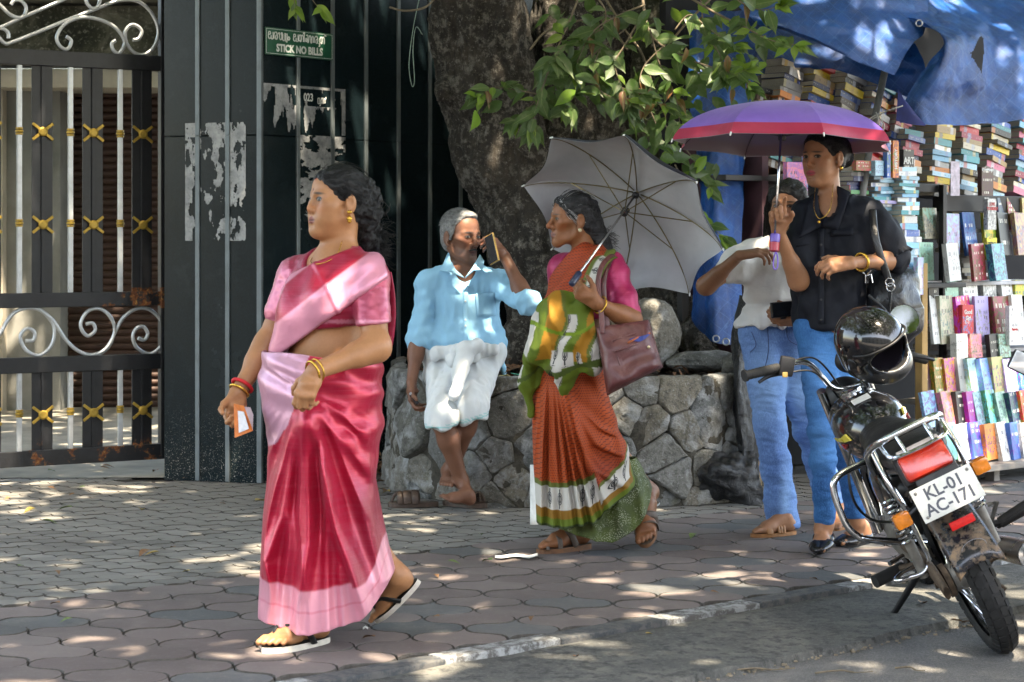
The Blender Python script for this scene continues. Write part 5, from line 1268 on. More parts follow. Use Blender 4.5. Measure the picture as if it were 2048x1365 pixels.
def strands(h, target, n=160, seed=1, r=.0011, wav=.003, lift=.0075, spreadx=.07, startz=(.045, .10)):
    """combed strands from the hairline over the skull to a gathering point (head coordinates)"""
    rr = random.Random(seed); mb = MB(); tx, ty, tz = target
    for i in range(n):
        ang = rr.uniform(-1.45, 1.45); sx_, sz = math.sin(ang), math.cos(ang)
        a0 = Vector((sx_*.080, .060*sz+.014, .036+.060*max(sz, -.2)*rr.uniform(.85, 1.05)-.03*(1-sz)))
        e = Vector((tx+rr.uniform(-.02, .02), ty, tz+rr.uniform(-.02, .02))); pts = []; m = 11; ph = rr.uniform(0, 6)
        for j in range(m):
            t = j/(m-1); p = a0.lerp(e, t); d = p-Vector((0, -.014, .036)); L = math.sqrt((d.x/.074)**2+(d.y/(.092+.012*max(0, min(1, d.y/.06))))**2+(d.z/.085)**2)
            if t < .92: f = (1+lift/.08+rr.uniform(-.004, .004)/.08)/max(L, .3); p = Vector((0, -.014, .036))+d*(f*(1-t**6)+1*t**6)
            p += Vector((math.sin(t*19+ph), math.cos(t*17+ph), math.sin(t*23+ph)))*wav*t
            pts.append(h(*p))
        mb.tube(pts, [r*h.sc]*m, 4, False)
    for i in range(n//3):
        a = rr.uniform(-1.3, 1.3); t0 = rr.uniform(.2, 2.6); pts = [h(.078*math.sin(a)*(1+.03*j), (.098*math.cos(t0+.16*j)*math.cos(a))*(1+.025*j)-.014, .038+(.092*math.sin(t0+.16*j)*math.cos(a))*(1+.025*j)) for j in range(6)]
        if h.local(np.array([tuple(pts[0])]))[0][2] > .03: mb.tube(pts, r*.6, 3, False)
    return mb
def drape_disp(Vt, Nn, amp, scale, seed): return Vt+Nn*(amp*(1-np.abs(fbm(Vt, scale, seed, 3, .55))*2))[:, None]
def px_of(Vt): return 1024+FOC*Vt[:, 0]/Vt[:, 1], HOR-(Vt[:, 2]-CAMH)*FOC/Vt[:, 1]
def colattr(arr): a = np.ones((len(arr), 4), F4); a[:, :3] = arr; return {'Col': ('FLOAT_COLOR', a)}
def blendc(base, col, m): return base*(1-m[:, None])+np.array(col)*m[:, None]
def ring(c, axis, r, t, mat, name, parent, seg=22, flat=1.0):
    axis = Vector(axis).normalized(); a = axis.orthogonal().normalized(); b = axis.cross(a)
    return MB().tube([Vector(c)+a*r*math.cos(q)+b*r*flat*math.sin(q) for q in np.linspace(0, 2*math.pi, seg, False)], t, 6, closed=True).build(name, mat, parent, True)
def sole(name, p, L, W_, th, mat, parent, mat2=None, z0=-.001, heel=0):
    """flip-flop sole in a foot frame p(a,b,c)"""
    out = []
    for t in np.linspace(0, 1, 24, False):
        q = 2*math.pi*t; x = .105+.128*math.cos(q); w = .036+.010*sstep(.05, .17, x)
        out.append((x, (w)*math.sin(q)*(1.05 if abs(math.sin(q)) > .3 else 1)+.002))
    mb = MB(); n = len(out)
    def zz(x, c): return c
    vs = [p(x, y, z0) for x, y in out]+[p(x*1.0, y, z0-th*(1+heel*(1-min(1, x/.2)))) for x, y in out]
    mb.add(vs, [tuple(range(n))]+[(i, n+i, n+(i+1) % n, (i+1) % n) for i in range(n)]+[tuple(range(n, 2*n))[::-1]])
    if mat2: mb.m[0] = 1
    o = mb.build(name, [mat, mat2] if mat2 else mat, parent); return recalc(o)
def strap(p, pts, w, th, mat, parent, name='strap'):
    """flat band through foot-frame points (a,b,c)"""
    P3 = spline([p(*q) for q in pts], 6)
    return MB().tube(P3, w, 8, True, flat=th/w, fn=(p(0, 1, 0)-p(0, 0, 0)).normalized()).build(name, mat, parent, True)
GOLDJ = plain('gold_jewellery', (.62, .36, .06), .25, .9, .1, 40)
def silk(name, sheent, rough=.36, sheen=.6, weave=.25, fold=.25):
    n = N(name); c = n.attr('Col'); p = n.pos(); st = n.noise(n.pos((6, 6, 260)), 1, 3, .6)
    col = n.mix(n.ramp(st, [(.35, .16), (.6, 0)]), c, n.mix(.5, c, (.5, .25, .3)))
    return n.set(col=col, rough=rough, metal=.30, sheen=sheen, sheenr=.35, sheent=(*sheent, 1), nrm=cloth_weave(n, 700, weave, fold, 16))
def cotton(name, rough=.8, weave=.25, fold=.35, fscale=16):
    n = N(name); c = n.attr('Col'); p = n.pos(); v = n.noise(p, 9, 3)
    return n.set(col=n.mix(n.ramp(v, [(.3, .14), (.7, 0)]), c, n.mix(.5, c, (0, 0, 0))), rough=rough, spec=.25, nrm=cloth_weave(n, 800, weave, fold, fscale))
def loft(rows_y, xl, xr, Yc, hem, top, b_of_y, ridges, nt=220, nq=150, back=.9, noise_amp=.004, seed=1, fall=.55):
    """cloth tube hung round a standing body; silhouettes and folds measured on the photo, round in depth"""
    th = np.linspace(0, 2*np.pi, nt, False); q = np.linspace(0, 1, nq); TH, QQ = np.meshgrid(th, q, indexing='ij'); t = np.cos(TH); sn = np.sin(TH)
    yt = np.interp(t, *top) if isinstance(top, tuple) else top; yh = np.interp(t, *hem)
    y = yt+(yh-yt)*QQ
    l = np.interp(y, rows_y, xl); r = np.interp(y, rows_y, xr); x = (l+r)/2+(r-l)/2*t
    b = np.interp(y, *b_of_y); Yd = Yc+b*np.sign(sn)*np.abs(sn)**.8*np.where(sn > 0, back, 1)
    dsp = np.zeros_like(x)
    for pts, amp, w in ridges:
        ys = [p_[1] for p_ in pts]; xs = [p_[0] for p_ in pts]; xr_ = np.interp(y, ys, xs)
        fade = sstep(ys[0]-25, ys[0]+45, y)*(1-sstep(ys[-1]-5, ys[-1]+90, y)); d = (x-xr_)/w
        dsp += np.where(sn < .15, amp*fade*np.exp(-d*d)*np.where(d > 0, np.exp(-np.abs(d)*fall), 1), 0)
    Yd = Yd-dsp
    X = (x-1024)*Yc/FOC; Z = CAMH-(y-HOR)*Yc/FOC       # true silhouettes at the axis depth
    Vt = np.stack([X, Yd, Z], -1).reshape(-1, 3)
    I = np.arange(nt*nq).reshape(nt, nq); A = I[:, :-1]; B = np.roll(I, -1, 0)
    Q = np.stack([A, I[:, 1:], B[:, 1:], B[:, :-1]], -1).reshape(-1, 4)
    Nn = normals(Vt, Q); Vt = Vt+Nn*(noise_amp*fbm(Vt, (14, 14, 4), seed, 3))[:, None]
    return Vt, Q, dict(x=x.ravel(), y=y.ravel(), t=t.ravel(), sn=sn.ravel(), yh=np.broadcast_to(yh, x.shape).ravel())
# ================================================================ woman in the crimson and pink silk sari
def woman_pink():
    w = empty('person', Gd(650, 1290), 'woman in crimson and pink silk sari walking past with a folded paper', 'person')
    Y = 6.6; f = V3(-.74, -.67, 0); h = Frame(P(676, 405, Y), (-.86, -.50, .06), (0, .0, 1), 1.0)
    S = Sdf(); ch, pe, nk = P(668, 600, Y), P(642, 770, Y), P(676, 515, Y)
    rs, ls = P(594, 553, Y+.13), P(738, 556, Y-.12); re, le = P(534, 690, 6.70), P(752, 695, 6.38); rw, lw = P(476, 786, 6.60), P(632, 742, 6.24)
    head(S, h, nk+V3(0, .01, -.01), .054, .006, .955)
    lat = V3(.67, -.74, 0)
    T = Sdf()                                            # torso
    T.ell(ch+V3(0, 0, .02), (.150, .108, .14), Frame(ch, f).M, .05); T.ell(P(655, 690, Y), (.142, .118, .12), Frame(ch, f).M, .08)
    T.ell(pe+V3(.01,.03,0), (.165, .115, .12), Frame(ch, f).M, .08)
    for s in (-1, 1): T.ell(ch+lat*s*.075+f*.075+V3(0, 0, -.005), (.075, .065, .075), Frame(ch, f).M, .05)
    T.cone(rs, nk+V3(0, .01, -.02), .05, .06, .05); T.cone(ls, nk+V3(0, .01, -.02), .05, .06, .05)
    S.ops += T.ops
    S.chain([rs, re, rw], [.048, .039, .026], .03); S.chain([ls, le, lw], [.052, .043, .028], .03)
    S.cone(re, re.lerp(rw, .35), .039, .038, .03); S.cone(le, le.lerp(lw, .3), .040, .038, .03)
    tipr, thr = hand(S, rw, V3(-.10, -.30, -.95), V3(.35, -.75, .25), True, (48, 52, 25), (30, 40), .98, 3)
    tipl, thl = hand(S, lw, V3(-.40, -.22, -.88), V3(.2, .75, -.3), False, [(30, 45, 30), (38, 50, 30), (42, 52, 30), (45, 55, 30)], (25, 30), .98, 3)
    # legs and feet
    fh, ft = Gd(648, 1286)+V3(0, 0, .022), Gd(524, 1308)+V3(0, 0, .022); fup = V3(0, 0, 1)
    bh, bt = P(826, 1164, 6.74), Gd(742, 1256)+V3(0, 0, .03); bup = V3(-.55, -.35, .7)
    fa, ba = P(628, 1225, 6.52), P(790, 1150, 6.72)
    pf = foot(S, fh, ft, fup, V3(-.3, .9, 0), fa, 1.0, .035); pb = foot(S, bh, bt, bup, V3(-.2, -.9, .1), ba, 1.0, .035)
    S.chain([pe+lat*.06+V3(0,.05,0), P(632, 1010, 6.58), fa], [.07, .045, .034], .04); S.chain([pe-lat*.07+V3(0,.04,0), P(700, 1010, 6.7), ba], [.07, .045, .034], .04)
    sk = skin('skin_pink_sari_woman', (.36, .165, .075), (.20, .065, .06), bind=(.10, .02, .02), sind=True, gaze=-.003, eopen=1.0, browt=.004)
    body('body', S, sk, h, w, .007, [(rw+V3(-.03, 0, -.06), .1), (lw+V3(-.05, 0, -.06), .1), (ft+V3(.05, 0, .02), .09), (bt+V3(.03, 0, .03), .07)])
    # ---- hair
    MH = m_hair('hair_dark_wavy', (.003, .003, .003), (.011, .010, .011))
    def ex(S2):
        for (x, y, z, r) in ((0, -.085, .03, .055), (0, -.105, -.005, .052), (0, -.112, -.045, .046), (0, -.115, -.085, .038), (0, -.125, -.125, .034), (0.01, -.14, -.165, .026)): S2.ball(h(x, y, z), r, .03)
    Vt, Q = hair_cap(h, c=.024, extra=ex, noise_amp=.006); hl = h.local(Vt)
    back = sstep(-.03, -.09, hl[:, 1]); Vt = Vt+normals(Vt, Q)*(back*.010*fbm(hl, (45, 45, 38), 9, 3))[:, None]
    ho = npmesh('hair', Vt, Q, MH, w)
    mb = strands(h, (0, -.115, -.02), 210, 4, .0011, .004)
    rr = random.Random(3)
    for i in range(240):                                 # loose curls in the plait and frizz at the nape
        c = V3(rr.gauss(0, .028), -.115+rr.gauss(0, .022), rr.uniform(-.16, .04)); a = rr.uniform(0, 6.3); R_ = rr.uniform(.008, .02); pts = []
        for j in range(9): t = j/8*4.5+a; pts.append(h(c.x+R_*math.cos(t), c.y-R_*.7*math.sin(t)-.008, c.z-.006*j))
        mb.tube(pts, .0012, 4, False)
    for i in range(140):
        b0 = V3(rr.uniform(-.03, .03), -.13+rr.uniform(-.02, .02), rr.uniform(-.17, -.06)); dv = V3(rr.uniform(-.4, .4), -1, rr.uniform(-1.2, .3)); pts = []
        for j in range(7): t = j/6; pts.append(h(b0.x+dv.x*t*.06+.006*math.sin(t*9+i), b0.y+dv.y*t*.075, b0.z+dv.z*t*.06+.006*math.cos(t*8+i)))
        mb.tube(pts, .0007, 3, False)
    under(mb.build('hair_strands', MH, None, True), ho)
    # ---- blouse
    MS = silk('crimson_silk', (1, .45, .55), .34, .18)
    B = Sdf(); B.ops += [o for o in T.grow(.010).ops]
    B.cone(rs, rs.lerp(re, .52), .062, .058, .04); B.cone(ls, ls.lerp(le, .68), .062, .058, .04)
    B.cut(P(650, 655, Y), V3(.10, 0, -1)); B.cut(rs.lerp(re, .50), (re-rs), .004) if False else None
    # neckline
    B.ell(nk+f*.045+V3(0, 0, .01), (.085, .09, .075), Frame(ch, f).M, .01, 's')
    Vt, Q = B.mesh(.0065); Vt = drape_disp(Vt, normals(Vt, Q), .002, (16, 16, 26), 3)
    px, py = px_of(Vt); col = np.tile((.30, .012, .045), (len(Vt), 1)); sl = ((px > 705) & (py > 575)).astype(float)+(px < 578).astype(float)
    fb = .35+.3*vnoise(Vt, (10, 10, 5), 4); col = blendc(col, (.55, .16, .23), np.clip(sl*fb*1.3, 0, .8)); col = blendc(col, (.62, .25, .33), np.clip(((py > 640) & (py < 648)).astype(float), 0, 1)*.6)
    npmesh('blouse', Vt, Q, MS, w, True, colattr(col))
    # ---- pallu over the left shoulder
    A = Sdf(); A.ops += T.grow(.017).ops; A.cone(ls+V3(0, 0, .008), ls.lerp(le, .20), .070, .070, .05)
    A.cone(P(575, 700, Y+.02), P(600, 640, Y-.04), .06, .06, .08)
    def plane_px(x0, y0, x1, y1, keep):                   # upright cut through two points, running straight back
        a, b = P(x0, y0, Y), P(x1, y1, Y); d = (b-a).normalized(); n = V3(-d.z, 0, d.x)
        if n.dot(P(*keep, Y)-a) > 0: n = -n
        A.cut(a, n, .004)
    plane_px(575, 700, 776, 556, (620, 560)); plane_px(560, 556, 716, 494, (650, 620)); plane_px(545, 640, 590, 520, (650, 600)); plane_px(776, 520, 790, 620, (700, 560))
    Vt, Q = A.mesh(.0055); Nn = normals(Vt, Q); px, py = px_of(Vt)
    c = -.604*(px-591)-.797*(py-698); al = .797*(px-591)-.604*(py-698)
    fold = .0035*np.sin(c/7.5+2*vnoise(Vt, (6, 6, 6), 2))*sstep(40, 130, al)+.004*np.exp(-((al-112-.2*c)/5)**2)
    Vt = Vt+Nn*fold[:, None]
    col = np.tile((.62, .235, .32), (len(Vt), 1)); col = blendc(col, (.33, .003, .030), sstep(63, 68, c)*(1-sstep(113, 118, c))); col = blendc(col, (.36, .04, .09), .7*np.exp(-((al-108-.2*c)/3)**2)*(c < 66))
    npmesh('pallu', Vt, Q, MS, w, True, colattr(col))
    # end of the pallu hanging down the back
    g = []
    for i in range(25):
        t = i/24; row = []
        for j in range(13):
            s_ = j/12; p0 = P(735+45*s_, 512+30*s_+14*math.sin(s_*3), Y+.10-.12*s_); p1 = P(748+28*s_, 712, Y+.06-.05*s_); q_ = p0.lerp(p1, t); row.append(q_+V3(.006*math.sin(s_*14), .012*math.sin(s_*11+t*2), 0)+V3(.018*math.sin(t*3.1), 0, 0))
        g.append(row)
    o = MB().grid(g).build('pallu_end', None, w, True); o.data.attributes.new('Col', 'FLOAT_COLOR', 'POINT').data.foreach_set('color', np.tile((.30, .01, .045, 1), (len(o.data.vertices), 1)).astype(F4).ravel()); o.data.materials.append(MS); solidify(o, .003)
    # ---- draped skirt
    ry = [672, 700, 730, 780, 850, 900, 960, 1030, 1100, 1150, 1200, 1280]
    xl = [560, 529, 523, 521, 533, 540, 535, 528, 525, 522, 519, 517]; xr = [742, 757, 764, 763, 765, 757, 752, 764, 779, 792, 785, 760]
    hem = ([-1, -.75, -.1, .3, .62, .8, 1], [1226, 1230, 1244, 1232, 1220, 1188, 1138]); top = ([-1, -.6, -.2, .2, .7, 1], [702, 699, 704, 712, 690, 668])
    rid = [([(618, 800), (613, 840), (579, 1018), (545, 1105)], .050, 15), ([(625, 810), (627, 840), (632, 994), (632, 1067), (613, 1183), (610, 1270)], .045, 13), ([(632, 805), (671, 951), (690, 1043), (714, 1105), (742, 1200)], .050, 14),
           ([(645, 805), (709, 888), (750, 945)], .030, 16), ([(660, 790), (740, 860)], .018, 16), ([(600, 830), (560, 960), (535, 1060)], .025, 12), ([(650, 900), (664, 1050), (670, 1260)], .028, 12), ([(600, 1000), (585, 1120), (572, 1260)], .026, 13), ([(560, 1080), (545, 1260)], .018, 11),
           ([(545, 730), (600, 760)], .012, 12), ([(690, 1100), (700, 1250)], .022, 10), ([(722, 950), (755, 1080), (775, 1150)], .03, 14), ([(610, 780), (640, 815)], .03, 26), ([(648, 850), (655, 1000)], -.03, 8), ([(607, 900), (600, 1000)], -.02, 8), ([(545, 1100), (556, 1160)], .02, 9)]
    Vt, Q, I = loft(ry, xl, xr, Y, hem, top, ([670, 700, 760, 900, 1280], [.145, .185, .20, .19, .22]), rid, 300, 210, .9, .003, 5, .25)
    x, y = I['x'], I['y']; ph = (x-621)/np.maximum(40, y-742); pl8 = (1-np.abs(np.sin(ph*13.5+.35*np.sin(y/70))))**.8; Vt[:, 1] -= .042*(pl8-.45)*sstep(800, 980, y)*(I['sn'] < .1)*(1-.6*sstep(700, 740, x))
    Nn = normals(Vt, Q)
    # horizontal gathers at waist and hip
    g1 = np.exp(-((y-745)/60)**2)*(I['sn'] < .2); Vt = Vt+Nn*(.006*np.sin((y-.35*x)/9+1.5*vnoise(Vt, (9, 9, 9), 7))*g1)[:, None]
    g2 = sstep(640, 720, x)*np.exp(-((y-830)/70)**2)*(I['sn'] < .2); Vt = Vt+Nn*(.005*np.sin((y+.45*x)/11)*g2)[:, None]
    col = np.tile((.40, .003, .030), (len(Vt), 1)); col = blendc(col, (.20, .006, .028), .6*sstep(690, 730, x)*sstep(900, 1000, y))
    lil = (x < np.interp(y, [690, 740, 790, 840, 880, 900], [640, 618, 606, 585, 560, 520])+6*vnoise(Vt, (20, 20, 20), 3)).astype(float); col = blendc(col, (.52, .28, .37), lil*.95)
    bd = sstep(-3, 3, y-(I['yh']-84)+np.where(x > 715, -10, 0)); col = blendc(col, (.66, .27, .34), bd); col = blendc(col, (.55, .12, .18), bd*.5*(np.abs((y-I['yh']+42)) < 3))
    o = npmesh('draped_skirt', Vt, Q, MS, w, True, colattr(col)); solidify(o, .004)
    # petticoat edge inside
    # ---- slippers
    MB_ = plain('black_rubber', (.008, .008, .008), .55, 0, .3, 40); MW = plain('cream_sole', (.55, .50, .42), .7, 0, .15, 30)
    for pf_, nm in ((pf, 'front'), (pb, 'rear')):
        so = sole('slipper', pf_, 1, 1, .020, MW, w, MB_, -.002)
        for s_ in (-1, 1): under(strap(pf_, [(.172, .019, .006), (.162, .018, .044), (.130, .030*s_, .050), (.098, .048*s_, .030), (.075, .050*s_, -.004)], .014, .006, MB_, None), so)
    # ---- jewellery
    ring(lw+V3(-.01, 0, -.004), lw-le, .036, .0042, GOLDJ, 'bangle', w); ring(lw+V3(.004, 0, .002), lw-le, .037, .003, GOLDJ, 'bangle', w)
    ring(rw.lerp(re, .04), re-rw, .035, .0045, GOLDJ, 'bangle', w); ring(rw.lerp(re, .15), re-rw, .036, .0065, plain('red_thread', (.5, .01, .015), .8, 0, .2, 60), 'wrist_thread', w)
    ear = h(-.088, -.004, -.05); mb = MB(); mb.lathe([(.003, -.004), (.009, 0), (.009, .004), (.004, .008)], Matrix.Translation(ear+V3(0, -.004, .014)), 12); mb.lathe([(.002, .0), (.009, -.006), (.010, -.012), (.006, -.016), (.008, -.020), (.002, -.026)], Matrix.Translation(ear+V3(0, -.003, .004)), 12); mb.build('earring', GOLDJ, w, True)
    ch_ = [h(-.05, .0, -.13), P(672, 512, Y-.10), P(640, 528, Y-.11), P(622, 520, Y-.03), h(.05, .0, -.13)]
    MB().tube(spline(ch_, 8), .0016, 5).build('necklace', GOLDJ, w, True)
    # paper held in the right hand
    pp = plain('pale_print', (.62, .60, .62), .6, 0, .12, 60); po = plain('orange_print', (.62, .16, .03), .6, 0, .25, 40)
    pk = empty('folded_paper', P(480, 840, 6.5), 'folded orange and white printed slip held by the woman in pink', 'paper')
    a = [P(468, 808, 6.50), P(488, 812, 6.46), P(506, 862, 6.46), P(470, 876, 6.50)]; o = MB().add(a, [(0, 1, 2, 3)]).build('front_leaf', po, pk); solidify(o, .0015)
    o = MB().add([P(476, 822, 6.488), P(488, 824, 6.464), P(498, 858, 6.458), P(478, 866, 6.487)], [(0, 1, 2, 3)]).build('print_block', pp, pk); solidify(o, .001)
    o = MB().add([P(488, 814, 6.50), P(500, 815, 6.53), P(506, 830, 6.54), P(505, 862, 6.53), P(492, 862, 6.50)], [(0, 1, 2, 3, 4)]).build('back_leaf', pp, pk); solidify(o, .0015)
    return w
woman_pink()
# ================================================================ seated man in the blue shirt
def seated_man():
    w = empty('person', P(925, 735, 10.0), 'grey-haired man in sky blue shirt sitting on the stone planter with a phone', 'person')
    Y = 10.0; h = Frame(P(921, 474, Y), (.70, -.71, -.06), (.03, 0, 1), 1.10); f = V3(.10, -1, 0).normalized(); Fm = Frame(P(930, 610, Y), f).M
    S = Sdf(); nk, ch, pe = P(928, 537, Y), P(930, 612, Y+.02), P(922, 705, Y+.04)
    rs, ls = P(856, 568, Y), P(1001, 570, Y-.02); re, le = P(836, 682, 9.92), P(1054, 604, 9.74); rw, lw = P(823, 764, 9.84), P(1010, 514, 9.86)
    head(S, h, nk+V3(0, .0, -.01), .052, 0, 1.03, 1.08, 1)
    T = Sdf(); T.ell(ch, (.160, .110, .17), Fm, .06); T.ell(P(928, 672, Y+.03), (.155, .12, .12), Fm, .08); T.ell(pe, (.175, .13, .10), Fm, .08)
    T.cone(rs, nk+V3(0, .01, -.03), .055, .055, .05); T.cone(ls, nk+V3(0, .01, -.03), .055, .055, .05); S.ops += T.ops
    S.chain([rs, re, rw], [.050, .040, .026], .03); S.chain([ls, le, lw], [.050, .040, .027], .03); S.cone(re, re.lerp(rw, .35), .040, .038, .03); S.cone(le, le.lerp(lw, .35), .040, .039, .03)
    hand(S, rw, V3(.06, -.15, -1), V3(.85, -.3, .1), True, (28, 42, 25), (20, 30), 1.05, 3)
    hand(S, lw, V3(-.46, -.22, .55), V3(-.60, .45, -.25), False, [(40, 45, 20), (44, 48, 22), (46, 50, 25), (50, 52, 25)], (10, 20), 1.05, 4)
    rk, lk = P(884, 838, 9.66), P(944, 812, 9.70); ra, la = P(922, 962, 9.74), P(906, 932, 9.86)
    S.chain([pe+V3(-.09, 0, -.04), rk, rk.lerp(ra, .35), ra], [.085, .057, .052, .034], .03); S.chain([pe+V3(.09, 0, -.04), lk, lk.lerp(la, .35), la], [.085, .057, .052, .034], .03)
    foot(S, P(941, 1009, 9.70), P(880, 998, 9.62), V3(.15, -.35, 1), V3(.3, 1, .2), ra, 1.0, .036)
    foot(S, P(898, 962, 9.92), P(893, 976, 9.70), V3(0, .3, 1), V3(1, 0, 0), la, 1.0, .036)
    sk = skin('skin_seated_man', (.175, .078, .048), (.10, .045, .038), (.03, .03, .03), browt=.0042, old=.6, under=.3, stub=(.05, .04, .04), gaze=.002, eopen=.85)
    body('body', S, sk, h, w, .0075, [(rw+V3(0, 0, -.06), .1), (lw+V3(-.05, 0, .06), .1)], .0036)
    # moustache
    mb = Sdf()
    for s in (-1, 1): mb.cone(h(s*.003, .104, -.053), h(s*.024, .090, -.060), .0055, .0035, .003)
    Vt, Q = mb.mesh(.0022); npmesh('moustache', Vt, Q, m_hair('moustache_hair', (.012, .011, .011), (.05, .05, .05)), w)
    MH = m_hair('grey_hair', (.10, .10, .10), (.30, .30, .295), .5)
    def ex(S2):
        S2.ell(h(0, .035, .104), (.055, .045, .020), h.M, .02)
        for s in (-1, 1): S2.cone(h(s*.072, .018, .03), h(s*.076, .012, -.012), .012, .007, .015)
    Vt, Q = hair_cap(h, c=.004, thick=.007, zlow=-.06, extra=ex, tilt=(.8, -.5), noise_amp=.003); ho = npmesh('hair', Vt, Q, MH, w)
    mb = MB(); rr = random.Random(8)
    for i in range(260):                                 # short combed hair
        ax = rr.uniform(-.075, .075); a = rr.uniform(-.2, 2.6); y0 = .085*math.cos(a)-.014; z0 = .036+.086*math.sin(a)
        k = math.sqrt(max(.05, 1-(ax/.08)**2)); pts = []
        for j in range(6):
            t = a+j*.10; lf = 1.06+.012*j; pts.append(h(ax*1.06, (.094*math.cos(t)*k)*lf-.014, .038+(.088*math.sin(t)*k)*lf))
        if h.local(np.array([tuple(pts[0])]))[0][2] > (.07 if pts and h.local(np.array([tuple(pts[0])]))[0][1] > .04 else -.05): mb.tube(pts, .0011, 3, False)
    under(mb.build('hair_strands', MH, None, True), ho)
    # ---- shirt
    MC = cotton('sky_blue_cotton', .75, .2, .3, 13)
    B = Sdf(); B.ops += T.grow(.014).ops
    B.cone(rs, re.lerp(rs, .04), .062, .054, .016); B.cone(re.lerp(rs, .22), re.lerp(rs, .0), .057, .062, .010)
    B.cone(ls, le.lerp(ls, .06), .066, .054, .02); B.cone(le.lerp(ls, .25), le.lerp(ls, -.02), .058, .066, .012)
    B.cone(P(895, 690, Y), P(962, 690, Y), .125, .125, .06); B.cone(P(985, 690, Y+.06), P(1000, 745, Y+.12), .05, .03, .06)
    B.cut(P(920, 702, Y), V3(.06, 0, -1)) if False else None
    def hemf(X, Yy, Z): return (CAMH-(698-HOR)*Y/FOC+.012*np.sin(X*38)+.05*sstep(-.1, .0, X*0-.1))-Z-np.where(X > -.08, .16*np.clip((X+.085)/.05, 0, 1), 0)
    B.fn(hemf, None, None, .003, 'i')
    B.ell(nk+f*.06+V3(0, 0, .018), (.060, .085, .09), Fm, .01, 's')
    Vt, Q = B.mesh(.0062); Nn = normals(Vt, Q); px, py = px_of(Vt)
    arm = np.maximum(sstep(880, 860, px), sstep(985, 1010, px))
    Vt = Vt+Nn*(.006*np.sin((py+.6*np.abs(px-930))/6.5+3*vnoise(Vt, (8, 8, 8), 2))*np.exp(-((py-672)/28)**2)*(1-arm)+.005*(1-2*np.abs(fbm(Vt, (8, 8, 5), 3, 2, .5)))+.0045*(1-2*np.abs(fbm(Vt, (22, 22, 11), 13, 2, .5)))+.0022*np.sin(py/4+px/9+2*vnoise(Vt, (9, 9, 9), 6))*arm)[:, None]
    col = np.tile((.235, .48, .66), (len(Vt), 1)); shirt = npmesh('shirt', Vt, Q, MC, w, True, colattr(col))
    def onfront(px_, py_, lift=.003):
        d = (px-px_)**2+(py-py_)**2; near = np.argsort(d)[:40]; k = near[np.argmin(Vt[near, 1])]; q = P(px_, py_, float(Vt[near, 1].min())-lift); return q
    def patch(name, quad, nx, ny, parent, lift=.003):
        g = []
        for j in range(ny+1):
            row = []
            for i in range(nx+1):
                s_, t = i/nx, j/ny; a = (quad[0][0]*(1-s_)+quad[1][0]*s_, quad[0][1]*(1-s_)+quad[1][1]*s_); b = (quad[3][0]*(1-s_)+quad[2][0]*s_, quad[3][1]*(1-s_)+quad[2][1]*s_)
                row.append(onfront(a[0]*(1-t)+b[0]*t, a[1]*(1-t)+b[1]*t, lift))
            g.append(row)
        o = MB().grid(g).build(name, None, parent, True); n_ = len(o.data.vertices); o.data.attributes.new('Col', 'FLOAT_COLOR', 'POINT').data.foreach_set('color', np.tile((.25, .50, .68, 1), (n_, 1)).astype(F4).ravel()); o.data.materials.append(MC); solidify(o, .003, 0); return o
    patch('placket', [(926, 566), (936, 566), (937, 690), (927, 690)], 2, 20, shirt); patch('pocket', [(951, 588), (988, 585), (992, 632), (954, 634)], 6, 7, shirt, .004)
    for y in (568, 603, 640, 652): c = onfront(931, y, .006); MB().lathe([(.0055, 0), (.006, .0015), (.004, .003)], Matrix.Translation(c) @ Matrix.Rotation(R(90), 4, 'X'), 10).build('button', M_WHITE, shirt)
    # collar
    for s, pts in ((-1, [(898, 498, 10.03), (900, 520, 9.92), (912, 541, 9.88), (928, 556, 9.865), (903, 545, 9.855), (880, 541, 9.90), (893, 515, 9.95)]), (1, [(960, 510, 10.03), (951, 525, 9.93), (944, 538, 9.88), (930, 557, 9.865), (948, 541, 9.85), (965, 541, 9.87), (968, 522, 9.95)])):
        q = [P(*p) for p in pts]; o = MB().add(q, [(0, 1, 5, 6), (1, 2, 4, 5), (2, 3, 4)]).build('collar', None, shirt)
        o.data.attributes.new('Col', 'FLOAT_COLOR', 'POINT').data.foreach_set('color', np.tile((.26, .51, .68, 1), (7, 1)).astype(F4).ravel()); o.data.materials.append(MC)
        m = o.modifiers.new('b', 'SUBSURF'); m.subdivision_type = 'SIMPLE'; m.levels = 2; m.render_levels = 2; solidify(o, .005, 0)
    # ---- white dhoti folded above the knee
    D = Sdf(); D.ell(pe+V3(0, -.01, -.01), (.175, .14, .10), Fm, .04)
    D.cone(pe+V3(-.085, -.02, -.02), rk, .098, .074, .016); D.cone(pe+V3(.10, -.02, -.02), lk, .098, .074, .016)
    D.cone(P(910, 735, 9.86), P(908, 800, 9.76), .07, .03, .02)
    D.cone(rk, P(880, 868, 9.64), .072, .064, .02); D.cone(lk, P(950, 858, 9.68), .070, .062, .02)
    D.cone(P(860, 700, 9.96), P(985, 705, 9.96), .07, .07, .05)
    D.cone(P(875, 708, 9.83), P(985, 700, 9.83), .034, .030, .012); D.cone(P(915, 702, 9.80), P(955, 690, 9.80), .03, .026, .02); D.cone(P(900, 722, 9.78), P(950, 715, 9.80), .028, .024, .02); D.cone(P(934, 696, 9.75), P(908, 790, 9.62), .036, .024, .012); D.cone(P(925, 700, 9.74), P(955, 692, 9.74), .028, .03, .012)
    zl = CAMH-(858-HOR)*9.62/FOC
    D.fn(lambda X, Yy, Z: (zl+np.clip((X+.32)*.28, 0, .06)+.01*np.sin(X*60))-Z, None, None, .003, 'i')
    Vt, Q = D.mesh(.0062); Nn = normals(Vt, Q); px, py = px_of(Vt)
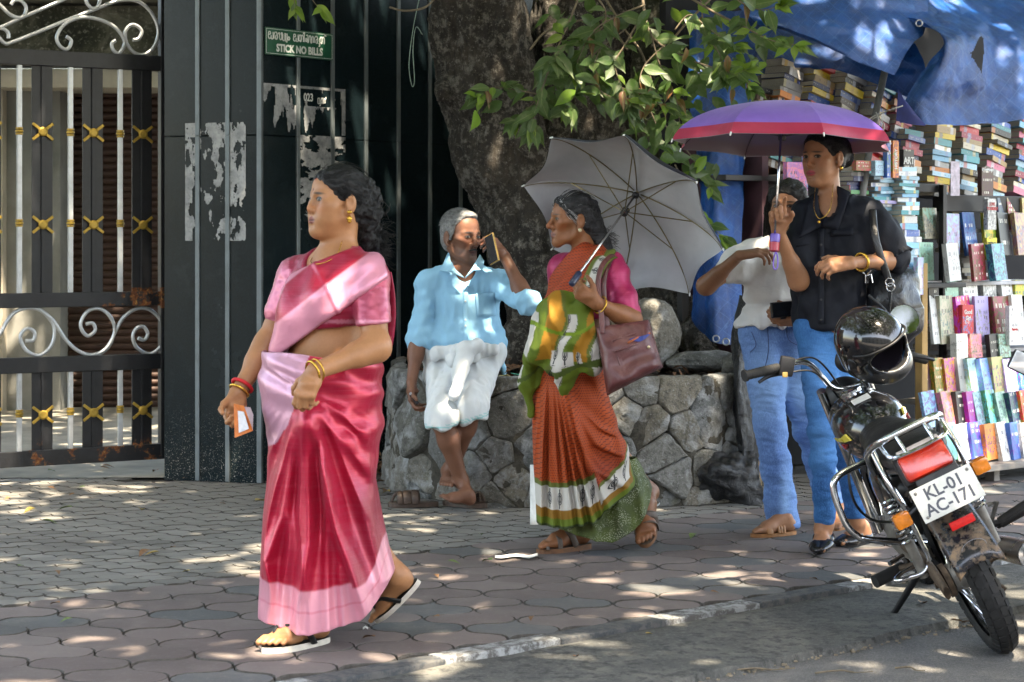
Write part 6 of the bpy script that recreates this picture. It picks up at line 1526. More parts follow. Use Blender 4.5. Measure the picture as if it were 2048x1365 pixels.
    Vt = Vt+Nn*(.011*np.sin(px/7.5+(py-700)/22+2.5*vnoise(Vt, (7, 7, 7), 3))*np.exp(-((py-745)/55)**2)*.7+.006*(1-2*np.abs(fbm(Vt, (8, 8, 4), 6, 2, .5)))+.006*(1-2*np.abs(fbm(Vt, (20, 20, 7), 16, 2, .5))))[:, None]
    col = np.tile((.60, .63, .64), (len(Vt), 1)); zz = Vt[:, 2]-(zl+np.clip((Vt[:, 0]+.32)*.28, 0, .06))
    col = blendc(col, (.22, .50, .50), ((zz > .004) & (zz < .011)).astype(float)); col = blendc(col, (.22, .50, .50), ((zz > .017) & (zz < .022)).astype(float)*.8)
    npmesh('dhoti', Vt, Q, cotton('white_cotton', .85, .3, .3, 16), w, True, colattr(col))
    # phone and lighter
    m = Matrix.Translation(P(984, 498, 9.78)) @ Matrix.Rotation(R(-52), 4, 'Z') @ Matrix.Rotation(R(-20), 4, 'Y')
    ph = empty('phone', P(981, 497, 9.80), 'phone in a gold case held to the ear of the seated man', 'phone'); MB().bbox((0, 0, 0), (.074, .009, .15), .004, m).build('case', plain('gold_case', (.42, .25, .07), .35, .5, .1), ph); MB().bbox((0, -.0055, 0), (.066, .002, .14), .001, m).build('screen', plain('dark_glass', (.01, .012, .018), .1), ph)
    lt = empty('lighter', P(829, 800, 9.78), 'small black lighter in the lowered hand of the seated man', 'lighter'); m = Matrix.Translation(P(829, 799, 9.76)) @ Matrix.Rotation(R(-35), 4, 'Y'); MB().bbox((0, 0, 0), (.018, .012, .06), .003, m).build('lighter_body', plain('black_plastic_gloss', (.02, .02, .025), .25), lt); MB().bbox((0, 0, .034), (.014, .010, .012), .002, m).build('metal_cap', M_ALU, lt)
seated_man()
# brown sandals standing by his feet
def sandal(c, yaw, label):
    M_ = plain('brown_leather', (.06, .036, .025), .5, 0, .35, 40, .3, 120)
    e = empty('sandal', c, label, 'sandal', 'brown sandals left by the seated man'); m = Matrix.Translation(c) @ Matrix.Rotation(yaw, 4, 'Z')
    def p(a, b, d): return m @ Vector((a, b, d+.028))
    sole('sole', p, 1, 1, .024, M_, e, M_)
    for a, wd in ((.135, .022), (.172, .014), (.095, .020)): strap(p, [(a, .050, -.006), (a+.004, .044, .035), (a+.004, .012, .055-.06*(a-.1)), (a, -.020, .052-.06*(a-.1)), (a-.006, -.046, .028), (a-.01, -.052, -.006)], wd, .004, M_, e)
    strap(p, [(.215, .012, .004), (.20, .012, .035), (.17, .01, .050)], .008, .004, M_, e); strap(p, [(.15, .046, .02), (.19, .0, .046), (.215, -.03, .01)], .007, .004, M_, e)
sandal(Gd(868, 1014), R(186), 'brown leather sandal standing left of the bare feet'); sandal(Gd(893, 1012), R(-28), 'brown leather sandal standing under the bare foot')
for pix, nm, lab in (([(995, 752), (1015, 749), (1022, 753), (1000, 757)], (.5, .45, .2), 'pale pamphlet lying on the planter behind the seated man'), ([(1022, 746), (1062, 752), (1060, 757), (1030, 752)], (.02, .3, .2), 'green pamphlet on the planter beside the orange sari')):
    o = MB().add([P(x, y, 9.98+.1*i) for i, (x, y) in enumerate(pix)], [(0, 1, 2, 3)]).build('pamphlet', plain('print_'+lab[:5], nm, .5)); solidify(o, .003); tag(o, lab, 'pamphlet')
# ================================================================ older woman in the rust and green sari under the grey umbrella
def woman_rust():
    w = empty('person', Gd(1140, 1098), 'older woman in rust orange sari and magenta blouse walking under the grey umbrella', 'person')
    Y = 8.45; h = Frame(P(1146, 440, Y), (-.965, -.26, .0), (.04, 0, 1), .98); f = V3(-.94, -.34, 0).normalized(); lat = V3(.34, -.94, 0); Fm = Frame(P(1165, 590, Y), f).M
    S = Sdf(); nk, ch, pe = P(1172, 512, Y), P(1165, 590, Y), P(1150, 715, Y)
    ls, rs = P(1222, 538, Y-.13), P(1128, 540, Y+.14); le, re = P(1262, 640, 8.22), P(1120, 640, 8.66); lw, rw = P(1192, 606, 8.10), P(1100, 700, 8.48)
    head(S, h, nk+V3(.01, 0, -.01), .046, 0, 1.06, .98, 1)
    T = Sdf(); T.ell(ch+V3(0, 0, .02), (.155, .11, .15), Fm, .06); T.ell(P(1160, 660, Y), (.145, .12, .12), Fm, .08); T.ell(pe+V3(.03, 0, 0), (.15, .12, .12), Fm, .08)
    for s in (-1, 1): T.ell(ch+lat*s*.065+f*.065+V3(0, 0, -.03), (.065, .06, .07), Fm, .05)
    T.cone(ls, nk+V3(0, 0, -.03), .05, .05, .05); T.cone(rs, nk+V3(0, 0, -.03), .05, .05, .05); S.ops += T.ops
    S.chain([ls, le, lw], [.046, .039, .026], .03); S.cone(le, le.lerp(lw, .35), .039, .037, .03); S.chain([rs, re, rw], [.05, .04, .027], .03)
    hand(S, lw, V3(-.72, -.12, .50), V3(-.2, .75, .45), False, [(55, 60, 35), (60, 62, 35), (62, 62, 35), (64, 62, 35)], (35, 25), .98, 2)
    hand(S, rw, V3(-.4, -.5, -.7), V3(0, .7, -.4), True, (50, 50, 30), (30, 30), .95)
    fh, ft = Gd(1172, 1097)+V3(0, 0, .025), Gd(1072, 1107)+V3(0, 0, .02); fa = P(1168, 1040, 8.52)
    bh, bt = P(1297, 1022, 8.76), P(1290, 1090, 8.54); ba = P(1300, 985, 8.82)
    pf = foot(S, fh, ft, V3(0, 0, 1), V3(.1, -1, 0), fa, 1.0, .033); pb = foot(S, bh, bt, V3(-.15, -.75, .35), V3(-1, 0, 0), ba, 1.0, .034)
    S.chain([pe+lat*.05, P(1150, 890, 8.5), fa], [.07, .045, .034], .04); S.chain([pe-lat*.05+V3(.03, 0, 0), P(1215, 880, 8.6), ba], [.07, .045, .034], .04)
    sk = skin('skin_rust_sari_woman', (.235, .095, .042), (.17, .06, .045), (.05, .04, .035), bind=(.55, .52, .48), browt=.0028, old=.8, under=.3, eopen=.8)
    body('body', S, sk, h, w, .0075, [(lw+V3(-.05, 0, .03), .1), (bt, .1), (ft, .1)], .0034)
    MH = m_hair('grey_black_hair', (.005, .005, .006), (.05, .05, .053), .36)
    def ex(S2):
        for (x, y, z, r) in ((0, -.085, .0, .05), (0, -.10, -.045, .045), (-.01, -.115, -.08, .040), (-.015, -.135, -.11, .032), (-.02, -.15, -.14, .022)): S2.ball(h(x, y, z), r, .03)
    Vt, Q = hair_cap(h, c=.022, extra=ex, noise_amp=.005); hl = h.local(Vt); Vt = Vt+normals(Vt, Q)*(.006*fbm(hl, (40, 30, 40), 3, 3)*sstep(-.04, -.1, hl[:, 1]))[:, None]; ho = npmesh('hair', Vt, Q, MH, w)
    under(strands(h, (0, -.105, -.05), 150, 9, .0011, .004).build('hair_strands', MH, None, True), ho)
    MG = m_hair('silver_strand', (.30, .30, .30), (.5, .5, .5), .4); under(strands(h, (0, -.105, -.05), 75, 10, .0012, .005, .0085).build('silver_strands', MG, None, True), ho)
    mb = MB(); rr = random.Random(5)
    for i in range(110):
        b0 = V3(rr.uniform(-.03, .03), -.12+rr.uniform(-.03, .03), rr.uniform(-.13, -.03)); dv = V3(rr.uniform(-.5, .5), -1, rr.uniform(-1, .2)); pts = [h(b0.x+dv.x*t*.05, b0.y+dv.y*t*.06+.004*math.sin(t*9+i), b0.z+dv.z*t*.05+.005*math.cos(t*8+i)) for t in np.linspace(0, 1, 6)]; mb.tube(pts, .0008, 3, False)
    under(mb.build('loose_wisps', MH, None, True), ho)
    # blouse
    MM = silk('magenta_silk', (1, .35, .55), .40, .15, .2, .5)
    B = Sdf(); B.ops += T.grow(.010).ops; B.cone(ls, ls.lerp(le, .80), .066, .060, .04); B.cone(rs, rs.lerp(re, .6), .066, .06, .05); B.cut(P(1160, 640, Y), V3(.1, 0, -1)); B.ell(nk+f*.05+V3(0, 0, .01), (.075, .09, .075), Fm, .01, 's')
    Vt, Q = B.mesh(.0062); Nn = normals(Vt, Q); px, py = px_of(Vt); sl = sstep(1195, 1215, px)
    Vt = Vt+Nn*(.005*np.sin(py/7.5+px/30+2*vnoise(Vt, (8, 8, 8), 4))*sl)[:, None]
    col = np.tile((.34, .008, .075), (len(Vt), 1)); d = (np.array(Vt)-np.array(ls.lerp(le, .80)))@np.array((le-ls).normalized()); col = blendc(col, (.16, .03, .13), (sl > .5)*sstep(.044, .05, d)); npmesh('blouse', Vt, Q, MM, w, True, colattr(col))
    # ---- printed sari cloth
    def m_sari():
        n = N('rust_print_cotton'); c = n.attr('Col'); z = n.attr('zone', 2); uv = n.attr('st', 1)
        s = n.sep(uv)
        row = n.math('MULTIPLY', s[1], 92); x = n.math('ADD', n.math('MULTIPLY', s[0], 84), n.math('MULTIPLY', n.math('FLOOR', row), .5))
        fx = n.math('SUBTRACT', n.math('FRACT', x), .5); fz = n.math('SUBTRACT', n.math('FRACT', row), .5)
        d = n.math('ADD', n.math('MULTIPLY', n.math('ABSOLUTE', n.math('ADD', fx, n.math('MULTIPLY', fz, .7))), 1.2), n.math('MULTIPLY', n.math('ABSOLUTE', fz), .9))
        dot = n.math('MULTIPLY', n.ramp(d, [(.30, 1), (.42, 0)]), n.math('LESS_THAN', z, .5))
        col = n.mix(n.math('MULTIPLY', dot, .8), c, (.075, .012, .010))
        # block-printed buds in the white band
        bx = n.math('SUBTRACT', n.math('FRACT', n.math('MULTIPLY', s[0], 15)), .5); bz = n.math('DIVIDE', n.math('SUBTRACT', s[1], .5), .5)
        zb = n.attr('band', 2)
        r1 = n.math('ADD', n.math('POWER', n.math('DIVIDE', bx, .24), 2), n.math('POWER', n.math('DIVIDE', zb, .62), 2))
        ringm = n.math('MULTIPLY', n.math('LESS_THAN', r1, 1), n.math('GREATER_THAN', n.math('FRACT', n.math('MULTIPLY', r1, 2.3)), .38))
        stem = n.math('MULTIPLY', n.math('LESS_THAN', n.math('ABSOLUTE', bx), .05), n.math('LESS_THAN', n.math('ABSOLUTE', zb), .9))
        bud = n.math('MULTIPLY', n.math('MAXIMUM', ringm, stem), n.math('GREATER_THAN', z, 1.5))
        col = n.mix(n.math('MULTIPLY', bud, .92), col, (.015, .016, .02))
        return n.set(col=col, rough=.72, spec=.3, nrm=cloth_weave(n, 800, .2, .3, 18))
    MSR = m_sari()
    RUST = (.36, .055, .010); OL = (.085, .105, .018); GR = (.085, .125, .010); MU = (.20, .095, .010); WH = (.46, .44, .40)
    ry = [640, 700, 760, 800, 850, 885, 915, 950, 1000, 1050]; xl = [1092, 1068, 1061, 1062, 1065, 1066, 1067, 1069, 1072, 1073]; xr = [1212, 1208, 1214, 1219, 1234, 1252, 1258, 1274, 1290, 1290]
    hem = ([-1, -.5, 0, .14, .22, .6, .85, 1], [1042, 1046, 1034, 1026, 1010, 985, 968, 935]); top = ([-1, 1], [690, 640])
    rid = [([(1092, 745), (1084, 900), (1083, 1040)], .030, 7), ([(1100, 745), (1104, 900), (1108, 1042)], .032, 7), ([(1108, 750), (1124, 900), (1133, 1042)], .034, 7), ([(1115, 755), (1140, 900), (1160, 1040)], .036, 7), ([(1122, 760), (1153, 900), (1184, 1030)], .040, 8), ([(1128, 765), (1168, 900), (1212, 1000)], .04, 9),
           ([(1085, 760), (1072, 1040)], .02, 7), ([(1135, 790), (1190, 880), (1245, 905)], .03, 11), ([(1150, 800), (1200, 850), (1240, 870)], .022, 10), ([(1140, 830), (1190, 930), (1250, 965)], .028, 12), ([(1180, 740), (1212, 790)], .02, 14), ([(1150, 700), (1190, 730)], .02, 14)]
    Vt, Q, I = loft(ry, xl, xr, Y, hem, top, ([640, 760, 900, 1050], [.15, .19, .20, .19]), rid, 320, 190, .9, .003, 11, .2)
    x, y, yh = I['x'], I['y'], I['yh']; ph = (x-1098)/np.maximum(40, y-650); fr_ = sstep(.30, .24, ph)*(I['sn'] < .12); Vt[:, 1] -= .034*((1-np.abs(np.sin(ph*58+.4*np.sin(y/60))))**.8-.4)*sstep(745, 900, y)*fr_
    Nn = normals(Vt, Q); back = (I['t'] > .16).astype(float); k = np.where(back > 0, .62, 1)
    g = sstep(1130, 1180, x)*(1-sstep(950, 990, y))*(I['sn'] < .2); Vt = Vt+Nn*(.006*np.sin((y-.5*x)/10+2*vnoise(Vt, (7, 7, 7), 3))*g)[:, None]
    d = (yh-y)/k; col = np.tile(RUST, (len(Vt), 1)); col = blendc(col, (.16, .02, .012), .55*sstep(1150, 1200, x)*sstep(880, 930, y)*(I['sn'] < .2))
    col = blendc(col, OL, (d < 90).astype(float)); wb = (d < 80) & (d > 36); col = blendc(col, WH, wb.astype(float)); col = blendc(col, MU, (d < 36).astype(float)); col = blendc(col, GR, (d < 18).astype(float)); col = blendc(col, (.03, .045, .015), (d < 4).astype(float))
    zone = np.where(d > 90, 0, np.where(wb, 2, 1)); stt = np.stack([(x+8*np.sin(x/11))/462, y/462, 0*x], 1)
    at = colattr(col); at['zone'] = ('FLOAT', zone); at['st'] = ('FLOAT_VECTOR', stt); at['band'] = ('FLOAT', np.clip((d-58)/22, -3, 3))
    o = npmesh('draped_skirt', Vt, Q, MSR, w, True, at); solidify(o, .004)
    # green underskirt behind the swinging hem
    M_PET = N('green_petticoat'); _p = M_PET.pos(); _s = M_PET.voro(M_PET.pos((1, 1, 1.6)), 140); _m = M_PET.math('MULTIPLY', M_PET.ramp(_s, [(.25, 1), (.45, 0)]), M_PET.ramp(M_PET.noise(_p, 14, 3), [(.45, 0), (.55, 1)]))
    M_PET.set(col=M_PET.mix(_m, M_PET.ramp(M_PET.noise(_p, 8, 4), [(.3, (.018, .03, .004)), (.7, (.07, .10, .010))]), (.26, .28, .20)), rough=.7, nrm=cloth_weave(M_PET, 700, .2, .4, 16))
    Vt, Q, I = loft([900, 960, 1000, 1040, 1075], [1110, 1112, 1113, 1114, 1118], [1262, 1300, 1309, 1306, 1290], Y+.05, ([-1, -.2, .2, .6, .85, 1], [1052, 1070, 1074, 1052, 1015, 975]), 915, ([900, 1075], [.13, .17]), [([(1180, 960), (1190, 1070)], .03, 12), ([(1230, 950), (1240, 1060)], .03, 12), ([(1150, 960), (1150, 1070)], .02, 10), ([(1270, 940), (1285, 1030)], .03, 12)], 160, 50, .8, .008, 3)
    o = npmesh('petticoat', Vt, Q, M_PET.m, w); solidify(o, .003)
    o = MB().grid([[P(1072+4*i, y, Y-.02-.012*i) for y in np.linspace(930, 1050, 9)] for i in range(-3, 2)]).build('lining_edge', plain('white_lining', (.6, .6, .58), .8), w, True); solidify(o, .002)
    # pallu across chest and shoulder
    A = Sdf(); A.ops += T.grow(.020).ops; A.cone(ls+V3(-.03, 0, .015), nk+V3(.02, -.05, -.02), .065, .06, .05)
    def cutp(x0, y0, x1, y1, keep, y_=Y):
        a, b = P(x0, y0, y_), P(x1, y1, y_); d = (b-a).normalized(); n = V3(-d.z, 0, d.x)
        if n.dot(P(*keep, y_)-a) > 0: n = -n
        A.cut(a, n, .004)
    cutp(1100, 545, 1165, 478, (1150, 580)); cutp(1165, 640, 1225, 505, (1130, 560)); cutp(1080, 640, 1180, 640, (1130, 600))
    Vt, Q = A.mesh(.0055); Nn = normals(Vt, Q); px, py = px_of(Vt); c = (px-1165)*.72+(py-560)*.69
    Vt = Vt+Nn*(.007*np.sin(c/4.2+1.5*vnoise(Vt, (8, 8, 8), 3)))[:, None]
    col = np.tile((.30, .042, .010), (len(Vt), 1)); edge = (px-1165)*.914+(py-640)*.406
    col = blendc(col, OL, sstep(-16, -13, edge)); at = colattr(col); at['zone'] = ('FLOAT', (edge > -14)*1.0); at['st'] = ('FLOAT_VECTOR', np.stack([(px*.7+py*.7)/462, (py*.7-px*.7)/462, 0*px], 1)); at['band'] = ('FLOAT', 0*px+3)
    npmesh('pallu', Vt, Q, MSR, w, True, at)
    # border running over the shoulder down behind the arm
    g = []; path = spline([P(1168, 600, 8.20), P(1186, 552, 8.19), P(1202, 522, 8.23), P(1222, 512, 8.31), P(1238, 528, 8.42), P(1244, 560, 8.5)], 8)
    for i, p in enumerate(path): wd = .050; g.append([p+V3(wd*(s-.5)*1.3, -wd*(s-.5)*.9, -wd*(s-.5)*.25+.006*math.sin(s*3.1)) for s in np.linspace(0, 1, 9)])
    o = MB().grid(g).build('shoulder_border', None, w, True); nv = len(o.data.vertices); cc = []; zz = []; stt = []; bb = []
    for i in range(len(g)):
        for j in range(9): s = j/8; wht = .28 < s < .86; cc += [*(WH if wht else OL), 1]; zz.append(2 if wht else 1); stt += [i/len(g)*.42, s, 0]; bb.append((s-.55)/.3)
    me = o.data; me.attributes.new('Col', 'FLOAT_COLOR', 'POINT').data.foreach_set('color', cc); me.attributes.new('zone', 'FLOAT', 'POINT').data.foreach_set('value', zz); me.attributes.new('st', 'FLOAT_VECTOR', 'POINT').data.foreach_set('vector', stt); me.attributes.new('band', 'FLOAT', 'POINT').data.foreach_set('value', bb); me.materials.append(MSR); solidify(o, .005)
    # gathered end of the sari hanging over the forearm: mustard, green and white patchwork
    D = Sdf(); D.ell(P(1108, 650, 8.22), (.10, .075, .11), None, .05); D.ell(P(1140, 690, 8.18), (.12, .06, .13), None, .05); D.ell(P(1105, 700, 8.24), (.10, .07, .09), None, .05); D.cone(P(1140, 620, 8.18), P(1170, 730, 8.16), .06, .05, .05)
    D.cone(P(1150, 720, 8.18), P(1128, 790, 8.22), .06, .012, .04); D.cone(P(1180, 690, 8.16), P(1196, 705, 8.16), .045, .03, .04); D.cone(P(1085, 700, 8.3), P(1064, 760, 8.34), .05, .03, .05); D.cone(P(1064, 750, 8.34), P(1062, 830, 8.36), .03, .012, .05); D.cone(P(1155, 600, 8.15), P(1120, 640, 8.18), .035, .05, .04)
    Vt, Q = D.mesh(.0052); Nn = normals(Vt, Q); px, py = px_of(Vt)
    u = px-1128+14*vnoise(Vt, (9, 9, 9), 2); v = py-690+18*vnoise(Vt, (8, 8, 8), 5)
    Vt = Vt+Nn*(.013*np.sin((u*.8+v*.35)/8.5)+.018*(1-2*np.abs(fbm(Vt, (8, 8, 5), 4, 3, .5))))[:, None]
    a_ = u*.85+v*.2; col = np.tile(GR, (len(Vt), 1)); b1 = np.mod(a_+40, 62)
    must = (b1 < 24) & (v < 36); col = blendc(col, (.30, .135, .010), must.astype(float)); wht = (b1 > 30) & (b1 < 46) & (v > -70); col = blendc(col, WH, wht.astype(float)); col = blendc(col, OL, ((b1 > 24) & (b1 < 29)).astype(float))
    low = (v > 18) & (v < 46) & (u > -28) & (u < 36); col = blendc(col, WH, low.astype(float)*(b1 > 6)); hemb = np.abs(v+28+.004*(u*u)) < 5; col = blendc(col, (.12, .19, .01), hemb.astype(float)); col = blendc(col, (.05, .075, .012), (np.abs(v-52+.25*u) < 4).astype(float))
    at = colattr(col); at['zone'] = ('FLOAT', np.where(wht | (low & (b1 > 6)), 2, 1)); at['st'] = ('FLOAT_VECTOR', np.stack([a_/300, v/300, 0*v], 1)); at['band'] = ('FLOAT', np.mod(v, 44)/22-1)
    npmesh('gathered_end', Vt, Q, MSR, w, True, at)
    # sandals, jewellery
    ML = plain('taupe_leather', (.085, .060, .045), .5, 0, .3, 40); MT = plain('tan_sole', (.16, .07, .03), .7, 0, .3, 30)
    for p_ in (pf, pb):
        so = sole('sandal', p_, 1, 1, .018, MT, w, ML, -.002, .6)
        for pts, wd in (([(.15, .046, -.004), (.15, .04, .034), (.145, .0, .052), (.13, -.04, .034), (.125, -.046, -.004)], .013), ([(.07, .04, -.004), (.10, .036, .055), (.115, .0, .066), (.10, -.036, .05), (.085, -.044, -.004)], .016), ([(.205, .042, -.004), (.205, .03, .026), (.205, .012, .004)], .009)): under(strap(p_, pts, wd, .0035, ML, None), so)
    ring(ba+V3(0, -.01, -.05), V3(-.1, -.3, 1), .040, .004, plain('steel_anklet', (.45, .45, .47), .3, .8), 'anklet', w)
    ring(lw.lerp(le, .12), le-lw, .036, .0035, GOLDJ, 'bangle', w)
    MB().lathe([(.002, -.004), (.008, 0), (.009, .003), (.004, .007)], Matrix.Translation(h(-.092, -.004, -.045)) @ Matrix.Rotation(R(90), 4, 'X'), 10).build('earring', plain('pearl', (.6, .52, .35), .25, .3), w, True)
woman_rust()
# ================================================================ young woman in black blouse and jeans; friend in white behind her
def denim(name, c1, c2):
    n = N(name); p = n.pos(); a = n.noise(p, 4, 4, .6); t = n.noise(n.pos((1, 1, .15)), 380, 3, .7); wr = n.noise(n.pos((1, 1, 2.2)), 11, 4, .6, .8); k = n.attr('Col')
    col = n.mix(n.ramp(a, [(.35, 0), (.68, 1)]), c1, c2); col = n.mix(n.ramp(t, [(.42, 0), (.65, .35)]), col, tuple(min(1, x*1.9+.03) for x in c2)); col = n.mix(n.sep(k)[0], col, tuple(min(.7, x*1.7+.05) for x in c2)); col = n.mix(n.sep(k)[1], col, tuple(x*.35 for x in c1))
    return n.set(col=col, rough=.78, spec=.2, nrm=n.bump(wr, .45, .015, n.bump(t, .3, .001)))
def leg_cloth(chains, cuts, name, mat, parent, amp, seed, knee=(), faded=()):
    S = Sdf()
    for pts, rs, k in chains: S.chain(pts, rs, k)
    for c in cuts: S.cut(*c)
    Vt, Q = S.mesh(.0065); Nn = normals(Vt, Q); px, py = px_of(Vt)
    d = amp*.4*(1-2*np.abs(fbm(Vt, (7, 7, 12), seed, 3)))+.0032*(1-2*np.abs(fbm(Vt, (13, 13, 30), seed+5, 2)))
    for (x, y, r, per) in knee: d = d+amp*np.sin((py+.25*(px-x))/per+2*vnoise(Vt, (6, 6, 6), seed))*np.exp(-((px-x)/60)**2-((py-y)/r)**2)
    Vt = Vt+Nn*d[:, None]; m = np.zeros(len(Vt))
    for (x, y, rx, ry_) in faded: m = np.maximum(m, .55*np.exp(-((px-x)/rx)**2-((py-y)/ry_)**2))
    col = np.zeros((len(Vt), 3)); col[:, 0] = m; return npmesh(name, Vt, Q, mat, parent, True, colattr(col)), px, py, Vt
def young_woman():
    w = empty('person', Gd(1660, 1100), 'young woman in black puff-sleeved blouse and blue jeans holding the purple umbrella', 'person')
    Y = 8.45; h = Frame(P(1649, 315, Y), (-.76, -.65, -.04), (0, 0, 1), 1.0); f = V3(-.38, -.92, 0).normalized(); lat = V3(.92, -.38, 0); Fm = Frame(P(1670, 500, Y), f).M
    S = Sdf(); nk, ch, pe = P(1662, 402, Y), P(1672, 490, Y), P(1656, 655, Y)
    rs, ls = P(1612, 428, Y+.05), P(1732, 428, Y-.05); re, le = P(1597, 562, 8.36), P(1794, 520, 8.34); rw, lw = P(1557, 462, 8.22), P(1702, 526, 8.14)
    head(S, h, nk+V3(0, .01, -.02), .045, .001, .98, .97)
    T = Sdf(); T.ell(ch+V3(0, 0, .02), (.145, .098, .16), Fm, .06); T.ell(P(1664, 580, Y), (.135, .095, .13), Fm, .08); T.ell(pe, (.13, .10, .11), Fm, .08)
    for s in (-1, 1): T.ell(ch+lat*s*.07+f*.06+V3(0, 0, -.02), (.062, .055, .065), Fm, .05)
    T.cone(ls, nk+V3(0, .01, -.03), .045, .045, .05); T.cone(rs, nk+V3(0, .01, -.03), .045, .045, .05); S.ops += T.ops
    S.chain([ls, le, lw], [.045, .037, .024], .03); S.cone(le, le.lerp(lw, .35), .037, .034, .03); S.chain([rs, re, rw], [.044, .037, .024], .03); S.cone(re, re.lerp(rw, .35), .037, .033, .03)
    hand(S, rw, V3(-.10, -.30, 1), V3(.0, -.9, -.25), True, [(18, 25, 12), (62, 70, 40), (66, 70, 40), (68, 70, 40)], (35, 35), 1.0, 3)
    hand(S, lw, V3(-.97, -.15, -.12), V3(-.05, .75, -.6), False, [(28, 38, 20), (34, 42, 22), (38, 45, 25), (42, 48, 25)], (12, 18), 1.0, 4)
    ra, la = P(1650, 1050, 8.44), P(1712, 1045, 8.62); rk, lk = P(1644, 855, 8.36), P(1690, 860, 8.52)
    S.chain([pe+V3(-.05, 0, -.02), rk, ra], [.07, .045, .034], .04); S.chain([pe+V3(.05, 0, -.02), lk, la], [.07, .045, .034], .04)
    pf = foot(S, P(1652, 1078, 8.50), P(1636, 1108, 8.30), V3(-.1, .2, 1), V3(1, -.2, 0), ra, .98, .034); pb = foot(S, Gd(1732, 1085)+V3(0, 0, .012), Gd(1672, 1096)+V3(0, 0, .012), V3(0, 0, 1), V3(-.2, -1, 0), la, .98, .034)
    sk = skin('skin_black_blouse_woman', (.33, .155, .082), (.36, .035, .06), (.012, .008, .008), gaze=-.004, browt=.0036, under=.2)
    body('body', S, sk, h, w, .0075, [(rw+V3(0, 0, .07), .1), (lw+V3(-.08, 0, 0), .1)], .0034)
    MH = m_hair('black_hair', (.0025, .002, .002), (.008, .007, .007), .33)
    def ex(S2): S2.ball(h(0, -.115, .0), .046, .02); S2.ball(h(0, -.10, .04), .05, .03)
    Vt, Q = hair_cap(h, c=.024, extra=ex, noise_amp=.003); ho = npmesh('hair', Vt, Q, MH, w); mb = strands(h, (0, -.11, .01), 170, 14, .001, .002)
    rr = random.Random(4)
    for i in range(60):
        a = rr.uniform(0, 6.28); pts = [h(.048*math.cos(a+t*1.3)*rr.uniform(.95, 1.05), -.118-.02*math.sin(t*2), .048*math.sin(a+t*1.3)) for t in np.linspace(0, 1.6, 7)]; mb.tube(pts, .0011, 4, False)
    under(mb.build('hair_strands', MH, None, True), ho)
    # ---- blouse
    MK = cotton('black_linen', .72, .3, .35, 15); BK = (.0065, .008, .013)
    B = Sdf(); B.ops += T.grow(.015).ops
    B.cone(ls+lat*.01, ls.lerp(le, .55), .064, .084, .04); B.cone(ls.lerp(le, .45), ls.lerp(le, .78), .086, .068, .04); B.cone(ls.lerp(le, .74), ls.lerp(le, .92), .058, .066, .01)
    B.cone(rs, rs.lerp(re, .5), .060, .068, .04); B.cone(rs.lerp(re, .5), rs.lerp(re, .72), .068, .058, .04)
    B.cone(P(1645, 560, Y), P(1656, 650, Y), .115, .125, .06); B.cut(P(1650, 655, Y), V3(.03, 0, -1)); B.ell(nk+f*.075+V3(0, 0, .0), (.052, .09, .085), Fm, .008, 's')
    Vt, Q = B.mesh(.0062); Nn = normals(Vt, Q); px, py = px_of(Vt); sl = sstep(1740, 1765, px)
    Vt = Vt+Nn*(.006*np.sin((px*.9-py*.55)/7+2*vnoise(Vt, (9, 9, 9), 3))*sl*sstep(470, 500, py)+.013*(1-2*np.abs(fbm(Vt, (8, 8, 4.5), 7, 3)))+.004*np.sin(py/9+px/14)*np.exp(-((py-600)/50)**2))[:, None]
    blouse = npmesh('blouse', Vt, Q, MK, w, True, colattr(np.tile(BK, (len(Vt), 1))))
    def front(px_, py_, lift):
        d = (px-px_)**2+(py-py_)**2; near = np.argsort(d)[:40]; return P(px_, py_, float(Vt[near, 1].min())-lift)
    def panel(name, polys, lift, mat=MK, col=BK):
        g = [[front(x, y, lift) for x, y in row] for row in polys]; o = MB().grid(g).build(name, None, blouse, True); o.data.attributes.new('Col', 'FLOAT_COLOR', 'POINT').data.foreach_set('color', np.tile((*col, 1), (len(o.data.vertices), 1)).astype(F4).ravel()); o.data.materials.append(mat); solidify(o, .005, 0); return o
    def quadgrid(q, nx=8, ny=8): return [[((q[0][0]*(1-s)+q[1][0]*s)*(1-t)+(q[3][0]*(1-s)+q[2][0]*s)*t, (q[0][1]*(1-s)+q[1][1]*s)*(1-t)+(q[3][1]*(1-s)+q[2][1]*s)*t) for s in np.linspace(0, 1, nx)] for t in np.linspace(0, 1, ny)]
    C2 = tuple(x*1.2 for x in BK)
    panel('collar_left', quadgrid([(1676, 372), (1700, 385), (1677, 461), (1643, 453)]), .010, MK, C2).name = 'collar'
    panel('collar', quadgrid([(1622, 392), (1634, 385), (1643, 453), (1598, 476)]), .010, MK, C2)
    panel('pocket_flap', quadgrid([(1662, 461), (1706, 456), (1708, 470), (1661, 472)], 7, 3), .006, MK, C2); panel('pocket_flap', quadgrid([(1592, 490), (1618, 486), (1618, 490), (1592, 494)], 5, 2), .005, MK, C2)
    panel('placket', quadgrid([(1636, 460), (1648, 458), (1648, 648), (1636, 648)], 3, 24), .004, MK, C2)
    for y in (490, 515, 558, 600, 640): c = front(1642, y, .009); MB().lathe([(.005, 0), (.0055, .0015), (.003, .003)], Matrix.Translation(c) @ Matrix.Rotation(R(90), 4, 'X'), 10).build('button', plain('black_button', (.02, .02, .02), .3), blouse)
    # ruffled cuff
    ax = (le-ls).normalized(); a = ax.orthogonal().normalized(); b = ax.cross(a); g = []
    for t in np.linspace(0, 1, 6): g.append([ls.lerp(le, .80)+ax*.045*t+(a*math.cos(q)+b*math.sin(q))*(.060+.016*t+.006*t*math.sin(q*16)) for q in np.linspace(0, 2*math.pi, 96, False)])
